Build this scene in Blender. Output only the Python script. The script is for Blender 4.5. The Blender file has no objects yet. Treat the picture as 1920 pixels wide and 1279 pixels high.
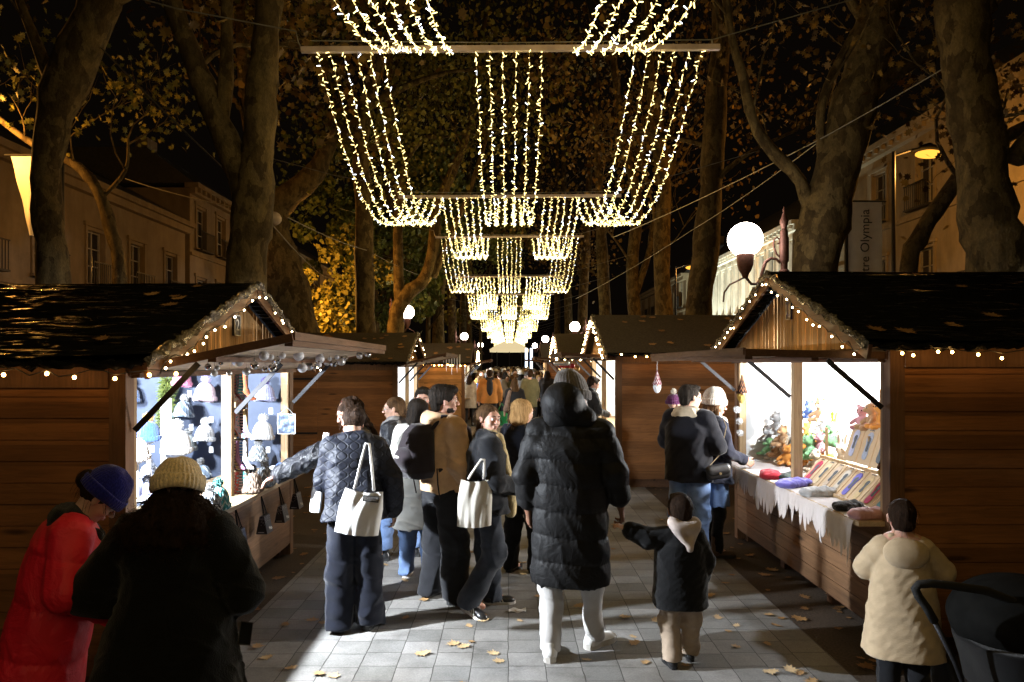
import bpy, bmesh, math, random
import numpy as np
from mathutils import Vector, Matrix, Euler
random.seed(7); np.random.seed(7)
SC = bpy.context.scene; COL = SC.collection
R = math.radians
F = 1350.0; H = 2.0; VX = 955.0; VY = 683.0      # focal length in photo pixels, eye height, vanishing point
def P(px, py, s): return Vector(((px-VX)/s, F/s, H-(py-VY)/s))
def V(*a): return Vector(a)
# ------------------------------------------------------------------ materials
MATS = {}
class NT:
    def __init__(s, m):
        m.use_nodes = True; s.t = m.node_tree; s.t.nodes.clear()
        s.out = s.n('ShaderNodeOutputMaterial')
    def n(s, ty, **kw):
        x = s.t.nodes.new(ty)
        for k, v in kw.items(): setattr(x, k, v)
        return x
    def l(s, a, b): s.t.links.new(a, b)
    def coord(s, scale=(1,1,1), rot=(0,0,0), kind='Object'):
        c = s.n('ShaderNodeTexCoord'); mp = s.n('ShaderNodeMapping')
        mp.inputs['Scale'].default_value = scale; mp.inputs['Rotation'].default_value = rot
        s.l(c.outputs[kind], mp.inputs['Vector']); return mp.outputs['Vector']
    def noise(s, vec, scale=5, detail=4, rough=.6, dist=0):
        x = s.n('ShaderNodeTexNoise'); x.inputs['Scale'].default_value = scale; x.inputs['Detail'].default_value = detail
        x.inputs['Roughness'].default_value = rough; x.inputs['Distortion'].default_value = dist
        s.l(vec, x.inputs['Vector']); return x.outputs['Fac']
    def ramp(s, fac, stops, interp='LINEAR'):
        x = s.n('ShaderNodeValToRGB'); r = x.color_ramp; r.interpolation = interp
        while len(r.elements) < len(stops): r.elements.new(.5)
        for e, (p, c) in zip(r.elements, stops):
            e.position = p; e.color = (*c, 1) if hasattr(c, '__len__') else (c, c, c, 1)
        s.l(fac, x.inputs['Fac']); return x.outputs['Color']
    def mix(s, fac, a, b, mode='MIX'):
        x = s.n('ShaderNodeMix', data_type='RGBA', blend_type=mode)
        for i, v in ((0, fac), (6, a), (7, b)):
            if isinstance(v, (int, float)): x.inputs[i].default_value = v if i == 0 else (v, v, v, 1)
            elif isinstance(v, tuple): x.inputs[i].default_value = (*v, 1)
            else: s.l(v, x.inputs[i])
        return x.outputs[2]
    def math(s, op, a, b=0.0):
        x = s.n('ShaderNodeMath', operation=op)
        for i, v in enumerate((a, b)):
            if isinstance(v, (int, float)): x.inputs[i].default_value = v
            else: s.l(v, x.inputs[i])
        return x.outputs[0]
    def bump(s, h, strength=.3, dist=.01, normal=None):
        x = s.n('ShaderNodeBump'); x.inputs['Strength'].default_value = strength; x.inputs['Distance'].default_value = dist
        s.l(h, x.inputs['Height'])
        if normal is not None: s.l(normal, x.inputs['Normal'])
        return x.outputs['Normal']
    def bsdf(s, col, rough=.6, metal=0, normal=None, spec=.5, **kw):
        b = s.n('ShaderNodeBsdfPrincipled')
        def put(k, v):
            if isinstance(v, (int, float)): b.inputs[k].default_value = v
            elif isinstance(v, tuple): b.inputs[k].default_value = (*v, 1)
            else: s.l(v, b.inputs[k])
        put('Base Color', col); put('Roughness', rough); put('Metallic', metal); put('Specular IOR Level', spec)
        for k, v in kw.items(): put(k, v)
        if normal is not None: s.l(normal, b.inputs['Normal'])
        s.l(b.outputs[0], s.out.inputs[0]); return b
def newmat(name):
    m = bpy.data.materials.new(name); MATS[name] = m; return m, NT(m)
def M(name, col=None, rough=.7, metal=0, var=.25, vs=6, bs=0, bstr=.3, bd=.004, stretch=(1,1,1), spec=.4, sheen=0, detail=4, hue=None):
    """general surface: base colour varied by noise, optional bump"""
    if name in MATS: return MATS[name]
    m, t = newmat(name)
    v = t.coord(stretch)
    n = t.noise(v, vs, detail)
    a = tuple(c*(1-var) for c in col); b = tuple(min(1, c*(1+var)) for c in (hue or col))
    c = t.ramp(n, [(.3, a), (.7, b)])
    nm = t.bump(t.noise(v, bs, 3), bstr, bd) if bs else None
    kw = {'Sheen Weight': sheen} if sheen else {}
    t.bsdf(c, rough, metal, nm, spec, **kw)
    return m
def emis(name, col, strength, sample=True):
    if name in MATS: return MATS[name]
    m, t = newmat(name)
    e = t.n('ShaderNodeEmission'); e.inputs[0].default_value = (*col, 1); e.inputs[1].default_value = strength
    t.l(e.outputs[0], t.out.inputs[0])
    m.cycles.emission_sampling = 'FRONT' if sample else 'NONE'
    return m
def fabric(name, col, rough=.9, var=.18, scale=9, weave=350, bstr=.25, sheen=.15, folds=7):
    if name in MATS: return MATS[name]
    m, t = newmat(name); v = t.coord()
    c = t.ramp(t.noise(v, scale, 5), [(.3, tuple(x*(1-var) for x in col)), (.7, tuple(min(1, x*(1+var)) for x in col))])
    h = t.mix(.35, t.noise(v, folds, 3, .5, .6), t.noise(v, weave, 1))
    t.bsdf(c, rough, 0, t.bump(h, bstr, .02), .10, **{'Sheen Weight': sheen, 'Sheen Roughness': .5})
    return m
def wood(name, col, axis='x', board=.14, baxis='z', dark=.55, rough=.6, gloss=.3, vert=False, offs=0.0):
    """timber: grain stretched along axis, each board a tone of its own, knots"""
    if name in MATS: return MATS[name]
    m, t = newmat(name)
    st = {'x': (.6,9,9), 'y': (9,.6,9), 'z': (9,9,.6)}[axis]
    v = t.coord(st)
    g = t.noise(v, 4, 6, .7, 1.2)
    c = t.n('ShaderNodeTexCoord'); sp = t.n('ShaderNodeSeparateXYZ'); t.l(c.outputs['Object'], sp.inputs[0])
    cell = t.math('FLOOR', t.math('DIVIDE', t.math('ADD', sp.outputs['xyz'.index(baxis)], 10+offs), board))
    w = t.n('ShaderNodeTexWhiteNoise', noise_dimensions='1D'); t.l(cell, w.inputs['W'])
    c1 = t.ramp(g, [(.25, tuple(x*dark for x in col)), (.55, col), (.8, tuple(min(1, x*1.25) for x in col))])
    k = t.n('ShaderNodeTexVoronoi'); k.inputs['Scale'].default_value = 1.1; t.l(t.coord({'x': (1,5,5), 'y': (5,1,5), 'z': (5,5,1)}[axis]), k.inputs['Vector'])
    kn = t.ramp(k.outputs['Distance'], [(.06, .3), (.13, 1)])
    c2 = t.mix(1, c1, kn, 'MULTIPLY')
    c3 = t.mix(1, c2, t.ramp(w.outputs['Value'], [(0, .55), (1, 1.3)]), 'MULTIPLY')
    big = t.ramp(t.noise(t.coord(), 1.3, 3), [(.3, .75), (.7, 1.1)])
    c4 = t.mix(1, c3, big, 'MULTIPLY')
    t.bsdf(c4, t.ramp(g, [(.2, rough+.1), (.8, rough-.1)]), 0, t.bump(g, .35, .004), gloss)
    return m
# ------------------------------------------------------------------ meshes
ROOTM = {}
def prop(o, label=None, cat=None, group=None, kind=None):
    if label: o['label'] = label
    if cat: o['category'] = cat
    if group: o['group'] = group
    if kind: o['kind'] = kind
    return o
def thing(name, label, cat, loc=(0,0,0), rz=0.0, group=None, scale=1.0):
    o = bpy.data.objects.new(name, None); COL.objects.link(o)
    o.location = loc; o.rotation_euler = (0,0,rz); o.scale = (scale,)*3
    o.empty_display_size = .1
    ROOTM[o.name] = Matrix.Translation(Vector(loc)) @ Matrix.Rotation(rz, 4, 'Z') @ Matrix.Scale(scale, 4)
    return prop(o, label, cat, group)
class MB:
    def __init__(s): s.v = []; s.f = []; s.m = []
    def add(s, vs, fs, mi=0):
        b = len(s.v); s.v.extend([tuple(v) for v in vs]); s.f.extend([tuple(b+i for i in f) for f in fs]); s.m.extend([mi]*len(fs)); return s
    def hexa(s, p, mi=0):   # 8 pts: bottom 0-3 ccw, top 4-7
        return s.add(p, [(3,2,1,0),(4,5,6,7),(0,1,5,4),(1,2,6,5),(2,3,7,6),(3,0,4,7)], mi)
    def box(s, a, b, mi=0):
        (x0,y0,z0),(x1,y1,z1) = a, b
        x0,x1 = min(x0,x1),max(x0,x1); y0,y1 = min(y0,y1),max(y0,y1); z0,z1 = min(z0,z1),max(z0,z1)
        return s.hexa([(x0,y0,z0),(x1,y0,z0),(x1,y1,z0),(x0,y1,z0),(x0,y0,z1),(x1,y0,z1),(x1,y1,z1),(x0,y1,z1)], mi)
    def bar(s, p, q, w, h, up=(0,0,1), mi=0):   # rectangular bar from p to q
        p, q = Vector(p), Vector(q); d = (q-p).normalized(); u = Vector(up)
        r = d.cross(u)
        if r.length < 1e-4: r = d.cross(Vector((1,0,0)))
        r.normalize(); u = r.cross(d).normalized(); r *= w/2; u *= h/2
        return s.hexa([p-r-u, p+r-u, q+r-u, q-r-u, p-r+u, p+r+u, q+r+u, q-r+u], mi)
    def tube(s, pts, rad, n=8, mi=0, cap=True, wob=0):
        pts = [Vector(p) for p in pts]; rs = rad if hasattr(rad, '__len__') else [rad]*len(pts)
        vs = []; fs = []; prev = None
        for i, p in enumerate(pts):
            d = (pts[min(i+1, len(pts)-1)]-pts[max(i-1, 0)])
            d = d.normalized() if d.length > 1e-9 else Vector((0,0,1))
            if prev is None:
                a = Vector((1,0,0)) if abs(d.x) < .9 else Vector((0,1,0)); u = d.cross(a).normalized()
            else:
                u = prev - d*prev.dot(d); u = u.normalized() if u.length > 1e-6 else d.orthogonal().normalized()
            prev = u; w = d.cross(u)
            for k in range(n):
                an = 2*math.pi*k/n; rr = rs[i]*(1+wob*math.sin(3*an+i*1.7)+wob*math.sin(2*an-i*.9))
                vs.append(p+u*rr*math.cos(an)+w*rr*math.sin(an))
        for i in range(len(pts)-1):
            for k in range(n):
                a = i*n+k; b = i*n+(k+1) % n; fs.append((a, b, b+n, a+n))
        if cap: fs.append(tuple(range(n-1, -1, -1))); fs.append(tuple((len(pts)-1)*n+k for k in range(n)))
        return s.add(vs, fs, mi)
    def lathe(s, prof, c=(0,0,0), n=16, mi=0, mod=None, mat=None):   # prof: (r,z)
        vs = []; fs = []; c = Vector(c)
        for i, (r, z) in enumerate(prof):
            for k in range(n):
                an = 2*math.pi*k/n; rr = r*(mod(an, i) if mod else 1)
                v = Vector((rr*math.cos(an), rr*math.sin(an), z))
                if mat: v = mat @ v
                vs.append(v+c)
        for i in range(len(prof)-1):
            for k in range(n):
                a = i*n+k; b = i*n+(k+1) % n; fs.append((a, b, b+n, a+n))
        fs.append(tuple(range(n-1, -1, -1))); fs.append(tuple((len(prof)-1)*n+k for k in range(n)))
        return s.add(vs, fs, mi)
    def ball(s, c, r, n=10, mi=0, squash=(1,1,1), jit=0, mat=None):
        c = Vector(c); m = max(4, n//2); vs = []; fs = []
        for i in range(1, m):
            th = math.pi*i/m
            for k in range(n):
                an = 2*math.pi*k/n; q = 1+jit*(random.random()-.5)
                v = Vector((math.sin(th)*math.cos(an)*squash[0], math.sin(th)*math.sin(an)*squash[1], math.cos(th)*squash[2]))*r*q
                vs.append((mat @ v if mat else v)+c)
        t = Vector((0,0,r*squash[2])); vs.append((mat @ t if mat else t)+c); vs.append(-(mat @ t if mat else t)+c)
        for i in range(m-2):
            for k in range(n):
                a = i*n+k; b = i*n+(k+1) % n; fs.append((a, a+n, b+n, b))
        T = (m-1)*n
        for k in range(n):
            fs.append((T, k, (k+1) % n)); fs.append((T+1, (m-2)*n+(k+1) % n, (m-2)*n+k))
        return s.add(vs, fs, mi)
    def prism(s, poly, d, mi=0):    # planar polygon list of points, extruded by vector d
        n = len(poly); poly = [Vector(p) for p in poly]; d = Vector(d)
        vs = poly+[p+d for p in poly]
        fs = [tuple(range(n-1, -1, -1)), tuple(range(n, 2*n))]+[(i, (i+1) % n, n+(i+1) % n, n+i) for i in range(n)]
        return s.add(vs, fs, mi)
    def grid(s, fn, nu, nv, mi=0):
        vs = [fn(i/(nu-1), j/(nv-1)) for i in range(nu) for j in range(nv)]
        fs = [(i*nv+j, (i+1)*nv+j, (i+1)*nv+j+1, i*nv+j+1) for i in range(nu-1) for j in range(nv-1)]
        return s.add(vs, fs, mi)
    def build(s, name, mats, parent=None, smooth=False, world=True, fix=True):
        me = bpy.data.meshes.new(name)
        vs = s.v
        if parent is not None and world:
            r = parent
            while r.parent: r = r.parent
            inv = ROOTM[r.name].inverted(); vs = [tuple(inv @ Vector(v)) for v in vs]
        me.from_pydata(vs, [], s.f)
        if not isinstance(mats, (list, tuple)): mats = [mats]
        for x in mats: me.materials.append(x)
        if len(mats) > 1: me.polygons.foreach_set('material_index', s.m)
        if fix and len(s.f) < 60000:
            bm = bmesh.new(); bm.from_mesh(me); bmesh.ops.recalc_face_normals(bm, faces=bm.faces); bm.to_mesh(me); bm.free()
        if smooth:
            me.polygons.foreach_set('use_smooth', [True]*len(me.polygons))
            if smooth != True:
                me.set_sharp_from_angle(angle=R(smooth))
        me.update()
        o = bpy.data.objects.new(name, me); COL.objects.link(o)
        if parent is not None: o.parent = parent
        return o
def copy_tree(o, parent=None):
    c = o.copy(); COL.objects.link(c); c.parent = parent
    for ch in list(o.children): copy_tree(ch, c)
    return c
def text_mb(txt, size, mat4, depth=.003, mi=0, mb=None, sx=1.0):
    """lettering as thin solid letters; mat4 maps text plane (x right, y up) into the world"""
    cu = bpy.data.curves.new('t', 'FONT'); cu.body = txt; cu.size = size; cu.align_x = 'CENTER'; cu.align_y = 'CENTER'; cu.extrude = depth/2; cu.resolution_u = 3
    ob = bpy.data.objects.new('t', cu); COL.objects.link(ob)
    dg = bpy.context.evaluated_depsgraph_get(); me = ob.evaluated_get(dg).to_mesh()
    vs = [mat4 @ Vector((v.co.x*sx, v.co.y, v.co.z)) for v in me.vertices]; fs = [tuple(p.vertices) for p in me.polygons]
    mb = mb or MB(); mb.add(vs, fs, mi)
    ob.evaluated_get(dg).to_mesh_clear(); bpy.data.objects.remove(ob); bpy.data.curves.remove(cu)
    return mb
def frame(o, x, y):    # matrix from origin and two axes
    x = Vector(x).normalized(); y = Vector(y).normalized(); z = x.cross(y)
    m = Matrix((x, y, z)).transposed().to_4x4(); m.translation = Vector(o); return m
def lamp(kind, loc, energy, col, name='light', size=.1, size_y=None, rot=None, spot=None, parent=None):
    l = bpy.data.lights.new(name, kind); l.energy = energy; l.color = col
    if kind == 'AREA':
        l.size = size
        if size_y: l.shape = 'RECTANGLE'; l.size_y = size_y
    else: l.shadow_soft_size = size
    if spot: l.spot_size = spot; l.spot_blend = .4
    o = bpy.data.objects.new(name, l); COL.objects.link(o); o.location = loc
    if rot: o.rotation_euler = rot
    if parent is not None:
        inv = ROOTM[parent.name].inverted(); o.parent = parent; o.location = inv @ Vector(loc)
    return o
# ------------------------------------------------------------------ SDF sculpting (smooth unions meshed with surface nets)
def _nets(D, org, h):
    S = D < 0; nx, ny, nz = D.shape
    c = np.zeros((nx-1, ny-1, nz-1), np.uint8)
    offs = [(i, j, k) for i in (0,1) for j in (0,1) for k in (0,1)]
    for i, j, k in offs: c += S[i:nx-1+i, j:ny-1+j, k:nz-1+k]
    act = (c > 0) & (c < 8); idx = np.argwhere(act)
    vals = np.stack([D[idx[:,0]+i, idx[:,1]+j, idx[:,2]+k] for i, j, k in offs], 1)
    O = np.array(offs, float); acc = np.zeros((len(idx), 3)); cnt = np.zeros(len(idx))
    for a in range(8):
        for b in range(a+1, 8):
            if abs(O[a]-O[b]).sum() != 1: continue
            va, vb = vals[:,a], vals[:,b]; x = (va < 0) != (vb < 0)
            t = np.where(x, va/(np.where(x, va-vb, 1)), 0)
            acc += x[:,None]*(O[a]+t[:,None]*(O[b]-O[a])); cnt += x
    verts = np.array(org)+h*(idx+acc/np.maximum(cnt, 1)[:,None])
    im = np.full(act.shape, -1, np.int32); im[act] = np.arange(len(idx)); faces = []
    for ax in range(3):
        sl0 = [slice(1, -1)]*3; sl1 = [slice(1, -1)]*3
        sl0[ax] = slice(0, -1); sl1[ax] = slice(1, None)
        A = S[tuple(sl0)]; B = S[tuple(sl1)]
        e = np.argwhere(A != B); flip = A[tuple(e.T)]
        e2 = e.copy(); b, d = [q for q in range(3) if q != ax]
        e2[:, b] += 1; e2[:, d] += 1
        def g(db, dd):
            q = e2.copy(); q[:, b] -= db; q[:, d] -= dd; return im[q[:,0], q[:,1], q[:,2]]
        q = np.stack([g(1,1), g(0,1), g(0,0), g(1,0)], 1)
        if ax == 1: flip = ~flip
        q[~flip] = q[~flip][:, ::-1]; faces.append(q)
    return verts, np.concatenate(faces)
def _lin(a): return np.asarray(a, np.float32)
def sdf(prims, h=.008, disp=None, k0=.02, relax=1):
    """prims: ('cap',p0,p1,r0,r1,k,(sx,sy,sz)) ('ell',c,(rx,ry,rz),R3,k) ('loft',[(z,cx,cy,rx,ry)],k,pw); a leading '-' on the kind subtracts"""
    bbs = []
    for p in prims:
        kd = p[0].lstrip('-')
        if kd == 'cap':
            a, b = _lin(p[1]), _lin(p[2]); r = max(p[3], p[4])*1.02; lo = np.minimum(a, b)-r; hi = np.maximum(a, b)+r
        elif kd == 'ell': r = max(p[2]); lo = _lin(p[1])-r; hi = _lin(p[1])+r
        else:
            z = [q[0] for q in p[1]]
            lo = _lin([min(q[1]-q[3] for q in p[1]), min(q[2]-q[4] for q in p[1]), z[0]]); hi = _lin([max(q[1]+q[3] for q in p[1]), max(q[2]+q[4] for q in p[1]), z[-1]])
        bbs.append((lo, hi))
    L = np.min([b[0] for b, p in zip(bbs, prims) if p[0][0] != '-'], 0)-.03; U = np.max([b[1] for b, p in zip(bbs, prims) if p[0][0] != '-'], 0)+.03
    n = np.ceil((U-L)/h).astype(int)+2; D = np.full(n, .25, np.float32)
    ax = [L[i]+h*np.arange(n[i], dtype=np.float32) for i in range(3)]
    for p, (lo, hi) in zip(prims, bbs):
        kd = p[0].lstrip('-'); neg = p[0][0] == '-'; m = .06
        i0 = np.clip(((lo-m-L)/h).astype(int), 0, n-1); i1 = np.clip(((hi+m-L)/h).astype(int)+2, 1, n)
        if (i1 <= i0).any(): continue
        X = ax[0][i0[0]:i1[0]][:,None,None]; Y = ax[1][i0[1]:i1[1]][None,:,None]; Z = ax[2][i0[2]:i1[2]][None,None,:]
        if kd == 'cap':
            a, b = _lin(p[1]), _lin(p[2]); k = p[5] if len(p) > 5 else k0; sq = p[6] if len(p) > 6 else (1,1,1)
            d = b-a; dx, dy, dz = (X-a[0])/sq[0], (Y-a[1])/sq[1], (Z-a[2])/sq[2]; ds = d/_lin(sq); L2 = float(ds@ds)+1e-9
            t = np.clip((dx*ds[0]+dy*ds[1]+dz*ds[2])/L2, 0, 1)
            q = (np.sqrt((dx-t*ds[0])**2+(dy-t*ds[1])**2+(dz-t*ds[2])**2)-(p[3]+(p[4]-p[3])*t))*min(sq)
        elif kd == 'ell':
            c = _lin(p[1]); k = p[4] if len(p) > 4 else k0; x, y, z = X-c[0], Y-c[1], Z-c[2]
            if len(p) > 3 and p[3] is not None:
                Q = np.array(p[3]).T; x, y, z = (Q[0,0]*x+Q[0,1]*y+Q[0,2]*z, Q[1,0]*x+Q[1,1]*y+Q[1,2]*z, Q[2,0]*x+Q[2,1]*y+Q[2,2]*z)
            rx, ry, rz = p[2]; k1 = np.sqrt((x/rx)**2+(y/ry)**2+(z/rz)**2)+1e-6; k2 = np.sqrt((x/rx**2)**2+(y/ry**2)**2+(z/rz**2)**2)+1e-6
            q = k1*(k1-1)/k2
        else:
            st = np.array(p[1], np.float32); k = p[2] if len(p) > 2 else k0; pw = p[3] if len(p) > 3 else 2.0
            z1 = Z.ravel(); f = [np.interp(z1, st[:,0], st[:,j]).astype(np.float32)[None,None,:] for j in (1,2,3,4)]
            q = ((np.abs((X-f[0])/f[2])**pw+np.abs((Y-f[1])/f[3])**pw)**(1/pw)-1)*np.minimum(f[2], f[3])
            q = np.maximum(q, np.maximum(st[0,0]-Z, Z-st[-1,0])+0*q)
        sub = D[i0[0]:i1[0], i0[1]:i1[1], i0[2]:i1[2]]; k = max(k, 1e-4)
        if neg:
            hh = np.maximum(k-np.abs(sub+q), 0)/k; sub[...] = np.maximum(sub, -q)+hh*hh*k*.25
        else:
            hh = np.maximum(k-np.abs(sub-q), 0)/k; sub[...] = np.minimum(sub, q)-hh*hh*k*.25
    if disp is not None:
        near = np.argwhere(np.abs(D) < .06); pts = L+h*near
        D[tuple(near.T)] -= disp(pts[:,0], pts[:,1], pts[:,2]).astype(np.float32)
    D[0]=D[-1]=.1; D[:,0]=.1; D[:,-1]=.1; D[:,:,0]=.1; D[:,:,-1]=.1
    return _nets(D, L, h)
def arr_obj(name, vf, mat, parent=None, xf=None, smooth=True, matidx=None):
    v, f = vf
    if xf is not None:
        A = np.array(xf); v = v@A[:3,:3].T+A[:3,3]
    me = bpy.data.meshes.new(name); me.vertices.add(len(v)); me.vertices.foreach_set('co', np.asarray(v, np.float32).ravel())
    me.loops.add(f.size); me.loops.foreach_set('vertex_index', f.astype(np.int32).ravel())
    me.polygons.add(len(f)); me.polygons.foreach_set('loop_start', np.arange(len(f), dtype=np.int32)*4)
    mats = mat if isinstance(mat, (list, tuple)) else [mat]
    for x in mats: me.materials.append(x)
    if matidx is not None: me.polygons.foreach_set('material_index', matidx.astype(np.int32))
    me.update(calc_edges=True); me.validate()
    if smooth: me.polygons.foreach_set('use_smooth', np.ones(len(me.polygons), bool))
    o = bpy.data.objects.new(name, me); COL.objects.link(o)
    if parent is not None: o.parent = parent
    return o
_rs = np.random.RandomState(3); _K = _rs.normal(size=(40, 3)); _K /= np.linalg.norm(_K, axis=1)[:,None]; _PH = _rs.rand(40)*6.28
def wav(x, y, z, f, n=6, seed=0, warp=.6):
    s = 0*x
    for i in range(n):
        j = (seed*7+i) % 40; kk = _K[j]*f*(1+.35*i)
        s = s+np.sin(kk[0]*x+kk[1]*y+kk[2]*z+_PH[j]+warp*2*np.sin(.5*f*(_K[(j+5) % 40]@np.array([x, y, z]))+_PH[(j+9) % 40]))/(1+.5*i)
    return s/2.2
def ridge(x, y, z, f, seed=0, n=3):
    s = wav(x, y, z, f, n, seed); return np.clip(1-np.abs(s)*1.9, 0, 1)**1.5
# ================================================================== materials
wallA = wood('brown stained boards', (.27,.115,.038), 'x', .128, 'z')
wallY = wood('brown stained boards along', (.24,.13,.065), 'y', .128, 'z')
postM = wood('brown post timber', (.24,.12,.055), 'z', 9, 'z')
paleM = wood('pale raw pine', (.62,.42,.22), 'z', 9, 'z')
gabM = wood('gable pine boards', (.66,.40,.17), 'z', .082, 'y', .55)
awnM = wood('weathered awning boards', (.50,.40,.30), 'y', .14, 'x', .7)
beamM = wood('beam timber', (.16,.075,.035), 'y', 9, 'z')
shelfM = wood('shelf timber', (.55,.40,.24), 'y', 9, 'x', .7)
steelM = M('dark brace steel', (.014,.014,.017), .55, .3, .2, 20)
whiteIn = M('white painted lining', (.80,.80,.78), .6, 0, .04, 3)
greyIn = M('slate blue lining', (.06,.075,.115), .75, 0, .2, 3)
wireM = M('black wire', (.02,.02,.02), .6)
ironM = M('lamp post iron', (.13,.06,.05), .6, .3, .3, 30)
m, t = newmat('black plastic sheet')
v = t.coord((.55,3.4,3.4)); n1 = t.noise(v, 4, 6, .6, 1.8); n2 = t.noise(t.coord((1,6,6)), 9, 3)
t.bsdf(t.ramp(n1, [(.3, .004), (.8, .012)]), t.ramp(n1, [(.56, .6), (.66, .15)]), 0, t.bump(t.mix(.35, n1, n2), .9, .03), t.ramp(n1, [(.58, .0), (.67, .5)]))
plasM = m
m, t = newmat('crumpled foil edge')
v = t.coord(); n1 = t.noise(v, 16, 5, .7, 2)
t.bsdf(t.ramp(n1, [(.35, (.02,.018,.016)), (.62, (.22,.19,.15))]), .22, .25, t.bump(n1, .9, .03), .6)
foilM = m
m, t = newmat('felt roof')
v = t.coord(); n1 = t.noise(v, 30, 5)
t.bsdf(t.ramp(n1, [(.3, (.03,.024,.018)), (.75, (.075,.06,.045))]), .85, 0, t.bump(n1, .4, .01), .2)
feltM = m
ledM = emis('warm string LED', (1.0,.78,.27), 5.0)
ledF = emis('warm string LED far', (1.0,.78,.26), 5.5)
ledC = emis('cool white LED', (.85,.92,1.0), 7.0)
fairyM = emis('amber fairy bulb', (1.0,.50,.13), 45)
fairyW = emis('warm white fairy bulb', (1.0,.72,.36), 45)
globeM = emis('lit opal globe', (1.0,.86,.72), 24)
sodM = emis('sodium lamp', (1.0,.43,.05), 1.9)
tubeM = emis('stall lamp tube', (.90,.95,1.0), 30, False)
# ================================================================== ground
m, t = newmat('dark asphalt')
v = t.coord(); n1 = t.noise(v, 60, 4); n2 = t.noise(v, .8, 4)
c = t.mix(1, t.ramp(n1, [(.3, (.030,.021,.014)), (.7, (.085,.062,.044))]), t.ramp(n2, [(.3,.65),(.7,1.2)]), 'MULTIPLY')
t.bsdf(c, .85, 0, t.bump(n1, .5, .01), .25); gM = m
mb = MB(); mb.add([(-90,-30,0),(90,-30,0),(90,240,0),(-90,240,0)], [(0,1,2,3)])
prop(mb.build('ground', gM), kind='structure')
m, t = newmat('grey stone setts')
v0 = t.coord((1,1,1), (0,0,R(90)))
nd = t.n('ShaderNodeTexNoise'); nd.inputs['Scale'].default_value = 6; t.l(v0, nd.inputs['Vector'])
vm = t.n('ShaderNodeVectorMath', operation='MULTIPLY_ADD'); t.l(nd.outputs['Color'], vm.inputs[0]); vm.inputs[1].default_value = (.018,.018,0); t.l(v0, vm.inputs[2])
b = t.n('ShaderNodeTexBrick'); b.offset = .12; b.offset_frequency = 2; b.squash = 1
for k, x in (('Scale', 1), ('Mortar Size', .0036), ('Mortar Smooth', .3), ('Brick Width', .225), ('Row Height', .245), ('Bias', 0)): b.inputs[k].default_value = x
b.inputs['Color1'].default_value = (.165,.165,.16,1); b.inputs['Color2'].default_value = (.26,.255,.25,1); b.inputs['Mortar'].default_value = (.055,.052,.048,1)
t.l(vm.outputs[0], b.inputs['Vector'])
v = t.coord(); n1 = t.noise(v, 90, 5, .7); n2 = t.noise(v, 3.5, 6, .7); n3 = t.noise(v, .5, 3)
c = t.mix(1, b.outputs['Color'], t.ramp(n1, [(.25,.68),(.75,1.18)]), 'MULTIPLY')
c = t.mix(1, c, t.ramp(n2, [(.28,.55),(.45,.92),(.65,1.15)]), 'MULTIPLY')
c = t.mix(1, c, t.ramp(n3, [(.35,(.80,.76,.70)),(.7,(1.05,1.05,1.05))]), 'MULTIPLY')
hh = t.math('ADD', t.math('MULTIPLY', b.outputs['Fac'], -1.2), t.math('MULTIPLY', n1, .5))
hh = t.math('ADD', hh, t.math('MULTIPLY', n2, .8))
t.bsdf(c, t.ramp(n2, [(.3,.55),(.7,.8)]), 0, t.bump(hh, .6, .006), .35); pavM = m
mb = MB(); mb.add([(-2.02,-20,.004),(2.2,-20,.004),(2.2,130,.004),(-2.02,130,.004)], [(0,1,2,3)])
prop(mb.build('paving', pavM), kind='structure')
# ================================================================== chalets
def fairy(name, label, pts, spacing, mat, group=None, r=.011, sag=.02, drop=.03, par=True):
    pts = [Vector(p) for p in pts]; t = thing('fairy_lights', label, 'fairy lights', tuple(pts[0]), 0, group)
    w = MB(); path = []
    for a, b2 in zip(pts, pts[1:]):
        n = max(2, int((b2-a).length/.08))
        for i in range(n):
            q = a.lerp(b2, i/n)+V(random.uniform(-.012,.012), random.uniform(-.012,.012), random.uniform(-.03,.015)); path.append(q)
    path.append(pts[-1]); w.tube(path, .0035, 4); w.build('wire', wireM, t)
    bm = MB(); bm.ball((0,0,0), r, 6); proto = bm.build('bulb', mat, t, world=False, smooth=True)
    L = 0; first = True; nxt = spacing*.5; inv = ROOTM[t.name].inverted()
    for a, b2 in zip(path, path[1:]):
        L += (b2-a).length
        if L > nxt:
            nxt += spacing*random.uniform(.6,1.5); o = proto if first else proto.copy()
            if not first: COL.objects.link(o)
            first = False; o.parent = t; o.location = inv @ (b2+V(random.uniform(-.01,.01), random.uniform(-.01,.01), -random.uniform(.5,1.2)*drop))
    return t
def boards(mb, a, b2, axis, step, th, gap=.004, mi=0, jit=.003, zfun=None, norm=None):
    """boards filling the rectangle a..b2 ; axis 'z' horizontal boards stacked upward, 'h' vertical boards side by side; norm 'x' or 'y' = thin direction"""
    a, b2 = list(a), list(b2)
    k = 2 if axis == 'z' else (1 if norm == 'x' else 0); lo, hi = min(a[k], b2[k]), max(a[k], b2[k]); n = 0 if norm == 'x' else 1
    x = lo
    while x < hi-.01:
        y = min(x+step, hi); p, q = a[:], b2[:]; p[k] = x+gap/2; q[k] = y-gap/2; j = random.uniform(-jit, jit)
        p[n] = a[n]+j; q[n] = a[n]+th+j
        if zfun:
            z = [zfun(p[k]), zfun(q[k])]
            z0 = p[2]
            if norm == 'x': mb.hexa([(p[0],p[1],z0),(q[0],p[1],z0),(q[0],q[1],z0),(p[0],q[1],z0),(p[0],p[1],z[0]),(q[0],p[1],z[0]),(q[0],q[1],z[1]),(p[0],q[1],z[1])], mi)
        else: mb.box(p, q, mi)
        x = y
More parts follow.
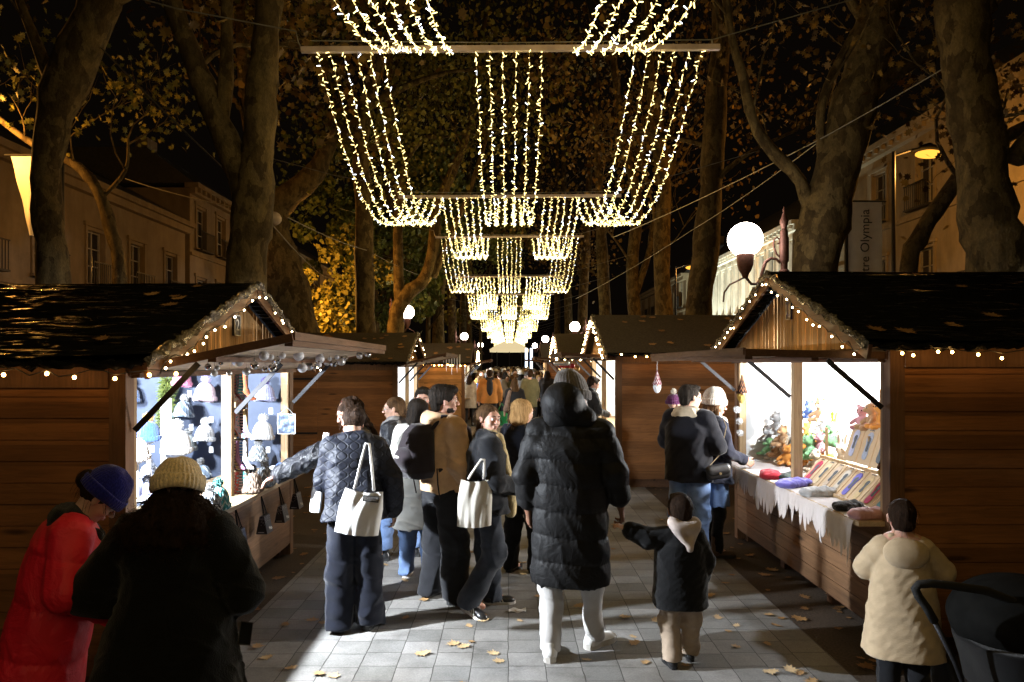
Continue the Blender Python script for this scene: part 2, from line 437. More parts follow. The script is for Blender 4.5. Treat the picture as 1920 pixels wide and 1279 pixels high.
def crumple(a, b2, r, seed):
    """crumpled sheet folded round a roof edge"""
    mb = MB(); a, b2 = Vector(a), Vector(b2); d = (b2-a); n = int(d.length/.035); rnd = random.Random(seed)
    pts = [a+d*i/n+V(rnd.uniform(-.01,.01), rnd.uniform(-.01,.01), rnd.uniform(-.012,.012)) for i in range(n+1)]
    mb.tube(pts, [r*rnd.uniform(.65,1.3) for _ in pts], 9, wob=.22); return mb
def make_hut(sg, X0, Y0, L, D, ze, zr, label, roofm=None, near_front_wall=0, awn=(.95,.20,1.95), lining=None, number=None, cap=1.0, detail=True, posts=(0,.5,1), door=False, wallmat=None, closed=False, ov=.2, energy=100, lampu=.5, lampv=.7, ecol=(.85,.92,1.0), counter_out=.18):
    X = lambda v: X0+sg*v
    Y1 = Y0+L; Ym = (Y0+Y1)/2; h = thing('market_chalet', label, 'market stall', (X0+sg*D/2, Ym, 0), 0, 'wooden chalets along the aisle')
    wm = wallmat or wallA; roofm = roofm or plasM
    # floor and end walls
    mb = MB(); mb.box((X(.02), Y0+.03, .12), (X(D), Y1-.03, .17)); 
    for u in (0, .33, .66, 1): mb.box((X(.1), Y0+.05+u*(L-.2), 0), (X(D-.1), Y0+.15+u*(L-.2), .12))
    mb.build('floor', beamM, h)
    mb = MB(); boards(mb, (X(.1), Y0, .14), (X(D-.1), Y0, ze-.05), 'z', .128, .025, norm='y', jit=.0025, gap=.006); mb.box((X(.1), Y0+.009, .14), (X(D-.1), Y0+.024, ze-.055)); mb.build('side_wall', wm, h)
    mb = MB(); mb.box((X(.04), Y0+.03, .14), (X(D-.04), Y0+.045, ze-.02)); mb.box((X(.04), Y1-.045, .14), (X(D-.04), Y1-.03, ze-.02)); mb.box((X(D-.05), Y0+.05, .14), (X(D-.035), Y1-.05, ze-.02)); mb.build('lining', lining or whiteIn, h)
    mb = MB(); boards(mb, (X(.1), Y1-.025, .14), (X(D-.1), Y1-.025, ze-.05), 'z', .128, .025, norm='y'); mb.build('side_wall', wm, h)
    mb = MB(); boards(mb, (X(D)-.012, Y0+.1, .14), (X(D)+.012, Y1-.1, ze-.05), 'z', .128, .025, norm='x'); mb.build('back_wall', wallY, h)
    for v in (.0, D-.1):
        for y in (Y0-.008, Y1-.092):
            mb = MB(); mb.box((X(v), y, .02), (X(v+.1), y+.1, ze)); mb.build('corner_post', postM, h)
    mb = MB(); mb.box((X(.1), Y0-.02, ze-.16), (X(D-.1), Y0+.0, ze-.02)); mb.build('wall_plate', postM, h)
    # front
    zl = awn[2] if awn else ze-.05
    mb = MB(); boards(mb, (X(.012)-.012, Y0+.1, .14), (X(.012)+.012, Y1-.1, .875), 'z', .128, .022, norm='x', jit=.002, gap=.006)
    mb.box((X(.012)-.004, Y0+.1, .14), (X(.012)+.009, Y1-.1, .87)); mb.build('front_panel', wallY, h)
    if not closed:
        mb = MB(); mb.box((X(-counter_out), Y0+.06, .882), (X(.55), Y1-.06, .915)); mb.build('counter', shelfM, h)
    for u in posts[1:-1]:
        y = Y0+L*u; mb = MB(); mb.box((X(.0), y-.035, .915), (X(.08), y+.035, zl)); mb.build('mullion', paleM, h)
    for u, y in ((0, Y0+.095), (1, Y1-.145)):
        mb = MB(); mb.box((X(.012), y, .915), (X(.08), y+.05, zl)); mb.build('jamb', paleM, h)
    mb = MB(); mb.box((X(-.01), Y0+.02, zl), (X(.085), Y1-.02, zl+.09)); mb.build('lintel', beamM, h)
    # gable of upright boards
    sl = (zr-ze)/(L/2+.15)
    zf = lambda y: zr-.035-abs(y-Ym)*sl
    mb = MB(); xx = X(.0)-.012
    boards(mb, (xx, Y0+.05, zl+.085), (xx, Y1-.05, 0), 'h', .082, .022, norm='x', zfun=zf, gap=.010); mb.build('gable', gabM, h)
    # roof: two slopes, draped sheet
    rn = random.Random(int(Y0*10)+sg)
    nu, nv = (70, 26) if detail else (24, 8)
    for dr in (-1, 1):
        ye = Ym+dr*(L/2+.15); mb = MB(); s0 = rn.random()*50
        def f(u, w, top=1):
            x = -ov+u*(D+ov+.1); y = Ym+(ye-Ym)*w; z = zr+(ze-zr)*w
            q = np.array([x*1.1+s0]), np.array([w*4.6]), np.array([u*0.+s0])
            if top and roofm is plasM: z += .012*float(wav(q[0], q[1]*2.2, q[2], 2.2, 5, 1)[0])+.010*float(wav(q[0]*3, q[1]*6, q[2], 2, 4, 2)[0])*min(1, w*3)
            return (X(x), y, z+(.015 if top else -.02))
        a = len(mb.v); mb.grid(lambda u, w: f(u, w), nu, nv); mb.grid(lambda u, w: f(u, w, 0), 6, 3)
        mb.build('roof_slope', roofm, h, smooth=True)
        mb = MB(); mb.bar((X(-ov+.01), Ym+dr*.01, zr-.06), (X(-ov+.01), ye, ze-.06), .1, .025, (sg,0,0)); mb.build('barge_board', beamM, h)
        if roofm is plasM or detail:
            crumple((X(-ov-.005), Ym, zr-.0), (X(-ov-.005), ye, ze-.01), .027, s0).build('sheet_edge', foilM, h, smooth=50)
    mb = crumple((X(-ov), Y0-.15, ze-.02), (X(D), Y0-.15, ze-.02), .022, 5) ; mb.build('eaves_edge', plasM, h, smooth=50)
    # awning flap
    if awn:
        ext, rise, zh = awn; mb = MB(); nb = 7; y0, y1 = Y0+.05, Y1-.05
        for i in range(nb):
            a0, a1 = i/nb, (i+1)/nb-.006; p = [(X(-ext*q-.01), y, zh+.02+rise*q+dz) for dz in (0, .02) for q, y in ((a0,y0),(a1,y0),(a1,y1),(a0,y1))]
            mb.hexa(p)
        o = mb.build('awning', awnM, h)
        mb = MB()
        for q in (.02, .5, .98): mb.bar((X(-ext*q-.01), y0, zh+.0+rise*q), (X(-ext*q-.01), y1, zh+.0+rise*q), .05, .035)
        for y in (y0-.012, y1+.012): mb.bar((X(-.01), y, zh+.03), (X(-ext-.02), y, zh+rise+.03), .02, .05)
        mb.bar((X(-ext-.02), y0, zh+rise+.04), (X(-ext-.02), y1, zh+rise+.04), .02, .05)
        mb.build('awning_frame', beamM, o)
        for y in (Y0+.06, Ym, Y1-.06):
            mb = MB(); mb.bar((X(-.02), y, zh-.33), (X(-ext*.42), y, zh+rise*.42-.01), .035, .012, (0,1,0)); mb.build('brace', steelM, h)
    if door:
        y = Y0-.03; xa, xb = X(door[0]), X(door[1]); mb = MB(); boards(mb, (xa, y, .2), (xb, y, ze-.2), 'z', .128, .02, norm='y'); d = mb.build('door', wm, h)
        for z in (.6, ze-.35):
            mb = MB(); mb.box((xa, y-.012, z), (xa+(xb-xa)*.55, y-.003, z+.035)); mb.build('hinge', steelM, d)
    # lamp fitting
    lx, ly = X(lampv), Y0+L*lampu; mb = MB(); mb.box((lx-.05, ly-.3, ze-.035), (lx+.05, ly+.3, ze+.0)); fx = mb.build('lamp_fitting', steelM, h)
    mb = MB(); mb.tube([(lx, ly-.28, ze-.06), (lx, ly+.28, ze-.06)], .016, 10); mb.build('tube', tubeM, fx, smooth=True)
    lamp('POINT', (lx, ly, ze-.11), energy, ecol, 'stall_lamp', .045, parent=h)
    if number:
        txt, bgc, fgc, w, hh2 = number; mb = MB(); y = Ym+.02
        mb.box((X(-.012), y-w/2, zr-.42), (X(-.03), y+w/2, zr-.42+hh2)); pl = mb.build('number_plate', bgc, h)
        mt = frame((X(-.033), y, zr-.42+hh2/2), (0, -sg, 0), (0,0,1)); b2 = MB(); text_mb(txt, hh2*.8, mt, .003, mb=b2); b2.build('digit', fgc, pl)
        fr = MB(); 
        for a, b3 in (((y-w/2, 0), (y+w/2, .006)), ((y-w/2, hh2-.006), (y+w/2, hh2)), ((y-w/2, 0), (y-w/2+.006, hh2)), ((y+w/2-.006, 0), (y+w/2, hh2))):
            fr.box((X(-.028), a[0], zr-.42+a[1]), (X(-.036), b3[0], zr-.42+b3[1]))
        fr.build('rim', fgc, pl)
    return h
blackPl = M('black enamel plate', (.02,.02,.025), .4); whitePl = M('white enamel', (.75,.74,.70), .4); bluePl = M('deep blue enamel', (.02,.03,.14), .4)
pvcBlue = bluePl
hutA = make_hut(-1, -2.28, 4.286, 3.3, 2.4, 2.02, 2.655, 'brown wooden chalet selling bobble hats, plate with number 2 on its gable', number=('2', blackPl, whitePl, .13, .17), lining=greyIn, energy=1150, lampu=.13, lampv=.62, awn=(.96,.20,1.93))
hutB = make_hut(1, 2.587, 4.90, 3.36, 2.4, 2.14, 2.83, 'brown wooden chalet selling plush toys and insoles, blue number plate on its gable', number=('11', bluePl, whitePl, .11, .17), energy=120, lampu=.55, lampv=.5, awn=(.95,.02,2.03), ov=.22)
_d = (V(-1.35,5.1,0)-V(-2.88,4.72,1.90)); _o = lamp('SPOT', (-2.88,4.72,1.90), 950, (.85,.92,1.0), 'stall_spot', .04, rot=_d.to_track_quat('-Z','Y').to_euler(), spot=R(104), parent=hutA); _o.data.spot_blend = 1.0
lamp('POINT', (3.9, 6.6, 1.6), 900, (1,.97,.93), 'stall_lamp', .1, parent=hutB)
lamp('POINT', (-3.6, 6.3, 1.85), 420, (.82,.90,1.0), 'stall_lamp', .06, parent=hutA)
hutC = make_hut(-1, -2.25, 14.47, 3.3, 2.9, 2.04, 2.69, 'dark chalet with plank end wall and door, behind the hat stall', roofm=feltM, energy=330, lampu=.5, awn=(.95,.22,1.95), door=(1.6,2.6), ov=.2)
lamplitM = wood('boards tinted as lamplit', (.46,.24,.08), 'x', .128, 'z')  # brown boards recoloured amber: the lamplight on this chalet is in the colour
hutC2 = make_hut(-1, -1.42, 22.9, 3.0, 2.6, 2.04, 2.70, 'chalet glowing amber on the left, third along, icicle lights at its corner', roofm=feltM, energy=500, awn=(.8,.15,1.95), detail=False, door=(1.3,2.1), wallmat=lamplitM)
hutC3 = make_hut(-1, -1.75, 33.0, 3.0, 2.4, 2.04, 2.70, 'fourth chalet on the left, far down the aisle with lights on its gable', roofm=feltM, energy=500, awn=(.8,.15,1.95), detail=False)
hutD = make_hut(1, 1.72, 11.64, 3.5, 2.7, 2.17, 2.90, 'chalet with red brown plank end wall behind the toy stall, leaves on roof', roofm=feltM, energy=330, awn=(.85,.06,2.08), ov=.17, counter_out=.1, ecol=(1,.93,.8))
hutE = make_hut(1, 1.5, 19.0, 3.2, 2.6, 2.17, 2.86, 'third chalet on the right, dark roof with a gable outlined in lights', roofm=feltM, energy=400, awn=(.8,.06,2.08), detail=False, ecol=(1,.85,.65))
hutF = make_hut(1, 1.5, 29.0, 3.2, 2.6, 2.17, 2.86, 'fourth chalet on the right, small and far off behind the crowd', roofm=feltM, energy=400, awn=(.8,.06,2.08), detail=False, ecol=(1,.85,.65))
# fairy lights
G = 'amber fairy lights strung on the chalets'
def gable_pts(sg, X0, Y0, L, ze, zr, ov, d=.05):
    Ym = Y0+L/2; x = X0-sg*(ov+d); return [(x, Y0-.12, ze-.05), (x, Ym, zr-.06), (x, Y0+L+.12, ze-.05)]
fairy('a', 'warm fairy lights along the gable of the hat chalet', gable_pts(-1, -2.28, 4.286, 3.3, 2.02, 2.655, .2), .155, fairyW, G, .008)
fairy('b', 'sparse amber fairy lights under the eaves of the hat chalet end wall', [(-4.9, 4.12, 1.97), (-3.9, 4.12, 1.955), (-2.9, 4.12, 1.965), (-2.15, 4.10, 1.95), (-1.95,4.2,1.96)], .2, fairyM, G, .012)
fairy('c', 'warm fairy lights along the gable of the toy chalet', gable_pts(1, 2.587, 4.90, 3.36, 2.14, 2.83, .22), .14, fairyW, G, .008)
fairy('d', 'amber fairy lights under the eaves of the toy chalet end wall', [(2.4, 4.74, 2.12), (2.9, 4.73, 2.10), (3.6, 4.73, 2.09), (4.9, 4.73, 2.11)], .16, fairyM, G, .011)
fairy('e', 'amber fairy lights along the eaves of the plank chalet behind the toy stall', [(1.6, 11.45, 2.17), (2.6, 11.45, 2.12), (3.7, 11.45, 2.17), (4.4,11.45,2.1)], .22, fairyM, G, .016)
fairy('f', 'white lights round the gable of the plank chalet behind the toy stall', gable_pts(1, 1.72, 11.64, 3.5, 2.17, 2.90, .17), .09, fairyW, G, .014)
fairy('g', 'warm lights round the gable of the dark chalet behind the hat stall', gable_pts(-1, -2.25, 14.47, 3.3, 2.04, 2.69, .2), .35, fairyW, G, .010)
fairy('h', 'dense lights on the gable of the third chalet on the right', gable_pts(1, 1.5, 19.0, 3.2, 2.17, 2.86, .2), .10, fairyW, G, .02)
fairy('i', 'lights on the gable of the fourth chalet on the left', gable_pts(-1, -1.75, 33, 3.0, 2.04, 2.7, .2), .12, fairyW, G, .03)
fairy('j', 'lights along the eaves of the amber chalet on the left', [(-3.2, 22.7, 2.02), (-1.3, 22.7, 2.0)], .16, fairyM, G, .022)
fairy('k', 'white lights along the eaves of the third chalet on the right', [(1.3,18.8,2.15),(3.6,18.8,2.12)], .18, fairyW, G, .018)
# ================================================================== light curtains
BY = [-11.6, -5.3, .9, 6.92, 13.0, 19.5, 26.0]
while BY[-1] < 118: BY.append(BY[-1]+6.6)
BZ = {3: 3.0, 4: 3.0, 5: 3.42, 6: 3.13}
barM = M('painted light bar', (.42,.34,.33), .5, .2)
def bz(i): return H+BZ.get(i, 3.12)
for i in range(1, len(BY)):
    if i > 17: break
    t = thing('light_bar', {3: 'nearest white crossbar hung over the aisle carrying light strings', 4: 'second white crossbar over the aisle, below the first'}.get(i, 'light crossbar over the aisle, number %d counting away from the viewer' % (i-2)), 'light bar', (0, BY[i], bz(i)), 0, 'crossbars of the light curtains')
    mb = MB(); z = bz(i); mb.bar((-2.0, BY[i], z+.02), (2.02, BY[i], z+.045), .05, .05); mb.build('bar', barM, t)
    mb = MB(); mb.tube([(-2.0, BY[i], z+.03), (-2.03, BY[i], z+.1), (-2.05, BY[i], z+.2), (-3.2, BY[i], z+.42), (-4.6, BY[i], z+.8)], .007, 4)
    mb.tube([(-1.9, BY[i], z+.11), (0, BY[i], z+.09), (1.95, BY[i], z+.12), (4.5, BY[i], z+.85)], .006, 4); mb.tube([(1.95, BY[i], z+.03), (1.95, BY[i], z+.12)], .008, 4)
    mb.build('cable', M('steel cable', (.25,.24,.22), .5, .5), t)
def curtain(i, xs, sag, side, fi):
    ya, yb = BY[i], BY[i+1]; za, zb = bz(i), bz(i+1); far = i > 6
    nm = {2: 'top of the picture', 3: 'nearest full span', 4: 'second span', 5: 'third span'}.get(i, 'distant span %d' % (i-1))
    t = thing('light_curtain', 'sheaf of hanging warm LED strings %s of the aisle, %s' % (side, nm), 'string lights', (sum(xs)/len(xs), ya, za), 0, 'light curtains hung over the aisle')
    for si, x in enumerate(xs):
        w = MB(); lb = MB(); n = 40 if not far else 14; rnd = random.Random(i*100+int(x*50)+si)
        L = 0; pts = []
        for k in range(n+1):
            q = k/n; z = za+(zb-za)*q-4*sag*q*(1-q); pts.append(V(x+rnd.uniform(-.006,.006)+.0*q, ya+(yb-ya)*q, z))
        w.tube(pts, .0035 if not far else .006, 3, cap=False)
        st = .050 if i < 5 else (.08 if i < 8 else .17); bl = .042 if i < 6 else .06; br = .0038 if i < 4 else (.0052 if i < 6 else (.012 if i < 9 else .021))
        if i < 2: st, br = .2, .012
        acc = 0; mats_i = []
        for a, b2 in zip(pts, pts[1:]):
            d = b2-a; l = d.length
            while acc < l:
                p = a+d*(acc/l); u = Vector((rnd.gauss(0,1), rnd.gauss(0,1), rnd.gauss(0,1)))+d.normalized()*rnd.choice((-1,1))*.9
                u.normalize(); lb.tube([p, p+u*bl], br, 4 if i < 4 else 3, mi=1 if rnd.random() < .18 else 0); acc += st*rnd.uniform(.75,1.25)
            acc -= l
        o = w.build('light_string', wireG, t, fix=False)
        prop(lb.build('bulb', [ledF if i > 6 else ledM, ledC], o, fix=False), kind='stuff')
wireG = M('gold wire', (.30,.22,.10), .5)
def grp(c, n=6, w=.128): return [c+(k-(n-1)/2)*w for k in range(n)]
for i in range(1, 17):
    three = i % 2 == 1
    cs = [(-1.53, 'left'), (0, 'centre'), (1.53, 'right')] if three else [(-.88, 'left'), (.95, 'right')]
    for c, nm in cs:
        if i < 8:
            for q in ((.2,.5,.8) if i < 5 else (.35,.7)):
                sg_ = {2: .62, 3: .98, 4: .8, 5: .95}.get(i, .85); lamp('POINT', (c+.064, BY[i]+(BY[i+1]-BY[i])*q, bz(i)+(bz(i+1)-bz(i))*q-4*sg_*q*(1-q)+.03), 17 if i < 3 else (9 if i < 4 else 27), (1,.68,.22), 'string_light_glow', .012)
        curtain(i, grp(c) if i < 9 else grp(c, 5, .15), {2: .62, 3: .98, 4: .8, 5: .95}.get(i, .85), nm, i)
# ================================================================== globe lamps
def globe_lamp(x, y, pd, label, z=3.6, r=.22):
    """opal globe on a scrolled bracket off an iron post; pd = side the post stands (+1 right)"""
    t = thing('globe_lamp', label, 'street lamp', (x+pd*.5, y, 0), 0, 'opal globe street lamps')
    mb = MB(); px = x+pd*.5
    mb.lathe([(.10,0),(.10,.3),(.07,.4),(.055,1.0),(.05,3.05),(.065,3.1),(.065,3.2),(.045,3.22),(.045,3.3),(.06,3.32),(.06,3.62),(.05,3.64),(.05,3.70),(.03,3.74),(.05,3.8),(.055,3.84),(.03,3.9),(.012,3.95),(.02,3.98),(.004,4.03)], (px,y,0), 12); mb.build('post', ironM, t, smooth=40)
    mb = MB()
    sc = lambda cx, cz, r0, r1, a0, a1, n=22: [(px-pd*(px-px)+pd*0+cx+(r0+(r1-r0)*k/n)*math.cos(a0+(a1-a0)*k/n), y, cz+(r0+(r1-r0)*k/n)*math.sin(a0+(a1-a0)*k/n)) for k in range(n+1)]
    a1 = [(x+pd*q, y, z0) for q, z0 in ((.0, 3.16), (.02,3.10), (.08,3.03), (.15,3.03), (.2,3.1), (.225,3.2), (.26,3.31), (.33,3.36), (.40,3.35), (.45,3.30))]
    mb.tube(a1, [.018]*4+[.024]*3+[.018]*3, 8)
    mb.tube(sc(x+pd*.37, 3.25, .085, .02, 0, 9.5), .012, 6); mb.tube([(x+pd*q, y, z0) for q, z0 in ((.46,3.36),(.40,3.42),(.365,3.52),(.37,3.60),(.41,3.63),(.445,3.60),(.44,3.55),(.41,3.55))], .012, 6)
    mb.tube([(x-pd*.0, y, 3.12), (x-pd*.1,y,3.07), (x-pd*.2, y, 3.02), (x-pd*.27,y,2.92), (x-pd*.28,y,2.8)], .012, 6)
    mb.build('bracket', ironM, t, smooth=50)
    mb = MB(); mb.lathe([(.03,3.10),(.05,3.16),(.075,3.2),(.10,3.27),(.11,z-r*.86)], (x,y,0), 14); mb.build('gallery', ironM, t, smooth=40)
    mb = MB(); n = 14; mb.lathe([(r*math.sin(a), z-r*math.cos(a)) for a in [math.pi*(.17+.82*k/n) for k in range(n+1)]], (x,y,0), 24); mb.build('globe', globeM, t, smooth=True)
globe_lamp(3.03, 9.25, 1, 'bright opal globe lamp behind the toy chalet gable, nearest of all')
globe_lamp(-3.15, 22.2, -1, 'opal globe lamp above the dark chalet roof on the left, largest on that side')
globe_lamp(2.8, 30.8, 1, 'opal globe lamp between gables on the right side of the far aisle')
globe_lamp(-2.6, 41.5, -1, 'small opal globe lamp far along the left side')
globe_lamp(2.3, 46, 1, 'small opal globe lamp far along the right side')
globe_lamp(-2.4, 60, -1, 'tiny opal globe lamp farthest down the left side')
globe_lamp(2.2, 62, 1, 'tiny opal globe lamp farthest down the right side')
globe_lamp(-2.9, -2.9, -1, 'added opal globe lamp on the left behind the viewer, brightening the near shoppers')  # added lamp out of view, brightens the backs of the nearest figures
# sodium street lamps
def sodium(x, y, z, d, label, e=420, spotlight=True):
    t = thing('street_light', label, 'street light', (x, y, 0), 0, 'tall sodium street lights')
    mb = MB(); mb.tube([(x,y,0),(x,y,1),(x,y,z-.35),(x,y,z)], [.09,.07,.05,.045], 10); mb.tube([(x,y,z-.12),(x+d*.5,y,z+.05),(x+d*.75,y,z+.1)], .03, 8); mb.build('post', steelM, t, smooth=40)
    mb = MB(); hx = x+d*.95; mb.tube([(hx-d*.25,y,z+.12),(hx,y,z+.15),(hx+d*.22,y,z+.11)], [.05,.09,.05], 10); mb.build('lamp_head', steelM, t, smooth=40)
    mb = MB(); mb.ball((hx, y, z-.07), .22, 14, squash=(1.7,.9,.5)); mb.build('lens', sodM, t, smooth=True)
    lamp('POINT', (hx, y, z-.30), e, (1,.44,.08), 'sodium_light', .12, parent=t)
sodium(10.3, 19.3, 7.7, 1, 'glowing orange street light before the tall right facade', 1000)
sodium(9.7, 42, 7.7, 1, 'small orange street light between trunks on the right', 500)
sodium(-10.6, 12.6, 6.6, 1, 'orange street light at the far left, out past the banner', 420)
sodium(-9.8, 36, 7.2, 1, 'orange street light behind the ivy greenery on the left', 420)
sodium(-7.1, 20.3, 4.5, 1, 'low orange street light hidden behind the stout plane trunk', 850)
sodium(-10.5, 60, 7.2, 1, 'tiny orange street light far back on the left', 900)

# lit kiosk closing the view
t = thing('lit_kiosk', 'white lit kiosk with a fringe of lights closing the far end of the aisle', 'kiosk', (0,78,0)); kl = emis('kiosk canopy light', (1,.80,.45), .8); kb = emis('cold light column', (.6,.75,1), 4.0)
mb = MB(); mb.lathe([(2.1,3.3),(2.15,3.6),(1.4,4.1),(.5,4.5),(.1,4.9)], (0,78,0), 16); mb.build('canopy', kl, t)
for k in range(8): a = k*math.pi/4; mb = MB(); mb.tube([(1.9*math.cos(a),78+1.9*math.sin(a),0),(1.9*math.cos(a),78+1.9*math.sin(a),3.3)], .05, 6); mb.build('post', steelM, t)
for x in (1.7, 2.2): mb = MB(); mb.tube([(x,72,1.2),(x,72,3.6)], .12, 8); mb.build('light_column', kb, t)
mb = MB(); mb.lathe([(1.5,0),(1.5,1.1),(1.55,1.15)], (0,78,0), 16); mb.build('counter', wallA, t)
# ================================================================== trees
def bark(name, base, warm):
    m, t = newmat(name); v = t.coord((1,1,.55))
    vo = t.n('ShaderNodeTexVoronoi'); vo.inputs['Scale'].default_value = 7; vo.inputs['Randomness'].default_value = 1
    nd = t.n('ShaderNodeTexNoise'); nd.inputs['Scale'].default_value = 6; nd.inputs['Detail'].default_value = 4; t.l(v, nd.inputs['Vector'])
    ma = t.n('ShaderNodeVectorMath', operation='MULTIPLY_ADD'); t.l(nd.outputs['Color'], ma.inputs[0]); ma.inputs[1].default_value = (.35,.35,.35); t.l(v, ma.inputs[2]); t.l(ma.outputs[0], vo.inputs['Vector'])
    n = t.noise(v, 9, 5, .7); n2 = t.noise(v, 45, 4)
    c = t.mix(t.ramp(vo.outputs['Color'], [(.35, 0), (.6, 1)], 'EASE'), base, warm)
    c = t.mix(1, c, t.ramp(n, [(.35,.5),(.6,1.15)]), 'MULTIPLY'); c = t.mix(1, c, t.ramp(n2, [(.3,.75),(.7,1.15)]), 'MULTIPLY')
    t.bsdf(c, .85, 0, t.bump(t.math('ADD', n, t.math('MULTIPLY', n2, .4)), .6, .03), .2); return m
barkM = bark('plane bark', (.066,.046,.020), (.135,.100,.045))
barkD = bark('dark plane bark', (.050,.034,.015), (.098,.072,.034))
def leafmat(name, a, b, c):
    m, t = newmat(name)
    ge = t.n('ShaderNodeNewGeometry'); col = t.ramp(ge.outputs['Random Per Island'], [(.0, a), (.5, b), (1, c)])
    t.bsdf(col, .6, 0, None, .3); return m
leafBr = leafmat('autumn brown leaves', (.05,.028,.008), (.13,.075,.018), (.27,.17,.035))
leafYe = leafmat('yellow green leaves', (.13,.12,.02), (.20,.17,.03), (.08,.09,.018))
leafGr = leafmat('dark green leaves', (.04,.06,.014), (.075,.10,.024), (.12,.13,.028))
LEAF = [(0,-.5),(.12,-.22),(.42,-.30),(.30,-.05),(.55,.10),(.28,.14),(.22,.36),(.06,.26),(0,.60),(-.07,.26),(-.24,.36),(-.27,.13),(-.55,.12),(-.30,-.05),(-.40,-.30),(-.12,-.22)]
LEAF_S = [(0,-.5),(.45,-.2),(.3,.25),(0,.55),(-.3,.25),(-.45,-.2)]
def add_leaves(mb, pts, size, rnd, lobed):
    sh = LEAF if lobed else LEAF_S
    for p in pts:
        e = Euler((rnd.uniform(.3,2.8), rnd.uniform(-.8,.8), rnd.uniform(0,6.28))).to_matrix(); s = size*rnd.uniform(.6,1.3)
        b = len(mb.v); mb.v.extend([tuple(p+e @ V(x*s, y*s, (.12*abs(x)-.1*y*y)*s)) for x, y in sh]); mb.f.append(tuple(range(b, b+len(sh)))); mb.m.append(0)
def limb(mb, pts, r0, r1, n=12, rnd=random, sub=4):
    """smooth limb through pts"""
    P_ = [Vector(p) for p in pts]; out = []
    for i in range(len(P_)-1):
        a = P_[max(i-1,0)]; b = P_[i]; c = P_[i+1]; d = P_[min(i+2,len(P_)-1)]
        for k in range(sub):
            t = k/sub; out.append(.5*((2*b)+(-a+c)*t+(2*a-5*b+4*c-d)*t*t+(-a+3*b-3*c+d)*t*t*t))
    out.append(P_[-1]); m = len(out)
    rr = [r0[0]*0+np.interp(i/(m-1), np.linspace(0,1,len(r0)), r0) for i in range(m)] if hasattr(r0, '__len__') else [r0+(r1-r0)*(i/(m-1))**.9 for i in range(m)]
    rr = [float(r)*rnd.uniform(.93,1.08) for r in rr]
    mb.tube(out, rr, n, wob=.05); return out
def twigs(mb, p, d, L, r, depth, rnd, ends, n=5, up=.15):
    if depth == 0: ends.append(p); return
    pts = [p]; q = p.copy(); dd = d.copy(); k = 4
    for i in range(k):
        dd = (dd+V(rnd.uniform(-.35,.35), rnd.uniform(-.35,.35), rnd.uniform(-.25,.35)+up*.2)).normalized(); q = q+dd*L/k; pts.append(q.copy())
        if i and depth < 3: ends.append(q.copy())
    mb.tube(pts, [r*(1-.13*i) for i in range(k+1)], n if depth > 1 else 4)
    for j in range(rnd.choice((2,3)) if depth > 1 else 2):
        a = pts[rnd.choice((2,3,4))]; nd = (dd+V(rnd.uniform(-1,1), rnd.uniform(-1,1), rnd.uniform(-.5,.8))*.9).normalized()
        twigs(mb, a, nd, L*rnd.uniform(.55,.8), r*.5, depth-1, rnd, ends, n, up)
def tree(label, limbs, seed, bk=None, leaf=None, nleaf=900, size=.12, lobed=False, spread=.35, depth=3, name='plane_tree', group='tall trees lining the aisle', r_tw=None, tlen=1.6, cat='tree'):
    """limbs: list of (points, r0, r1, twig starts (fractions))"""
    rnd = random.Random(seed); base = Vector(limbs[0][0][0]); t = thing(name, label, cat, (base.x, base.y, 0), 0, group)
    mb = MB(); ends = []
    for i, (pts, r0, r1, fr) in enumerate(limbs):
        o = limb(mb, pts, r0, r1, 14 if i == 0 else 10, rnd)
        for f in fr:
            k = min(len(o)-2, int(f*(len(o)-1))); p = o[k]; d = (o[k+1]-o[k]).normalized()
            side = V(rnd.uniform(-1,1), rnd.uniform(-1,1), rnd.uniform(.0,.5)).normalized()
            twigs(mb, p, (d*.5+side).normalized(), tlen*rnd.uniform(.7,1.3), r_tw or max(.02, (r1 if not hasattr(r0,'__len__') else r0[-1])*.4), depth, rnd, ends)
        d = (o[-1]-o[-2]).normalized(); twigs(mb, o[-1], d, tlen, (r1 if not hasattr(r0,'__len__') else r0[-1])*.8, depth, rnd, ends)
    mb.build('trunk', bk or barkM, t, smooth=60, fix=False)
    if leaf and nleaf:
        lb = MB(); pts = []
        ends = [q for q in ends if rnd.random() < .5] or ends
        for _ in range(int(nleaf*1.45)):
            e = rnd.choice(ends); pts.append(e+V(rnd.gauss(0,spread), rnd.gauss(0,spread), rnd.gauss(-.05,spread*.8)))
        add_leaves(lb, pts, size, rnd, lobed); lb.build('crown', leaf, t, fix=False)
    return t
def S(s, *pp, dy=0):   # polyline at the distance where a metre is s pixels
    return [P(px, py, s)+V(0, dy*i, 0) for i, (px, py) in enumerate(pp)]
def gnd(s, px): return P(px, VY+H*s, s)
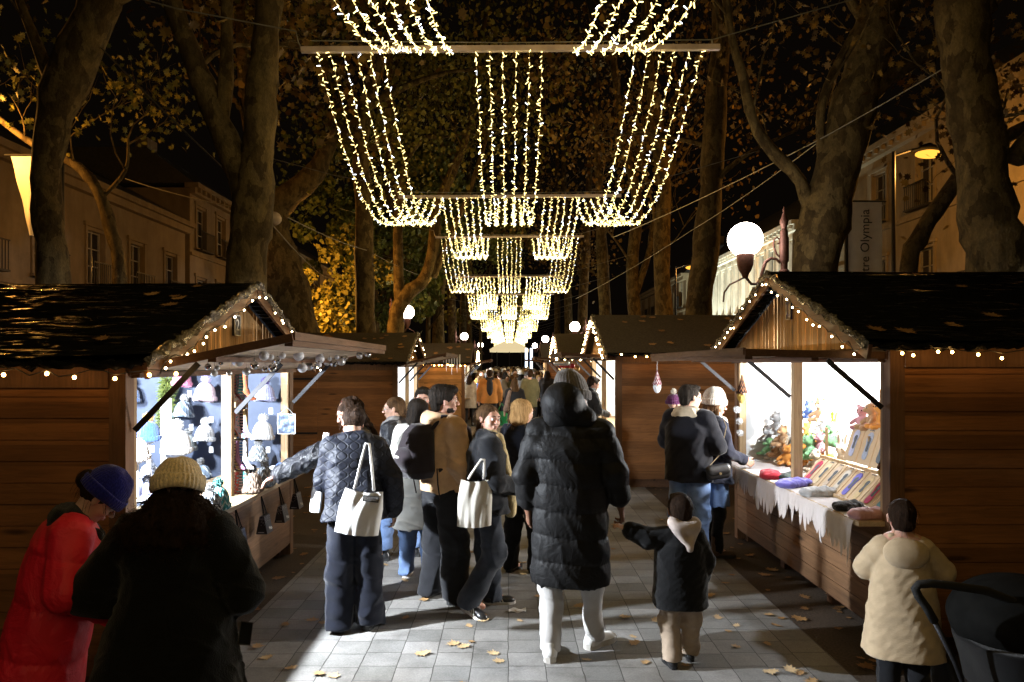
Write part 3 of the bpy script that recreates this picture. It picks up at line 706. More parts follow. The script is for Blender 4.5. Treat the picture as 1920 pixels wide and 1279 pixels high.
# --- left side
s = 128
tree('leaning plane tree at the far left with mottled bark and hanging brown leaves',
     [([gnd(s,112)]+S(s,(102,530),(90,420),(88,310),(112,185),(165,60),(205,-60),(225,-220)), (.27,.22,.20,.20,.26,.30,.28,.22), .2, (.75,.82,.9,.96))]+
     [(S(s,(110,190),(60,60),(20,-40)), .10, .05, (.5,.8)), (S(s,(190,10),(330,-60),(480,-90)), .14, .07, (.3,.5,.7,.9))], 11, barkM, leafBr, 2300, .17, True, .5, tlen=1.7)
s = 158
tree('thick forked plane tree behind the hat stall, its second stem leaning left',
     [([gnd(s,455)]+S(s,(462,530),(472,420),(482,310),(490,180),(500,60),(508,-60),(512,-200)), (.30,.245,.23,.20,.18,.155,.15,.13), .1, (.8,.9)),
      (S(s,(470,400),(452,330),(410,230),(370,130),(335,40),(300,-60),(250,-200)), (.16,.155,.14,.12,.11,.10), .08, (.5,.7,.85,.95)),
      (S(s,(415,240),(425,120),(425,40),(430,-80)), .09, .06, (.6,.9))], 12, barkM, leafBr, 2000, .15, True, .5, tlen=1.5)
s = 73
tree('stout plane tree beside the hat stall gable, limb reaching right',
     [([gnd(s,572)]+S(s,(556,630),(535,540),(512,450),(512,400),(545,365),(590,325),(618,270),(650,235),(700,195),(765,160),(840,135)), (.72,.62,.60,.53,.43,.35,.28,.23,.19,.14,.10,.08,.05), .08, (.7,.85)),
      (S(s,(512,430),(495,340),(470,240),(455,100),(450,-60)), (.27,.2,.17,.15), .1, (.5,.8,.95))], 13, barkM, leafBr, 1700, .16, False, .7, tlen=2.4)
s = 76
tree('straight slim plane trunk left of the aisle lights',
     [([gnd(s,690)]+S(s,(686,620),(683,500),(682,400),(676,280),(690,180),(735,60),(760,-60)), (.28,.25,.22,.20,.17,.14,.10), .08, (.5,.6,.7,.8,.9))], 14, barkM, leafYe, 2600, .13, False, .6, tlen=2)
s = 62
tree('sinuous plane tree with two snaking limbs left of the light curtains',
     [([gnd(s,738)]+S(s,(742,610),(760,555),(798,520),(815,450),(818,390),(850,320),(880,235),(890,160),(905,60),(930,-60)), (.27,.24,.21,.19,.16,.14,.12,.1,.08,.06), .05, (.5,.65,.8,.9)),
      (S(s,(812,520),(850,430),(880,360),(915,250)), .12, .05, (.5,.8)),
      (S(s,(750,570),(746,440),(755,320),(790,262),(830,258)), (.17,.13,.09,.05), .04, (.6,.9))], 15, barkM, leafYe, 2400, .13, False, .7, tlen=2.1)
s = 50
tree('dark upright trunk close behind the left globe lamp', [([gnd(s,728)]+S(s,(728,600),(730,450),(732,250),(730,100)), (.28,.25,.22,.18,.12), .1, (.4,.6,.8))], 16, barkD, leafGr, 2200, .16, False, .9, tlen=2.6)
for i, (px, s, lean) in enumerate([(822,38,8),(848,30,-6),(868,24,5),(880,19,0)]):
    tree('distant trunk on the left of the far aisle, %s' % ['nearest of four','second of four','third of four','farthest of four'][i], [([gnd(s,px)]+S(s,(px,600),(px+lean,480),(px+lean*2,350),(px+lean*4,230)), (.3,.27,.22,.16,.1), .1, (.4,.6,.8))], 20+i, barkD, leafYe if i < 2 else leafGr, 1300, .2, False, 1.1, tlen=2.8)
# small lit tree and greenery, left
s = 100
tree('slender young tree lit yellow by a street light, left of the forked plane', [([gnd(s,236)]+S(s,(226,530),(210,440),(190,372),(160,325),(128,302),(60,268),(10,232),(-40,190)), (.14,.125,.115,.10,.085,.07,.055,.04), .03, (.6,.7,.8,.9)),
      (S(s,(190,372),(235,320),(240,260)), .045, .02, (.5,.9))], 31, barkM, leafYe, 420, .14, True, .45, tlen=1.2, r_tw=.018)
def shrub(label, c, r, n, seed, mat, size=.13, name='leafy_tree', cat='tree'):
    rnd = random.Random(seed); t = thing(name, label, cat, (c[0], c[1], 0), 0, 'dense greenery behind the trunks'); mb = MB(); ends = []
    mb.tube([(c[0],c[1],0),(c[0]+.05,c[1],c[2]*.5),(c[0],c[1],c[2]*.9)], [.14,.1,.07], 8)
    for _ in range(7): twigs(mb, V(c[0],c[1],c[2]*rnd.uniform(.4,.9)), V(rnd.uniform(-1,1),rnd.uniform(-1,1),rnd.uniform(0,1)).normalized(), r[0]*.6, .05, 2, rnd, ends)
    mb.build('trunk', barkD, t, smooth=60, fix=False); lb = MB(); pts = []
    cl = [(V(rnd.gauss(0,.5)*r[0], rnd.gauss(0,.5)*r[1], rnd.uniform(-.8,.9)*r[2]), rnd.uniform(.2,.42)) for _ in range(34)]
    for _ in range(n):
        q, w = rnd.choice(cl); u = V(rnd.gauss(0,1), rnd.gauss(0,1), rnd.gauss(0,1)); u *= w*min(r)/max(u.length,.1)*rnd.uniform(.7,1.1)
        pts.append(V(*c)+q+u)
    add_leaves(lb, pts, size, rnd, False); lb.build('crown', mat, t, fix=False)
shrub('yellow lit leafy tree between the stout plane and the slim trunk', (P(640,540,60).x, 22.5, 4.3), (1.3,1.1,1.9), 3200, 41, leafYe, .15)
shrub('dark green tree beside the yellow lit one', (P(705,520,52).x, 26, 5.2), (1.7,1.2,3.2), 4200, 42, leafGr, .17)
shrub('tall dark green crown left of the light curtains, behind the snaking limbs', (P(800,400,40).x, 34, 8.5), (3.2,2.0,4.5), 5200, 43, leafGr, .24)
shrub('black green tree seen past the stout plane trunk', (P(595,480,58).x, 25.5, 5.0), (1.5,1.2,3.6), 3800, 44, leafGr, .17)
shrub('green crown low behind the middle of the light curtains', (P(900,330,26).x, 52, 9.5), (4.5,2.0,5.5), 4200, 45, leafYe, .34)
# --- right side
s = 128
tree('big leaning plane tree behind the toy chalet with forked limbs',
     [([gnd(s,1515)]+S(s,(1525,520),(1545,420),(1568,320),(1598,210),(1628,100),(1655,0),(1680,-120),(1690,-260)), (.36,.34,.33,.32,.30,.31,.28,.24,.2), .2, (.8,.9,.96)),
      (S(s,(1530,430),(1500,340),(1440,275),(1410,220),(1392,140),(1370,60),(1355,-60)), (.11,.09,.075,.06,.05), .03, (.3,.5,.7,.9)),
      (S(s,(1600,210),(1660,150),(1720,110),(1790,75),(1860,10)), (.15,.13,.11,.09), .06, (.4,.6,.8)),
      (S(s,(1545,320),(1538,250),(1545,180),(1585,90),(1620,40)), .07, .05, (.5,)),
      (S(s,(1640,60),(1600,10),(1560,-60)), .09, .06, (.5,.9))], 51, barkM, leafBr, 1300, .13, True, .5, tlen=1.6)
s = 152
tree('thickest plane trunk at the right, one edge catching lamplight',
     [([gnd(s,1885)]+S(s,(1868,520),(1850,400),(1838,280),(1818,160),(1806,60),(1803,-60),(1800,-220)), (.36,.33,.30,.29,.29,.28,.27,.24), .2, (.85,.95)),
      (S(s,(1900,300),(1960,230),(2040,190)), .12, .07, (.5,.9))], 52, barkM, leafBr, 700, .13, True, .5)
s = 118
tree('dark slanting branch tree before the right facade', [([gnd(s,1690)]+S(s,(1702,520),(1722,450),(1768,375),(1830,300),(1900,250),(1990,215)), (.16,.13,.13,.12,.11,.1), .08, (.6,.8)),], 53, barkD, leafBr, 500, .12, True, .45)
s = 80
tree('straight dark trunk left of the bright globe lamp', [([gnd(s,1302)]+S(s,(1308,600),(1322,480),(1333,350),(1342,200),(1352,60),(1360,-80)), (.34,.31,.28,.25,.22,.19), .15, (.5,.6,.7,.8,.9))], 54, barkD, leafBr, 1300, .12, False, .7, tlen=2.2)
s = 58
tree('grey trunk with upswept branches behind the plank chalet roof', [([gnd(s,1248)]+S(s,(1245,590),(1240,470),(1245,350),(1230,230),(1215,100),(1210,-40)), (.30,.27,.24,.22,.18,.13), .1, (.4,.5,.6,.7,.8,.9))], 55, barkM, leafBr, 900, .13, False, .8, tlen=2.6)
s = 48
tree('bare twin trunk right of the light curtains', [([gnd(s,1192)]+S(s,(1190,600),(1185,500),(1195,380),(1170,260),(1150,120)), (.27,.25,.22,.18,.13), .1, (.4,.5,.6,.7,.8,.9)),(S(s,(1188,560),(1215,480),(1230,400),(1265,300)), .15, .08, (.4,.7,.9))], 56, barkM, leafBr, 900, .14, False, .9, tlen=3)
for i, (px, s, lean) in enumerate([(1135,38,-6),(1092,30,6),(1066,24,-4),(1045,19,0)]):
    tree('distant trunk on the right of the far aisle, %s' % ['nearest of four','second of four','third of four','farthest of four'][i], [([gnd(s,px)]+S(s,(px,600),(px+lean,480),(px+lean*2,350),(px+lean*3,200)), (.36,.32,.26,.2,.1), .1, (.4,.6,.8))], 60+i, barkM if i < 1 else barkD, leafBr, 800, .2, False, 1.1, tlen=2.8)
# ================================================================== buildings
def stone(name, col):
    m, t = newmat(name); v = t.coord(); n = t.noise(v, 3, 6, .65); n2 = t.noise(t.coord((1,1,.25)), 2, 5); n3 = t.noise(v, 40, 3)
    c = t.mix(1, t.ramp(n, [(.3, tuple(x*.8 for x in col)), (.7, col)]), t.ramp(n2, [(.3,.7),(.65,1.05)]), 'MULTIPLY')
    t.bsdf(c, .85, 0, t.bump(n3, .3, .01), .2); return m
stoneR = stone('cream limestone', (.27,.22,.15)); stoneL = stone('pale plaster', (.19,.15,.10)); stoneW = stone('white stone', (.70,.68,.62))
slate = M('slate roof', (.05,.05,.055), .6, 0, .3, 8); glassD = M('dark window glass', (.012,.013,.016), .12, 0, .2, 2, spec=.6); shutM = M('weathered shutters', (.20,.19,.17), .7, 0, .2, 10)
litW = emis('dim lit window', (.75,.85,1.0), .55, False); litY = emis('warm lit window', (1,.72,.35), 1.6, False); ironB = M('balcony iron', (.02,.02,.02), .5, .5)
def building(label, sg, xp, y0, y1, floors, hz, wm, roofh, wsp=2.6, mod=True, depth=9, lit=(), litm=None, win=(1.1, 1.9), z0s=None, balc=True, name='town_house'):
    """facade at x = sg*xp facing the aisle, running y0..y1"""
    X = lambda v: sg*(xp+v); t = thing(name, label, 'building', (X(depth/2), (y0+y1)/2, 0), 0, None)
    zf = z0s or [hz*k/floors for k in range(floors)]; nw = max(1, int((y1-y0)/wsp)); ww, wh = win; ys = [y0+(y1-y0)*(k+.5)/nw for k in range(nw)]
    mb = MB(); th = .35
    # wall built as piers and bands round the openings
    ops = [(y-ww/2, y+ww/2) for y in ys]; edge = [y0]+[q for o in ops for q in o]+[y1]
    rows = [(z+.75, z+.75+wh) for z in zf]
    zc = 0
    for a, b2 in rows:
        mb.box((X(0), y0, zc), (X(th), y1, a))
        for k in range(0, len(edge), 2): mb.box((X(0), edge[k], a), (X(th), edge[k+1], b2))
        zc = b2
    mb.box((X(0), y0, zc), (X(th), y1, hz)); mb.box((X(th), y0, 0), (X(depth), y0+th, hz)); mb.box((X(th), y1-th, 0), (X(depth), y1, hz)); mb.box((X(depth-.1), y0+th, 0), (X(depth), y1-th, hz))
    mb.build('wall', wm, t)
    mb = MB(); mb.box((X(-.45), y0-.1, hz), (X(.2), y1+.1, hz+.22)); mb.box((X(-.28), y0-.05, hz-.28), (X(-.001), y1+.05, hz))
    if mod:
        y = y0+.2
        while y < y1-.2: mb.box((X(-.43), y, hz-.18), (X(-.281), y+.16, hz-.002)); y += .55
    for z in zf[1:]: mb.box((X(-.1), y0, z+.28), (X(-.001), y1, z+.42))
    mb.build('cornice', wm, t)
    mb = MB(); a = (X(-.2), y0, hz+.22); mb.hexa([(X(-.2),y0,hz+.225),(X(depth),y0,hz+.225),(X(depth),y1,hz+.225),(X(-.2),y1,hz+.225),(X(2.2),y0+.3,hz+roofh),(X(depth-1),y0+.3,hz+roofh),(X(depth-1),y1-.3,hz+roofh),(X(2.2),y1-.3,hz+roofh)]); rf = mb.build('roof', slate, t)
    mb = MB(); mb.box((X(3), y0+2, hz+roofh*.6), (X(3.6), y0+3, hz+roofh+1)); mb.build('chimney', wm, rf)
    for ri, (a, b2) in enumerate(rows):
        for wi, y in enumerate(ys):
            mb = MB()
            for ya, yb in ((y-ww/2-.12, y-ww/2), (y+ww/2, y+ww/2+.12)): mb.box((X(-.06), ya, a-.05), (X(-.002), yb, b2+.12))
            mb.box((X(-.09), y-ww/2-.2, b2+.121), (X(-.003), y+ww/2+.2, b2+.26)); mb.box((X(-.12), y-ww/2-.15, a-.14), (X(-.002), y+ww/2+.15, a-.051))
            w_ = mb.build('window', wm, t)
            mb = MB(); mb.box((X(.2), y-ww/2, a), (X(.22), y+ww/2, b2)); mb.build('pane', (litm or litW) if (ri, wi) in lit else glassD, w_)
            mb = MB(); 
            for q in (-ww/2+.02, -.025, ww/2-.07): mb.box((X(.14), y+q, a), (X(.199), y+q+.05, b2))
            for q in (0, .33, .66, .97): mb.box((X(.15), y-ww/2+.07, a+q*wh), (X(.198), y+ww/2-.07, a+q*wh+.04))
            mb.build('sash', shutM, w_)
            if balc and ri >= 1:
                mb = MB(); mb.box((X(-.4), y-ww/2-.2, a-.2), (X(-.13), y+ww/2+.2, a-.14)); mb.box((X(-.4), y-ww/2-.2, a+.7), (X(-.36), y+ww/2+.2, a+.74)); k = y-ww/2-.2
                while k < y+ww/2+.2: mb.box((X(-.39), k, a-.14), (X(-.37), k+.02, a+.7)); k += .13
                mb.build('balcony', ironB, w_)
    return t
building('tall cream stone building at the right with cornice brackets and iron balconies', 1, 15, 11.5, 34, 3, 10.6, stoneR, 2.4, 2.9, lit={(2,6)})
building('floodlit white colonnaded building beyond the bright globe lamp', 1, 14.5, 36, 54, 2, 9.0, stoneW, 2.5, 1.5, lit={(1,k) for k in range(12)}, litm=emis('lit tall windows', (1,.93,.72), 2.0, False), win=(.75,3.0), balc=False, name='theatre_building')
building('far pale building on the right, behind bare trunks', 1, 14, 57, 80, 3, 9, stoneR, 2.5, 3, mod=False)
building('long pale plaster house at the left with small iron balconies', -1, 15, 16, 33.3, 2, 8.3, stoneL, 1.6, 2.6, mod=False)
building('taller narrow house just past the pale plaster one on the left', -1, 15, 33.8, 41, 3, 10.3, stoneL, 2, 2.4, mod=True, lit={(1,1)})
building('warm lit house far along the left, glimpsed between trunks', -1, 14, 43, 62, 3, 9, stoneR, 2, 2.6, mod=False, lit={(0,2),(0,4),(1,5)}, litm=litY)
# floodlights on the white building
for y in (40, 47, 52):
    t = thing('floodlight', 'ground floodlight washing the white colonnaded building, %s' % {40:'nearest', 47:'middle', 52:'farthest'}[y], 'floodlight', (12.2, y, 0), 0, 'floodlights before the white building')
    mb = MB(); mb.box((12.05, y-.2, .25), (12.3, y+.2, .5)); mb.tube([(12.2,y,0),(12.2,y,.25)], .05, 6); mb.build('housing', steelM, t); mb = MB(); mb.box((12.301, y-.17, .28), (12.31, y+.17, .47)); mb.build('lens', emis('floodlight lens', (.95,1,.85), 8, False), t)
    lamp('SPOT', (12.4, y, .5), 4200, (.93,1,.80), 'flood_beam', .1, rot=(R(180-35)*1, 0, R(-90)), spot=R(125), parent=t)
# ================================================================== banners
canv = M('banner canvas', (.85,.83,.82), .8, 0, .06, 5, 0)
def banner(label, x, y, zt, w, hgt, pole_dx, txt=None, fold=.04, taper=0, sg=1):
    t = thing('street_banner', label, 'banner', (x+pole_dx, y, 0)); px = x+pole_dx
    mb = MB(); mb.tube([(px,y,0),(px,y,zt+.5)], .045, 10); mb.tube([(px,y,zt+.01),(x-(pole_dx/abs(pole_dx))*w*.62,y,zt+.01)], .022, 8); mb.build('pole', steelM, t, smooth=40)
    mb = MB()
    def f(u, v):
        ww = w*(1-taper*v); return (x+(u-.5)*ww+(w-ww)*.0, y+fold*math.sin(u*9+v*3)*v+.012*math.sin(v*14), zt-hgt*v)
    def f2(u, v): a = f(u, v); return (a[0], a[1]+.006, a[2])
    mb.grid(f, 16, 20); mb.grid(f2, 16, 20); c = mb.build('cloth', canv, t, smooth=True)
    if txt:
        for s_, sz, dx, dz in txt:
            m4 = frame((x+dx, y-.075, zt-dz), (0,0,1), (-1,0,0)); text_mb(s_, sz, m4, .003).build('lettering', M('grey print', (.07,.07,.08), .7), c, smooth=False)
banner('grey white street banner lettered upright, above the toy chalet roof', P(1622,0,77).x, F/77, H+(VY-378)/77, .82, 2.6, -.46, [('Théâtre Olympia', .31, -.03, 1.27)], .03)
banner('folded white banner lit yellow by the far left plane tree', P(66,0,100).x, F/100, H+(VY-292)/100, .92, 1.5, .5, None, .05, .75)
# cables and hanging fittings
def cable(label, pts, r=.009, name='cable'):
    t = MB(); o = []
    for a, b2 in zip(pts, pts[1:]):
        for k in range(8): q = k/8; p = Vector(a).lerp(Vector(b2), q); p.z -= .06*(b2[1]*0+1)*4*q*(1-q)*((Vector(b2)-Vector(a)).length)*.12; o.append(p)
    o.append(Vector(pts[-1])); t.tube(o, r, 5); return prop(t.build(name, M('steel cable', (.25,.24,.22), .5, .5)), label, 'cable', 'cables strung between the trees')
cable('thick cable slanting down from the left plane to the forked one', [P(185,85,128), P(455,350,150)], .012)
cable('thin cable from the young lit tree to the forked plane', [P(235,335,100), P(470,395,140)])
cable('thin cable running right from the forked plane towards the aisle', [P(540,408,126), P(690,470,76), P(800,520,50)])
cable('thin cable from the forked plane down to the greenery', [P(505,415,140), P(610,520,70)])
cable('thin cable from the bar up to the thick right trunk', [P(1150,445,76), P(1530,265,128), P(1800,110,150)])
cable('long thin cable from the right trunk to the leaning plane', [P(1080,560,50), P(1300,430,80), P(1530,270,128)], .008)
t = thing('hanging_lamp', 'pale unlit egg shaped lamp hanging by the forked plane tree', 'lamp', tuple(P(512,410,140)))
mb = MB(); mb.ball(P(512,410,140), .10, 14, squash=(1.15,1,.95)); mb.build('shade', M('opal shade unlit', (.42,.33,.26), .5), t, smooth=True); mb = MB(); mb.tube([P(497,397,140), P(505,404,140)], .03, 8); mb.build('socket', steelM, t)
# ================================================================== people
def skinm(name, c):
    m, t = newmat(name); v = t.coord(); n = t.noise(v, 18, 4); c1 = t.ramp(n, [(.3, tuple(x*f for x, f in zip(c, (.86,.80,.78)))), (.7, c)])
    t.bsdf(c1, .5, 0, t.bump(t.noise(v, 160, 2), .12, .002), .35, **{'Subsurface Weight': .12, 'Subsurface Scale': .01}); return m
skinA = skinm('light skin', (.60,.38,.28)); skinB = skinm('rosy skin', (.62,.36,.27)); skinC = skinm('brown skin', (.20,.10,.06))
def hairm(name, a, b):
    m, t = newmat(name); v = t.coord((1,1,.12)); n = t.noise(v, 70, 4, .7)
    t.bsdf(t.ramp(n, [(.3, a), (.7, b)]), .7, 0, t.bump(n, .9, .012), .10); return m
hBlack = hairm('black hair', (.006,.005,.004), (.022,.015,.010)); hBrown = hairm('dark brown hair', (.009,.005,.003), (.035,.017,.008)); hAub = hairm('mid brown hair', (.035,.018,.008), (.11,.058,.024))
hBlond = hairm('blond hair', (.16,.085,.03), (.42,.25,.10)); hGrey = hairm('grey hair', (.10,.09,.08), (.28,.25,.22))
eyeW = M('eye white', (.75,.72,.70), .25, 0, .02); irisM = M('iris', (.03,.025,.02), .2, 0, .05); lipM = M('lips', (.42,.15,.12), .45, 0, .1, 30); browM = M('brow hair', (.05,.03,.015), .8)
F_ = fabric
blackF = F_('black wool', (.007,.007,.0075)); charF = F_('charcoal cotton', (.014,.0145,.017)); navyF = F_('navy cloth', (.006,.0075,.014)); creamF = F_('cream fleece', (.60,.50,.36), bstr=.5, weave=160)
tanF = F_('tan sweatshirt', (.55,.36,.21)); whiteF = F_('white cotton', (.72,.71,.69), var=.06); denimF = F_('blue denim', (.13,.20,.36), var=.45, scale=5); denimL = F_('light washed denim', (.28,.36,.50), var=.4, scale=4); denimD = F_('dark grey denim', (.024,.028,.037), var=.4, scale=5)
beigeF = F_('beige cotton', (.40,.31,.23)); greyF = F_('grey wool', (.16,.15,.14)); oliveF = F_('olive canvas', (.09,.085,.045)); orangeF = F_('rust corduroy', (.42,.17,.04)); redN = None
m, t = newmat('red nylon'); v = t.coord(); n = t.noise(v, 7, 5, .6, .8); t.bsdf(t.ramp(t.noise(v, 4, 3), [(.3, (.62,.006,.022)), (.7, (.85,.014,.040))]), .58, 0, t.bump(n, .6, .03), .5); redN = m
m, t = newmat('black nylon'); v = t.coord(); n = t.noise(v, 7, 5, .6, .8); t.bsdf((.005,.0047,.005), .62, 0, t.bump(n, .5, .03), .22); blkN = m
m, t = newmat('creased black leather'); v = t.coord(); n = t.noise(v, 12, 5, .7, 1.5); t.bsdf((.012,.013,.017), .36, 0, t.bump(n, .9, .03), .45); leatherM = m
m, t = newmat('quilted navy cloth'); v = t.coord((1,1,1)); w1 = t.n('ShaderNodeTexWave', wave_type='BANDS', bands_direction='X', wave_profile='SIN')
for k, x in (('Scale', 3.4), ('Distortion', 0), ('Detail', 0)): w1.inputs[k].default_value = x
sp = t.n('ShaderNodeSeparateXYZ'); t.l(v, sp.inputs[0]); off = t.math('MULTIPLY', t.math('SINE', t.math('MULTIPLY', sp.outputs[2], 45)), .038); cb = t.n('ShaderNodeCombineXYZ'); t.l(t.math('ADD', sp.outputs[0], off), cb.inputs[0]); t.l(cb.outputs[0], w1.inputs[0])
w2 = t.n('ShaderNodeTexWave', wave_type='BANDS', bands_direction='X', wave_profile='SIN'); w2.inputs['Scale'].default_value = 3.4; cb2 = t.n('ShaderNodeCombineXYZ'); t.l(t.math('SUBTRACT', sp.outputs[0], off), cb2.inputs[0]); t.l(cb2.outputs[0], w2.inputs[0])
sm = t.math('MULTIPLY', t.ramp(w1.outputs['Fac'], [(0,0),(.10,1)]), t.ramp(w2.outputs['Fac'], [(0,0),(.10,1)]))
t.bsdf(t.mix(sm, (.005,.006,.010), (.011,.013,.022)), .6, 0, t.bump(sm, .45, .01), .25); quiltM = m
shoeB = M('black shoe leather', (.012,.012,.013), .3, 0, .2, 20, spec=.6); soleW = M('pale rubber sole', (.55,.52,.47), .6); soleB = M('black rubber sole', (.02,.02,.02), .7); shoeW = M('white trainer leather', (.75,.74,.72), .5, 0, .05, 20, 25, .3)
def knit(name, col, per=.0, bstr=.7, sc=120):
    m, t = newmat(name); v = t.coord((1,1,.5)); n = t.noise(v, sc, 2); n2 = t.noise(t.coord(), 14, 3)
    c = t.mix(1, t.ramp(n, [(.3, tuple(x*.65 for x in col)), (.65, tuple(min(1, x*1.15) for x in col))]), t.ramp(n2, [(.3,.85),(.7,1.08)]), 'MULTIPLY')
    t.bsdf(c, .95, 0, t.bump(n, bstr, .006), .15, **{'Sheen Weight': .3}); return m
kBlue = knit('cobalt knit', (.012,.014,.22)); kCream = knit('cream knit', (.88,.70,.44)); kIvory = knit('ivory knit', (.70,.64,.54)); kGrey = knit('taupe knit', (.13,.115,.105)); kPurp = knit('purple knit', (.10,.02,.08)); kScarf = knit('straw scarf knit', (.48,.37,.18))
def Tm(piv, rx=0, ry=0, rz=0):
    return Matrix.Translation(piv) @ Matrix.Rotation(rz,4,'Z') @ Matrix.Rotation(ry,4,'Y') @ Matrix.Rotation(rx,4,'X') @ Matrix.Translation(-Vector(piv))
def hand(w, d, nrm, side, curl=.5, s=1.0, spread=.12):
    """palm, four unequal bent fingers and a thumb leaving the side of the palm"""
    w, d = Vector(w), Vector(d).normalized(); n = Vector(nrm); n = (n-d*n.dot(d)).normalized(); x = d.cross(n).normalized()*side
    pr = []
    for q, l in ((-.028,.082),(-.009,.088),(.010,.086),(.028,.078)): pr.append(('cap', w+x*q*s*.7, w+(d*l+x*q)*s, .014*s, .0125*s, .012))
    for q, l, z0 in ((.030,.068,.080),(.011,.078,.090),(-.009,.072,.087),(-.028,.056,.080)):
        p = w+(d*z0+x*q)*s; a = curl; dd = (d*math.cos(a*.7)+n*math.sin(a*.7)+x*q*spread*4).normalized(); p1 = p+dd*l*.45*s; d2 = (d*math.cos(a*1.8)+n*math.sin(a*1.8)).normalized(); p2 = p1+d2*l*.32*s; d3 = (d*math.cos(a*2.6)+n*math.sin(a*2.6)).normalized()
        pr += [('cap', p, p1, .0095*s, .0088*s, .005), ('cap', p1, p2, .0088*s, .008*s, .004), ('cap', p2, p2+d3*l*.25*s, .008*s, .0068*s, .004)]
    b = w+(d*.025+x*.026)*s; c1 = b+(d*.032+x*.028+n*.012)*s; pr += [('cap', b, c1, .0135*s, .0105*s, .012), ('cap', c1, c1+(d*.030+x*.006+n*.012)*s, .0100*s, .008*s, .004)]
    return pr
def head_prims(Hm, hs=1.0, male=False):
    """face built round the head centre, looking along +Y"""
    R3 = Hm.to_3x3(); rn = np.array(R3); P_ = lambda x, y, z: Hm @ (V(x, y, z)*hs); E = lambda c, r, k=.015: ('ell', P_(*c), tuple(q*hs for q in r), rn, k*hs); C = lambda a, b, r0, r1, k=.008: ('cap', P_(*a), P_(*b), r0*hs, r1*hs, k*hs)
    j = .006 if male else 0
    pr = [E((0,-.014,.032),(.076,.098,.088)), E((0,.028,-.030),(.062+j,.064,.082),.03), E((0,.060,-.086),(.024+j,.024,.020),.02), E((0,.072,.028),(.055,.024,.026),.02),
          C((-.034,.088,.016),(.034,.088,.016),.0085,.0085,.012), C((0,.096,.008),(0,.115,-.030),.0075,.0115), E((-.011,.104,-.034),(.009,.010,.008),.006), E((.011,.104,-.034),(.009,.010,.008),.006),
          E((-.038,.068,-.030),(.022,.020,.022),.02), E((.038,.068,-.030),(.022,.020,.022),.02)]
    pr += [('-ell', P_(sx*.031,.106,.000), (.0165*hs,.017*hs,.011*hs), rn, .008*hs) for sx in (-1,1)]
    pr += [C((-.019,.090,-.060),(.019,.090,-.060),.0065,.0065,.006), C((-.014,.088,-.070),(.014,.088,-.070),.0075,.0075,.005)]
    for sx in (-1,1): pr += [E((sx*.079,-.004,-.006),(.008,.019,.031),.006), E((sx*.083,-.010,.010),(.008,.015,.016),.004)]
    return pr
def limbp(a, b, c, r, k=.03): return [('cap', a, b, r[0], r[1], k), ('cap', b, c, r[1], r[2], k)]
def beanie(xf, mat, parent, s=1.0, tall=.0, cuff=.05, ribs=34, amp=.018, name='beanie', tilt=0, slouch=.0, pom=None, z0=.012, smoothcap=False):
    """ribbed knitted hat round the skull"""
    mb = MB(); n = ribs*5
    rx, ry = .094, .112
    prof = []
    zt = .155+tall
    for k in range(19):
        a = k/18; ang = a*math.pi/2; prof.append(((math.cos(ang)**.75 if a < 1 else 0), z0+cuff*.85+(zt-z0-cuff*.85)*math.sin(ang)**1.15, 1.0))
    body = prof; cu = [(1.02, z0+cuff*.85, 1), (1.10, z0+cuff*.98, 1), (1.13, z0+cuff*.8, 1), (1.13, z0+cuff*.3, 1), (1.10, z0, 1), (1.0, z0-.004, 1)] if cuff else [(1.0, z0, 1)]
    full = cu[::-1]+body
    vs = []; fs = []
    for i, (r, z, _) in enumerate(full):
        for k in range(n):
            an = 2*math.pi*k/n; rib = 1+amp*math.cos(ribs*an)*(1 if i > 0 else .3)*min(1, r*1.5); rr = max(r, .02)*rib
            y = ry*rr*math.sin(an)-.012-slouch*max(0, z-z0)*1.2
            vs.append(V(rx*rr*math.cos(an), y, z+.003*math.sin(3*an+i*.5)-.25*(.0)*y)*s)
    for i in range(len(full)-1):
        for k in range(n): a = i*n+k; b2 = i*n+(k+1) % n; fs.append((a, b2, b2+n, a+n))
    fs.append(tuple((len(full)-1)*n+k for k in range(n)))
    mb.add([xf @ Matrix.Rotation(tilt,4,'X') @ v for v in vs], fs); o = mb.build(name, mat, parent, smooth=True, world=False, fix=False)
    if pom:
        pm = MB(); pompom(pm, xf @ Matrix.Rotation(tilt,4,'X') @ (V(0,-.012-slouch*.15,zt+.03)*s), .05*s); pm.build('pompom', pom, o, world=False, fix=False)
    return o
def pompom(mb, c, r, n=260, rnd=random):
    c = Vector(c); mb.ball(c, r*.72, 10)
    for _ in range(n):
        d = Vector((rnd.gauss(0,1), rnd.gauss(0,1), rnd.gauss(0,1))).normalized(); u = d.orthogonal().normalized()*r*.09; w = d.cross(u); p = c+d*r*.6; e = c+d*r*rnd.uniform(.9,1.12)
        mb.add([p+u, p-u*.5+w*.8, p-u*.5-w*.8, e], [(0,1,3),(1,2,3),(2,0,3)])
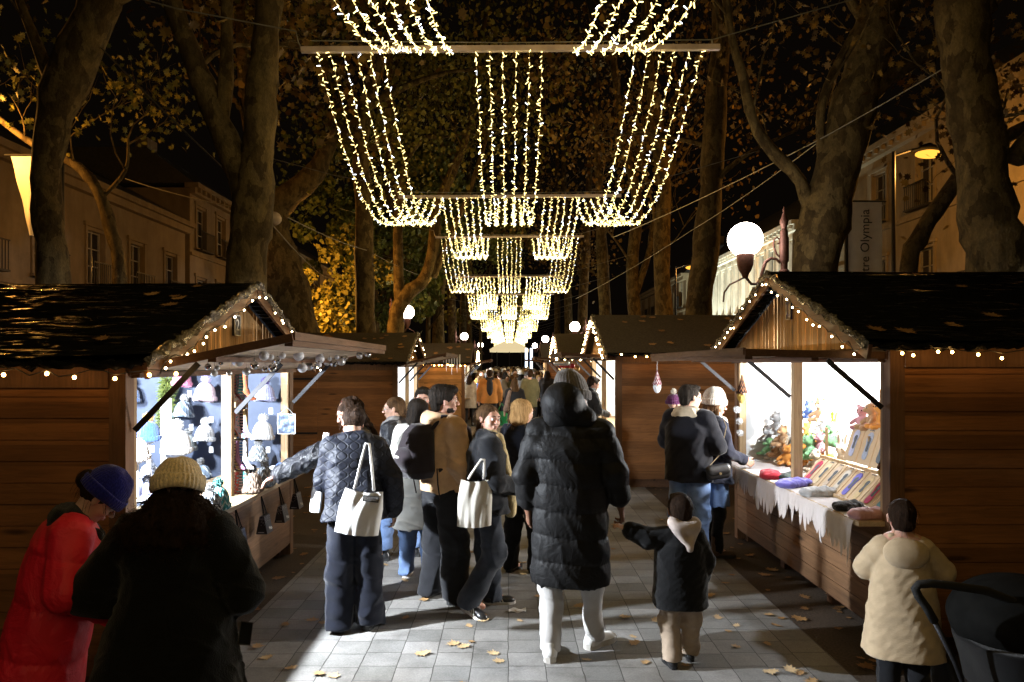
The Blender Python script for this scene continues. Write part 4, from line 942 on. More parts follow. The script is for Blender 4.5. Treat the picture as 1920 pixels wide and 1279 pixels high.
def person(label, x, y, rz, h, sp, z=0.0, group=None, cat='person', lod=0):
    g = sp.get; t = thing('person', label, cat, (x, y, z), R(rz), group, scale=h/1.75)
    hs = g('hs', 1.0); kid = g('kid', 0)
    T = Tm(V(0,0,.95), R(-g('lean', 0)), R(g('roll', 0)), R(g('twist', 0))); Ti = T.inverted()
    nk = V(0, .0, 1.485 if not kid else 1.40); hp = g('head', (0,0,0))      # yaw, pitch(down +), roll
    Hm = Matrix.Translation(nk) @ Matrix.Rotation(R(hp[0]),4,'Z') @ Matrix.Rotation(R(-hp[1]),4,'X') @ Matrix.Rotation(R(hp[2]),4,'Y') @ Matrix.Translation(V(0,.018,.130*hs))
    sw = g('sw', 1.0)*(.88 if kid else 1); sh = {s: V(s*.180*sw, 0, 1.415 if not kid else 1.33) for s in (-1,1)}
    arm = {}
    for s, kk in ((-1,'la'), (1,'ra')):
        e, w_ = g(kk, ((s*.235*sw, -.035, 1.14), (s*.245*sw, .05, .905))); arm[s] = (V(*e), V(*w_))
    leg = {}
    for s, kk in ((-1,'ll'), (1,'rl')):
        kn, an = g(kk, ((s*.105, .02, .49), (s*.115, -.01, .085))); leg[s] = (V(s*.09,0,.90), V(*kn), V(*an))
    skin = g('skin', skinA); hv = g('hv', .009 if lod == 0 else .02)
    # ---- body: one continuous skin
    pr = head_prims(Hm, hs, g('male', 0)) if not lod else [('ell', Hm @ V(0,0,0), (.08*hs,.1*hs,.115*hs), np.array(Hm.to_3x3()))]
    pr += [('cap', Hm @ (V(0,-.02,-.05)*hs), nk+V(0,-.015,-.08), .052*(hs*.85 if kid else 1), .058, .03), ('cap', V(-.10,0,1.36), V(.10,0,1.36), .085, .085), ('cap', V(0,0,1.35), V(0,0,1.0), .13, .12, .05, (1,.75,1))]
    for s in (-1,1):
        e, w_ = arm[s]; pr += limbp(sh[s], e, w_, (.045,.038,.026)); l = [Ti @ q for q in leg[s]]; pr += limbp(l[0], l[1], l[2], (.075,.055,.036)); pr += [('cap', l[2], Ti @ (leg[s][2]+V(0,.12,-.05)), .036, .025)]
        if not lod:
            cu, nn = g('hand'+('L' if s < 0 else 'R'), (.45, (-s*.9, .3, 0))); pr += hand(w_, (w_-e), nn, s, cu, 1.0 if not kid else .95)
        else: pr += [('cap', w_, w_+(w_-e).normalized()*.13, .035, .025)]
    arr_obj('body', sdf(pr, hv), skin, t, T)
    HX = T @ Hm
    if not lod and g('face', 1):
        for s in (-1,1):
            mb = MB(); c = HX @ (V(s*.0305,.0855,-.001)*hs); mb.ball(c, .0125*hs, 12); n0 = len(mb.f); mb.ball(HX @ (V(s*.0305+.0,.0925,-.001)*hs), .0062*hs, 8, mi=1); mb.build('eye', [eyeW, irisM], t, smooth=True, world=False)
            mb = MB(); mb.tube([HX @ (V(s*q,yy,zz)*hs) for q, yy, zz in ((.012,.103,.021),(.028,.101,.027),(.043,.090,.025),(.052,.078,.019))], [.0035*hs,.0042*hs,.0035*hs,.0015*hs], 6); mb.build('eyebrow', g('brow', browM), t, smooth=True, world=False)
        mb = MB(); mb.tube([HX @ (V(q,yy,zz)*hs) for q, yy, zz in ((-.023,.086,-.064),(-.010,.0965,-.0605),(0,.0965,-.062),(.010,.0965,-.0605),(.023,.086,-.064))], [.0015,.0042,.004,.0042,.0015], 6); mb.tube([HX @ (V(q,yy,zz)*hs) for q, yy, zz in ((-.020,.086,-.067),(0,.0955,-.0715),(.020,.086,-.067))], [.0015,.0052,.0015], 6); mb.build('mouth', lipM, t, smooth=True, world=False)
        if g('glasses'):
            mb = MB()
            for s in (-1,1): mb.tube([HX @ V(s*.033+.024*math.cos(a), .112, -.003+.021*math.sin(a)) for a in [k*math.pi/8 for k in range(17)]], .0016, 5, cap=False); mb.tube([HX @ V(s*.056,.108,.004), HX @ V(s*.078,.07,.004), HX @ V(s*.082,-.01,.0)], .0016, 5)
            mb.tube([HX @ V(-.010,.113,.0), HX @ V(.010,.113,.0)], .0016, 5); mb.build('glasses', M('gold glasses frame', (.35,.22,.10), .3, .7), t, world=False)
        if g('beard'):
            arr_obj('beard', sdf([('ell', V(0,.055,-.080), (.042,.034,.026), None, .02), ('ell', V(0,.094,-.049), (.024,.008,.006), None, .006), ('ell', V(-.05,.03,-.06), (.014,.03,.04)), ('ell', V(.05,.03,-.06), (.014,.03,.04))], .006, lambda x,y,z: .003*wav(x,y,z,180,4)), g('haircol', hBlack), t, HX)
    # ---- hair
    hc = g('haircol', hBrown); hl = g('hair', 'short'); hh = .009 if lod == 0 else .02
    st = lambda x, y, z: .0035*wav(x*1.0, y, z*.12, 190, 4, 1)+.005*wav(x, y, z*.3, 40, 4, 2)
    cut = [('-ell', V(0,.105,-.035), (.060,.075,.088), None, .02)]
    cap = [('ell', V(0,-.024,.036), (.090,.106,.097), None, .02)]
    hp_ = None
    if hl == 'short': hp_ = cap+[('ell', V(0,.045,.095), (.062,.05,.030), None, .02), ('ell', V(0,-.065,-.03), (.070,.045,.06), None, .02), ('-ell', V(0,.02,-.155), (.2,.2,.085), None, .015), ('-ell', V(0,.075,-.06), (.2,.07,.07), None, .015)]+cut
    elif hl == 'buzz': hp_ = [('ell', V(0,-.02,.034), (.082,.103,.095), None, .02), ('ell', V(0,-.06,-.03), (.066,.045,.06), None, .02), ('-ell', V(0,.02,-.145), (.2,.2,.08), None, .01), ('-ell', V(0,.115,-.03), (.07,.08,.088), None, .01)]
    elif hl == 'mop': hp_ = [('ell', V(0,-.02,.045), (.096,.112,.098), None, .02), ('ell', V(0,.062,.088), (.075,.048,.038), None, .02), ('ell', V(0,-.07,-.03), (.075,.045,.07), None, .02), ('-ell', V(0,.02,-.16), (.2,.2,.085), None, .015)]+cut
    elif hl == 'bun': hp_ = cap+[('ell', V(0,-.125,.03), (.050,.048,.055), None, .015), ('-ell', V(0,.02,-.13), (.2,.2,.075), None, .015)]+cut
    elif hl == 'braid': hp_ = cap+[('ell', V(0,-.09,-.03), (.06,.05,.06), None, .02), ('cap', V(.02,-.10,-.07), V(.05,-.11,-.26), .030, .018, .01), ('-ell', V(0,.04,-.15), (.2,.15,.09), None, .015)]+cut
    elif hl == 'bob': hp_ = [('ell', V(0,-.03,.04), (.102,.115,.095), None, .02), ('ell', V(0,-.055,-.06), (.108,.082,.095), None, .03), ('-ell', V(0,.12,-.045), (.066,.09,.10), None, .02)]
    elif hl in ('long', 'wavy'):
        w0 = .11 if hl == 'wavy' else .095
        hp_ = cap+[('ell', V(0,-.06,-.10), (w0,.065,.13), None, .03), ('ell', V(0,-.10,-.26), (w0*1.25,.055,.17), None, .04)]+cut
        for s in (-1,1): hp_.append(('cap', V(s*.08,.0,-.02), V(s*.10,.03,-.24), .028, .030, .02))
        if hl == 'wavy': st = lambda x, y, z: .012*wav(x, y, z, 60, 5, 3)+.004*wav(x, y, z, 160, 3, 1)
    elif hl == 'curly':
        hp_ = [('ell', V(0,-.05,-.07), (.135,.085,.11), None, .03), ('ell', V(0,-.09,-.19), (.24,.11,.14), None, .05), ('ell', V(-.13,-.02,-.16), (.07,.07,.10), None, .04), ('ell', V(.13,-.02,-.16), (.07,.07,.10), None, .04)]
        st = lambda x, y, z: .016*wav(x, y, z, 55, 5, 3)+.010*wav(x, y, z, 130, 4, 1)
    if hp_:
        ho = arr_obj('hair', sdf([tuple((q if i != 1 else q*hs) if i < 2 else q for i, q in enumerate(p)) if False else p for p in hp_], hh, st if not lod else None), hc, t, HX @ Matrix.Scale(hs,4))
        if not lod and g('flyaway', 140):
            mb = MB(); rnd = random.Random(int(x*100)); me = ho.data; nv = len(me.vertices)
            for _ in range(g('flyaway', 140)):
                vtx = me.vertices[rnd.randrange(nv)]; p = vtx.co.copy(); d = (vtx.normal+Vector((rnd.gauss(0,.5), rnd.gauss(0,.5), rnd.gauss(-.3,.5)))).normalized(); q = [p]; 
                if hl == 'curly':
                    u = d.orthogonal().normalized(); w_ = d.cross(u); rr = rnd.uniform(.006,.012); L = rnd.uniform(.03,.075)
                    q = [p+d*L*k/9+(u*math.cos(k*1.1)+w_*math.sin(k*1.1))*rr-V(0,0,.02)*(k/9)**2 for k in range(10)]
                else: q = [p+d*.012*k+V(0,0,-.004*k*k) for k in range(4)]
                mb.tube(q, .0009, 3, cap=False)
            mb.build('flyaway_hair', hc, ho, world=False, fix=False)
    if g('beanie'):
        b = g('beanie'); beanie(HX, b[0], t, s=hs*(b[1] if len(b) > 1 else 1), **(b[2] if len(b) > 2 else {}))
    # ---- legs: trousers
    tr = g('trousers', (charF, .105, .085, .075, .075)); hh = g('cv', .0085 if lod == 0 else .022)
    if tr:
        mt, r0, r1, r2, hem = tr; pr = [('ell', V(0,0,.93), (.165,.125,.13), None, .04), ('ell', V(0,-.03,.88), (.15,.12,.10), None, .04)]
        for s in (-1,1):
            a, k_, an = leg[s]; bt = an+V(0,-.0,(hem-.085)); pr += [('cap', a+V(s*.0,0,.0), k_, r0, r1, .03), ('cap', k_, bt-V(0,0,.03), r1, r2, .03)]
        for s in (-1,1): an = leg[s][2]; z_ = hem-.055+an.z-.085; pr += [('-loft', [(z_-.4, an.x, an.y, .22, .22), (z_, an.x, an.y, .22, .22)], .004, 6.0)]
        def dt(x, y, z): return (.006*wav(x, y, z*1.3, 17, 4, 4)+.013*ridge(x*1.1, y*1.1, z*.8, 16, 21)+.007*ridge(x*.5, y*.5, z*2.4, 22, 14)*np.clip(np.abs(z-.45)*-6+1.4, .1, 1)+.009*np.abs(wav(x*.7, y*.7, z*1.7, 15, 3, 11))-.006+.006*wav(x*.6, y*.6, z*3, 26, 3, 6)*np.clip((.35-z)/.2, .1, 1.6))*(1 if lod == 0 else .5)
        arr_obj('trousers', sdf(pr, hh, dt), mt, t)
    if g('skirt'):
        mt, z0, z1, r = g('skirt'); arr_obj('skirt', sdf([('loft', [(z0,0,0,r,r*.8),(z1,0,0,r*.85,r*.65)], .02)], hh, lambda x,y,z: .006*np.sin(np.arctan2(y, x)*11)), mt, t)
    # ---- shoes
    so = g('shoes', (shoeB, soleB, .0)); fy = g('feet', (8, -8))
    for s, yw in ((-1, fy[0]), (1, fy[1])):
        an = leg[s][2]; tip = g('toe'+('L' if s < 0 else 'R'), 0); m4 = Matrix.Translation(V(an.x, an.y, an.z-.085)) @ Matrix.Rotation(R(yw),4,'Z') @ Matrix.Rotation(R(-tip),4,'X')
        pr = [('cap', V(0,-.035,.045), V(0,.135,.038), .040, .034, .03, (1,1,.95)), ('ell', V(0,.15,.034), (.045,.055,.032), None, .02), ('cap', V(0,-.02,.06), V(0,-.015,.105+so[2]), .040, .042, .03)]
        ob = arr_obj('shoe', sdf(pr, .009 if not lod else .018, None), so[0], t, m4)
        if not lod:
            mb = MB(); pts = [(.0,-.078),(.030,-.068),(.040,-.03),(.037,.03),(.047,.10),(.046,.15),(.030,.195),(0,.212),(-.030,.195),(-.046,.15),(-.047,.10),(-.037,.03),(-.040,-.03),(-.030,-.068)]
            th = .024+ (so[3] if len(so) > 3 else 0); mb.prism([m4 @ V(a, b2, .002) for a, b2 in pts], (m4.to_3x3() @ V(0,0,th))); mb.build('sole', so[1], ob, world=False)
            if g('stripes'):
                mb = MB()
                for ss in (-1,1):
                    for q in (.035,.06,.085): mb.bar(m4 @ V(ss*.046,q+.012,.028), m4 @ V(ss*.036,q-.012,.072), .009, .003, m4.to_3x3() @ V(ss,0,0))
                mb.build('stripe', whiteF, ob, world=False)
    # ---- top
    tp = g('top')
    if tp:
        mt = tp['m']; f = tp.get('f', 0); hem = tp.get('hem', .88); fl = tp.get('flare', .0); sl = tp.get('sleeve', .0); zt = 1.45 if not kid else 1.385; dz = zt-1.45
        wst = [(hem, 0, 0, .185+f+fl, .140+f+fl*.9), (max(hem+.03, .98), 0, 0, .178+f+fl*.3, .135+f), (1.16+dz*.5, 0, .0, .178+f, .132+f), (1.32+dz, 0, -.005, .185*sw+f*.8, .132+f*.8), (1.42+dz, 0, -.012, .155*sw, .105+f*.4), (1.475+dz, 0, -.012, .085, .080)]
        pr = [('loft', wst, .03, 2.3)]
        for s in (-1,1):
            e, w_ = arm[s]; r = .054+f*.34+sl*.8; pr += [('cap', sh[s]+V(-s*.06,-.005,.012), sh[s]+V(-s*.012,0,-.008), .066+f*.3, .062+f*.3, .05), ('cap', sh[s]+V(-s*.008,0,-.01), e, r+.008, r, .028), ('cap', e, w_-(w_-e).normalized()*tp.get('short', .028), r, r*.80+.002, .02)]
        if tp.get('collar'): c = tp['collar']; pr.append(('cap', V(-.03,-.01,1.485+dz), V(.03,-.01,1.485+dz), .075*c, .075*c, .02, (1,1,.6)))
        if tp.get('extra'): pr += tp['extra']
        ty = tp.get('type', 'wool'); per = tp.get('per', .115)
        def dp(x, y, z):
            if ty == 'puff':
                zz = z+.012*np.sin(x*9)+.006*wav(x, y, z, 14, 3, 8); q = np.abs(np.sin(np.pi*zz/per)); an = np.arctan2(y, x); return .014*q**.4-.010+.0016*np.sin(an*40+9*wav(x, y, z, 11, 3, 5))*(1-q)**1.2+.006*ridge(x, y, z*1.4, 26, 9)+.003*wav(x*1.5, y, z*.6, 22, 3, 4)
            if ty == 'leather': return .004*wav(x, y, z*1.5, 28, 4, 9)+.014*ridge(x, y*1.4, z, 20, 2)+.007*ridge(x*1.5, y, z*2, 30, 12)
            if ty == 'fleece': return .003*wav(x, y, z, 60, 4, 5)+.009*ridge(x, y, z*.7, 12, 31)+.004*wav(x, y, z*.6, 12, 4, 3)
            return .0075*wav(x, y, z*1.1, 15, 4, 5)+.013*ridge(x*.9, y*.9, z*1.1, 13, 23)-.003+.007*ridge(x, y, z*1.8, 24, 27)+.003*wav(x, y, z*2, 34, 3, 7)
        jo = arr_obj(tp.get('name', 'jacket'), sdf(pr, hh, dp if not lod else None), mt, t, T)
        if not lod:
            for s in (-1,1):
                e, w_ = arm[s]; dr = (w_-e).normalized(); rc = (.054+f*.34+sl*.8)*.80+.006; q = w_-dr*tp.get('short', .028); mb = MB(); mb.tube([T @ (q-dr*.045), T @ (q-dr*.02), T @ (q+dr*.022), T @ (q+dr*.022)], [rc*.9, rc+.004, rc, rc*.6], 16); mb.build('cuff', mt, jo, smooth=50, world=False)
            if tp.get('zip', 1) and ty != 'fleece':
                mb = MB()
                for q in (.06,): mb.tube([T @ V(0,.135+f*1.0+.004,zz) for zz in (hem+.04, 1.1, 1.3)], .006, 6)
                mb.build('zip', M('dull zip metal', (.2,.2,.2), .4, .7), jo, world=False)
        if tp.get('hood'):
            hk = tp['hood']; c = hk.get('c', (0,-.115,1.44)); r = hk.get('r', (.125,.07,.095))
            arr_obj('hood', sdf([('ell', V(*c)+V(0,0,dz), r, None, .03), ('cap', V(-.09,-.03,1.475+dz), V(.09,-.03,1.475+dz), .045, .045, .05), ('-ell', V(c[0],c[1]+.05,c[2]+.075+dz), (r[0]*.7,r[1]*.8,r[2]*.6), None, .03)] if not hk.get('raw') else hk['raw'], .01, lambda x,y,z: .006*wav(x, y, z, 26, 4, 3)), hk.get('m', mt), jo, T)
        if tp.get('fur'):
            arr_obj('fur_collar', sdf([('cap', V(-.07,-.03,1.485), V(.07,-.03,1.485), .060, .060, .03, (1,1.15,.8)), ('cap', V(-.08,.0,1.47), V(-.05,.12,1.38), .042, .036, .02), ('cap', V(.08,.0,1.47), V(.05,.12,1.38), .042, .036, .02), ('ell', V(0,-.09,1.44), (.14,.04,.07), None, .03)], .009, lambda x,y,z: .007*wav(x, y, z, 75, 5, 4)), tp['fur'], jo, T)
    if g('scarf'):
        mt, tails = g('scarf'); pr = [('cap', V(-.06,.0,1.50+dz), V(.06,.0,1.50+dz), .062, .062, .02, (1,1.1,.75)), ('cap', V(-.08,.03,1.47+dz), V(.08,.03,1.46+dz), .045, .045, .02), ('cap', V(-.07,-.05,1.47+dz), V(.07,-.05,1.47+dz), .045, .045, .02)]+tails
        arr_obj('scarf', sdf(pr, .009 if not lod else .02, lambda x,y,z: .006*wav(x*1.4, y, z*.5, 45, 4, 6)+.003*wav(x,y,z,120,2,1)), mt, t, T)
    t['_'] = 0; del t['_']
    return t, T, HX
def tote(label, top, bot, width, axis, thick=.05, mt=None, sw=None, strap=None, txt=None, name='tote_bag', cat='tote bag', strapm=None):
    """cloth shopper hanging between top and bottom centre; axis = its width direction"""
    top, bot = Vector(top), Vector(bot); t = thing(name, label, cat, tuple(bot)); u = Vector(axis).normalized(); d = (bot-top); n = u.cross(d.normalized()).normalized()
    def f(a, b2, s):
        q = b2; ww = width*(.86+.14*min(1, q*2.5))*(1-.03*math.sin(a*6)); th = thick*(math.sin(math.pi*min(max(a,0),1))**.6)*(.25+.75*math.sin(math.pi*min(1, q*.62+.12)))
        z = 0.012*math.sin(a*17+q*5)*(1-q)+.006*math.sin(a*31+2)*(q)
        sag = .025*math.sin(math.pi*a)*(1-q); z *= .55; return top+u*(a-.5)*ww+d*q*(1+.03*math.sin(math.pi*a))-Vector((0,0,sag))+n*(s*th+z)
    mb = MB(); mb.grid(lambda a, b2: f(a, b2, 1), 26, 26); mb.grid(lambda a, b2: f(a, b2, -1), 26, 26)
    mb.grid(lambda a, b2: f(a, 1, b2*2-1), 26, 4)
    c = mb.build('cloth', mt or whiteF, t, smooth=True)
    if strap:
        mb = MB()
        for off in (-1, 1):
            a = top+u*(-.5*width*.45)+n*off*thick*.35; b2 = top+u*(.5*width*.45)+n*off*thick*.35; s = Vector(strap)+n*off*.012
            mb.tube([a, a.lerp(s, .5)-u*.008, s-u*.012, s+u*.012, b2.lerp(s, .5)+u*.008, b2], .009, 6)
        mb.build('strap', strapm or mt or whiteF, t, smooth=True)
    if txt:
        s, off, sz = txt; mb = MB(); o = top+u*off[0]+d.normalized()*off[1]-n*0; sg = -1 if n.y > 0 else 1; o = o+n*sg*(thick*.9); 
        m4 = frame(o+n*sg*.014, -u*sg if (u*sg).x > 0 and False else (u if u.x > 0 else -u), -d.normalized()); b2 = MB(); hw, hh2 = sz*1.9, sz*.75
        b2.add([m4 @ V(-hw,-hh2,-.002), m4 @ V(hw,-hh2,-.002), m4 @ V(hw,hh2,-.002), m4 @ V(-hw,hh2,-.002)], [(0,1,2,3)]); pl = b2.build('printed_label', M('black print', (.02,.02,.02), .7), c)
        b3 = MB(); b3.add([m4 @ V(-hw*.86,-hh2*.66,0), m4 @ V(hw*.86,-hh2*.66,0), m4 @ V(hw*.86,hh2*.66,0), m4 @ V(-hw*.86,hh2*.66,0)], [(0,1,2,3)]); b3.build('label_field', M('grey label cloth', (.22,.21,.20), .9), pl)
        text_mb(s, sz, m4 @ Matrix.Translation((0,0,.003)), .001).build('lettering', MATS['black print'], pl)
    return t
GF = 'shoppers in the near aisle'
# 1 red puffer coat
person('person in red puffer coat and cobalt blue beanie, head bowed, at the lower left', -2.13, 3.36, -62, 1.535, dict(lean=12, head=(-6,34,0), hv=.006, skin=skinA, haircol=hBrown, hair='bun', beanie=(kBlue, 1.1, dict(tall=.015, cuff=.055, ribs=46, amp=.010)),
    la=((-.27,.02,1.14),(-.10,.25,1.02)), ra=((.30,.03,1.14),(.16,.30,1.02)), trousers=(charF,.105,.085,.08,.08), top=dict(m=redN, f=.055, hem=.52, flare=.03, sleeve=.022, type='puff', per=.26, fur=F_('black fur', (.008,.008,.008), bstr=.8), name='puffer_coat')), group=GF)
# 2 black coat
person('person in roomy black coat with cream ribbed beanie over dark curly hair', -1.51, 3.22, 6, 1.53, dict(lean=6, head=(12,14,0), skin=skinA, haircol=hBrown, hair='curly', flyaway=1300, beanie=(kCream, 1.26, dict(tall=.0, cuff=.06, ribs=36, amp=.022)), sw=1.1,
    la=((-.40,.00,1.12),(-.20,.22,1.03)), ra=((.34,.02,1.12),(.2,.24,1.0)), trousers=(blackF,.10,.085,.08,.08), top=dict(m=F_('black boucle wool', (.0055,.0058,.0048), weave=120, bstr=.5), f=.065, hem=.42, flare=.15, sleeve=.045, type='wool', collar=1.25, name='coat')), group=GF)
# 3 quilted jacket
person('person in navy quilted jacket and wide dark trousers, tote on right shoulder', -1.17, 5.43, 14, 1.70, dict(lean=7, head=(18,20,6), skin=skinA, haircol=hBrown, hair='bun', flyaway=150, handR=(.5,(-.9,.3,0)),
    la=((-.22,.12,1.16),(-.05,.30,1.10)), ra=((.29,-.03,1.15),(.31,.06,.90)), trousers=(navyF,.115,.105,.115,.10), feet=(4,-28), shoes=(shoeB, soleB, .0, .012), top=dict(m=quiltM, f=.035, hem=.86, flare=.035, sleeve=.018, collar=1.2, type='wool')), group=GF)
# 4 leather jacket reaching
person('person with long brown hair and black leather jacket reaching an arm to the hat counter', -1.22, 6.12, 98, 1.74, dict(lean=8, head=(20,12,0), hv=.007, skin=skinB, haircol=hBrown, hair='wavy', flyaway=150, handL=(.35,(0,.0,-1)), handR=(.4,(.5,.2,0)),
    la=((-.27,.33,1.32),(-.24,.66,1.21)), ra=((.26,-.05,1.14),(.24,.08,.92)), ll=((-.105,.06,.49),(-.115,.12,.085)), trousers=(denimL,.11,.10,.11,.08), top=dict(m=leatherM, f=.035, hem=.9, flare=.02, sleeve=.022, type='leather', collar=1.1)), group=GF)
# 5 glasses
person('person with glasses, black jacket and grey scarf, blue jeans and chunky boots', -1.17, 7.42, 72, 1.67, dict(head=(22,2,0), hv=.006, skin=skinA, haircol=hAub, hair='braid', flyaway=120, glasses=1, la=((-.22,-.02,1.15),(-.12,.18,1.02)), ra=((.22,.0,1.15),(.15,.2,1.0)),
    trousers=(denimF,.11,.10,.105,.18), ll=((-.13,.08,.49),(-.13,.08,.085)), rl=((.12,-.05,.49),(.14,-.16,.085)), shoes=(shoeB, soleB, .07, .02), top=dict(m=leatherM, f=.02, hem=.93, type='wool', collar=1.1), scarf=(greyF, [('cap', V(-.07,.09,1.44), V(-.09,.14,1.0), .045, .05, .02)])), group=GF)
# 6 dark-haired face between
person('dark haired person facing the camera, half hidden left of the backpack wearer', -.94, 7.85, 195, 1.76, dict(head=(-12,4,0), hv=.007, skin=skinB, haircol=hBlack, hair='short', male=1, trousers=(denimD,.1,.085,.08,.08), top=dict(m=blackF, f=.02, hem=.88)), group=GF)
# 7 white coat
person('black haired person in a long off white coat, half behind the backpack', -.86, 6.78, -10, 1.68, dict(head=(0,4,0), skin=skinA, haircol=hBlack, hair='bob', la=((-.25,-.03,1.14),(-.24,.1,.92)), trousers=(denimF,.1,.085,.08,.09), shoes=(shoeW, soleW, 0), top=dict(m=F_('off white wool', (.58,.57,.52), var=.08), f=.03, hem=.50, flare=.04, name='coat')), group=GF)
# 8 tan hoodie with backpack
pB, TB, _ = person('dark haired bearded person in tan hoodie and baggy black trousers wearing a backpack', -.56, 6.12, -52, 1.83, dict(lean=-1, head=(-24,0,0), hv=.006, skin=skinB, haircol=hBlack, hair='mop', male=1, beard=1, sw=1.05,
    la=((-.24,-.03,1.13),(-.20,.14,.96)), ra=((.25,-.02,1.13),(.26,.10,.93)), trousers=(charF,.125,.115,.118,.09), feet=(10,-12), ll=((-.12,.02,.49),(-.14,-.02,.085)), rl=((.13,.02,.49),(.15,.02,.085)), shoes=(shoeB, soleB, 0),
    top=dict(m=tanF, zip=0, f=.035, hem=.90, flare=-.01, sleeve=.02, name='hoodie', hood=dict(c=(0,-.09,1.47), r=(.135,.085,.085)))), group=GF)
# 9 looking back, scarf
person('fair haired person glancing back over the shoulder, black jacket and long straw scarf', -.20, 5.88, -78, 1.68, dict(lean=2, head=(-62,-3,-4), hv=.005, skin=skinB, haircol=hAub, hair='braid', flyaway=260, handR=(1.0,(-.5,.3,.2)),
    la=((-.24,.02,1.14),(-.12,.22,1.05)), ra=((.26,.03,1.13),(.12,.24,1.06)), trousers=(denimD,.105,.095,.098,.10), ll=((-.11,.03,.49),(-.11,.08,.085)), rl=((.11,.06,.50),(.12,-.16,.115)), toeR=14, feet=(-6,-52), stripes=1, shoes=(shoeB, soleW, -.02),
    top=dict(m=F_('black cotton jacket', (.010,.0105,.0125), bstr=.5), f=.04, hem=.86, flare=.03, sleeve=.025, collar=1.15), scarf=(kScarf, [('cap', V(.05,.10,1.46), V(.08,.20,1.05), .040, .050, .02), ('cap', V(.08,.20,1.05), V(.07,.21,.84), .048, .05, .02)])), group=GF)
# 10 blond
person('person with blond bob in dark clothes seen behind, beside the long puffer coat', .115, 6.9, -35, 1.67, dict(head=(-15,5,0), skin=skinA, haircol=hBlond, hair='bob', flyaway=120, trousers=(blackF,.1,.085,.075,.09), rl=((.1,.1,.49),(.1,.1,.085)), top=dict(m=navyF, f=.02, hem=.86)), group=GF)
# 11 long puffer coat
rawhood = [('ell', V(-.045,-.055,1.605), (.138,.142,.130), None, .03), ('cap', V(-.09,-.04,1.50), V(.09,-.04,1.50), .075, .075, .05), ('-ell', V(.09,.11,1.67), (.14,.14,.18), None, .04), ('-ell', V(.07,.0,1.79), (.13,.14,.10), None, .03)]
person('tall person in a long black puffer coat, hood up over a taupe beanie, white trousers', .42, 4.96, -6, 1.90, dict(head=(-38,6,0), hv=.007, skin=skinC, haircol=hBlack, hair='buzz', beanie=(kGrey, 1.1, dict(tall=.02, cuff=.05, ribs=30, amp=.012, slouch=.25)), sw=1.12,
    la=((-.275,-.03,1.14),(-.27,.03,.905)), ra=((.275,-.03,1.17),(.318,.04,.935)), handL=(.6,(.9,.3,0)), handR=(.9,(-.5,.2,-.4)), trousers=(F_('white sweatpants', (.52,.50,.48), var=.08, bstr=.7),.094,.076,.060,.12),
    ll=((-.115,.0,.47),(-.125,-.09,.085)), rl=((.13,.07,.47),(.15,.13,.085)), feet=(4,-42), shoes=(shoeW, soleW, .0, .015), top=dict(m=blkN, f=.046, hem=.47, flare=.02, sleeve=.018, short=.075, type='puff', per=.155, name='puffer_coat', hood=dict(raw=rawhood, m=blkN))), group=GF)
# 12 small child
person('small child in black fleece with pale hood and beige trousers, holding a grown hand', 1.14, 4.80, 4, 1.13, dict(kid=1, hs=1.42, head=(-4,4,0), skin=skinA, haircol=hBrown, hair='short', flyaway=120, la=((-.34,.02,1.30),(-.56,.06,1.395)), handL=(.7,(0,.3,-.8)), ra=((.25,-.02,1.06),(.24,.08,.84)),
    trousers=(beigeF,.11,.105,.095,.14), ll=((-.11,.02,.46),(-.11,-.08,.085)), rl=((.12,.03,.46),(.13,.10,.085)), shoes=(shoeB, soleB, .02), top=dict(m=F_('black fleece', (.006,.006,.0065), weave=100, bstr=.5), f=.085, hem=.62, flare=.01, sleeve=.030, short=.055, type='fleece', collar=1.3, hood=dict(raw=[('cap', V(-.10,-.10,1.47), V(.03,-.20,1.24), .055, .028, .05), ('cap', V(.13,-.10,1.47), V(.04,-.20,1.24), .055, .028, .05), ('ell', V(.02,-.14,1.44), (.13,.055,.06), None, .05), ('cap', V(-.11,-.06,1.50), V(.12,-.06,1.50), .035, .035, .05)], m=F_('pale hood cotton', (.50,.42,.38))))), group=GF)
# 13 man with shearling collar
person('person in black jacket with cream shearling collar and jeans, carrying a toddler', 1.83, 7.35, -42, 1.80, dict(head=(-30,2,0), hv=.006, skin=skinA, haircol=hBlack, hair='short', male=1, glasses=1, sw=1.08, la=((-.27,.05,1.17),(-.10,.27,1.18)), ra=((.28,.05,1.15),(.12,.27,1.12)),
    trousers=(denimF,.12,.105,.10,.09), top=dict(m=F_('black suede', (.007,.007,.010), weave=90), f=.05, hem=.80, flare=.0, sleeve=.022, type='fleece', fur=creamF)), group=GF)
person('toddler in purple knitted hat with white pompom, carried on an arm', 1.74, 7.62, -60, .80, dict(kid=1, hs=1.55, face=1, skin=skinA, hair=None, head=(0,0,0), beanie=(kPurp, 1.05, dict(tall=.0, cuff=.05, ribs=30, pom=kIvory)), la=((-.25,.06,1.05),(-.15,.2,1.0)), ra=((.25,.06,1.05),(.15,.2,1.0)), trousers=(charF,.12,.11,.1,.1), top=dict(m=kPurp, f=.06, hem=.75, type='fleece')), z=.84, group=GF)
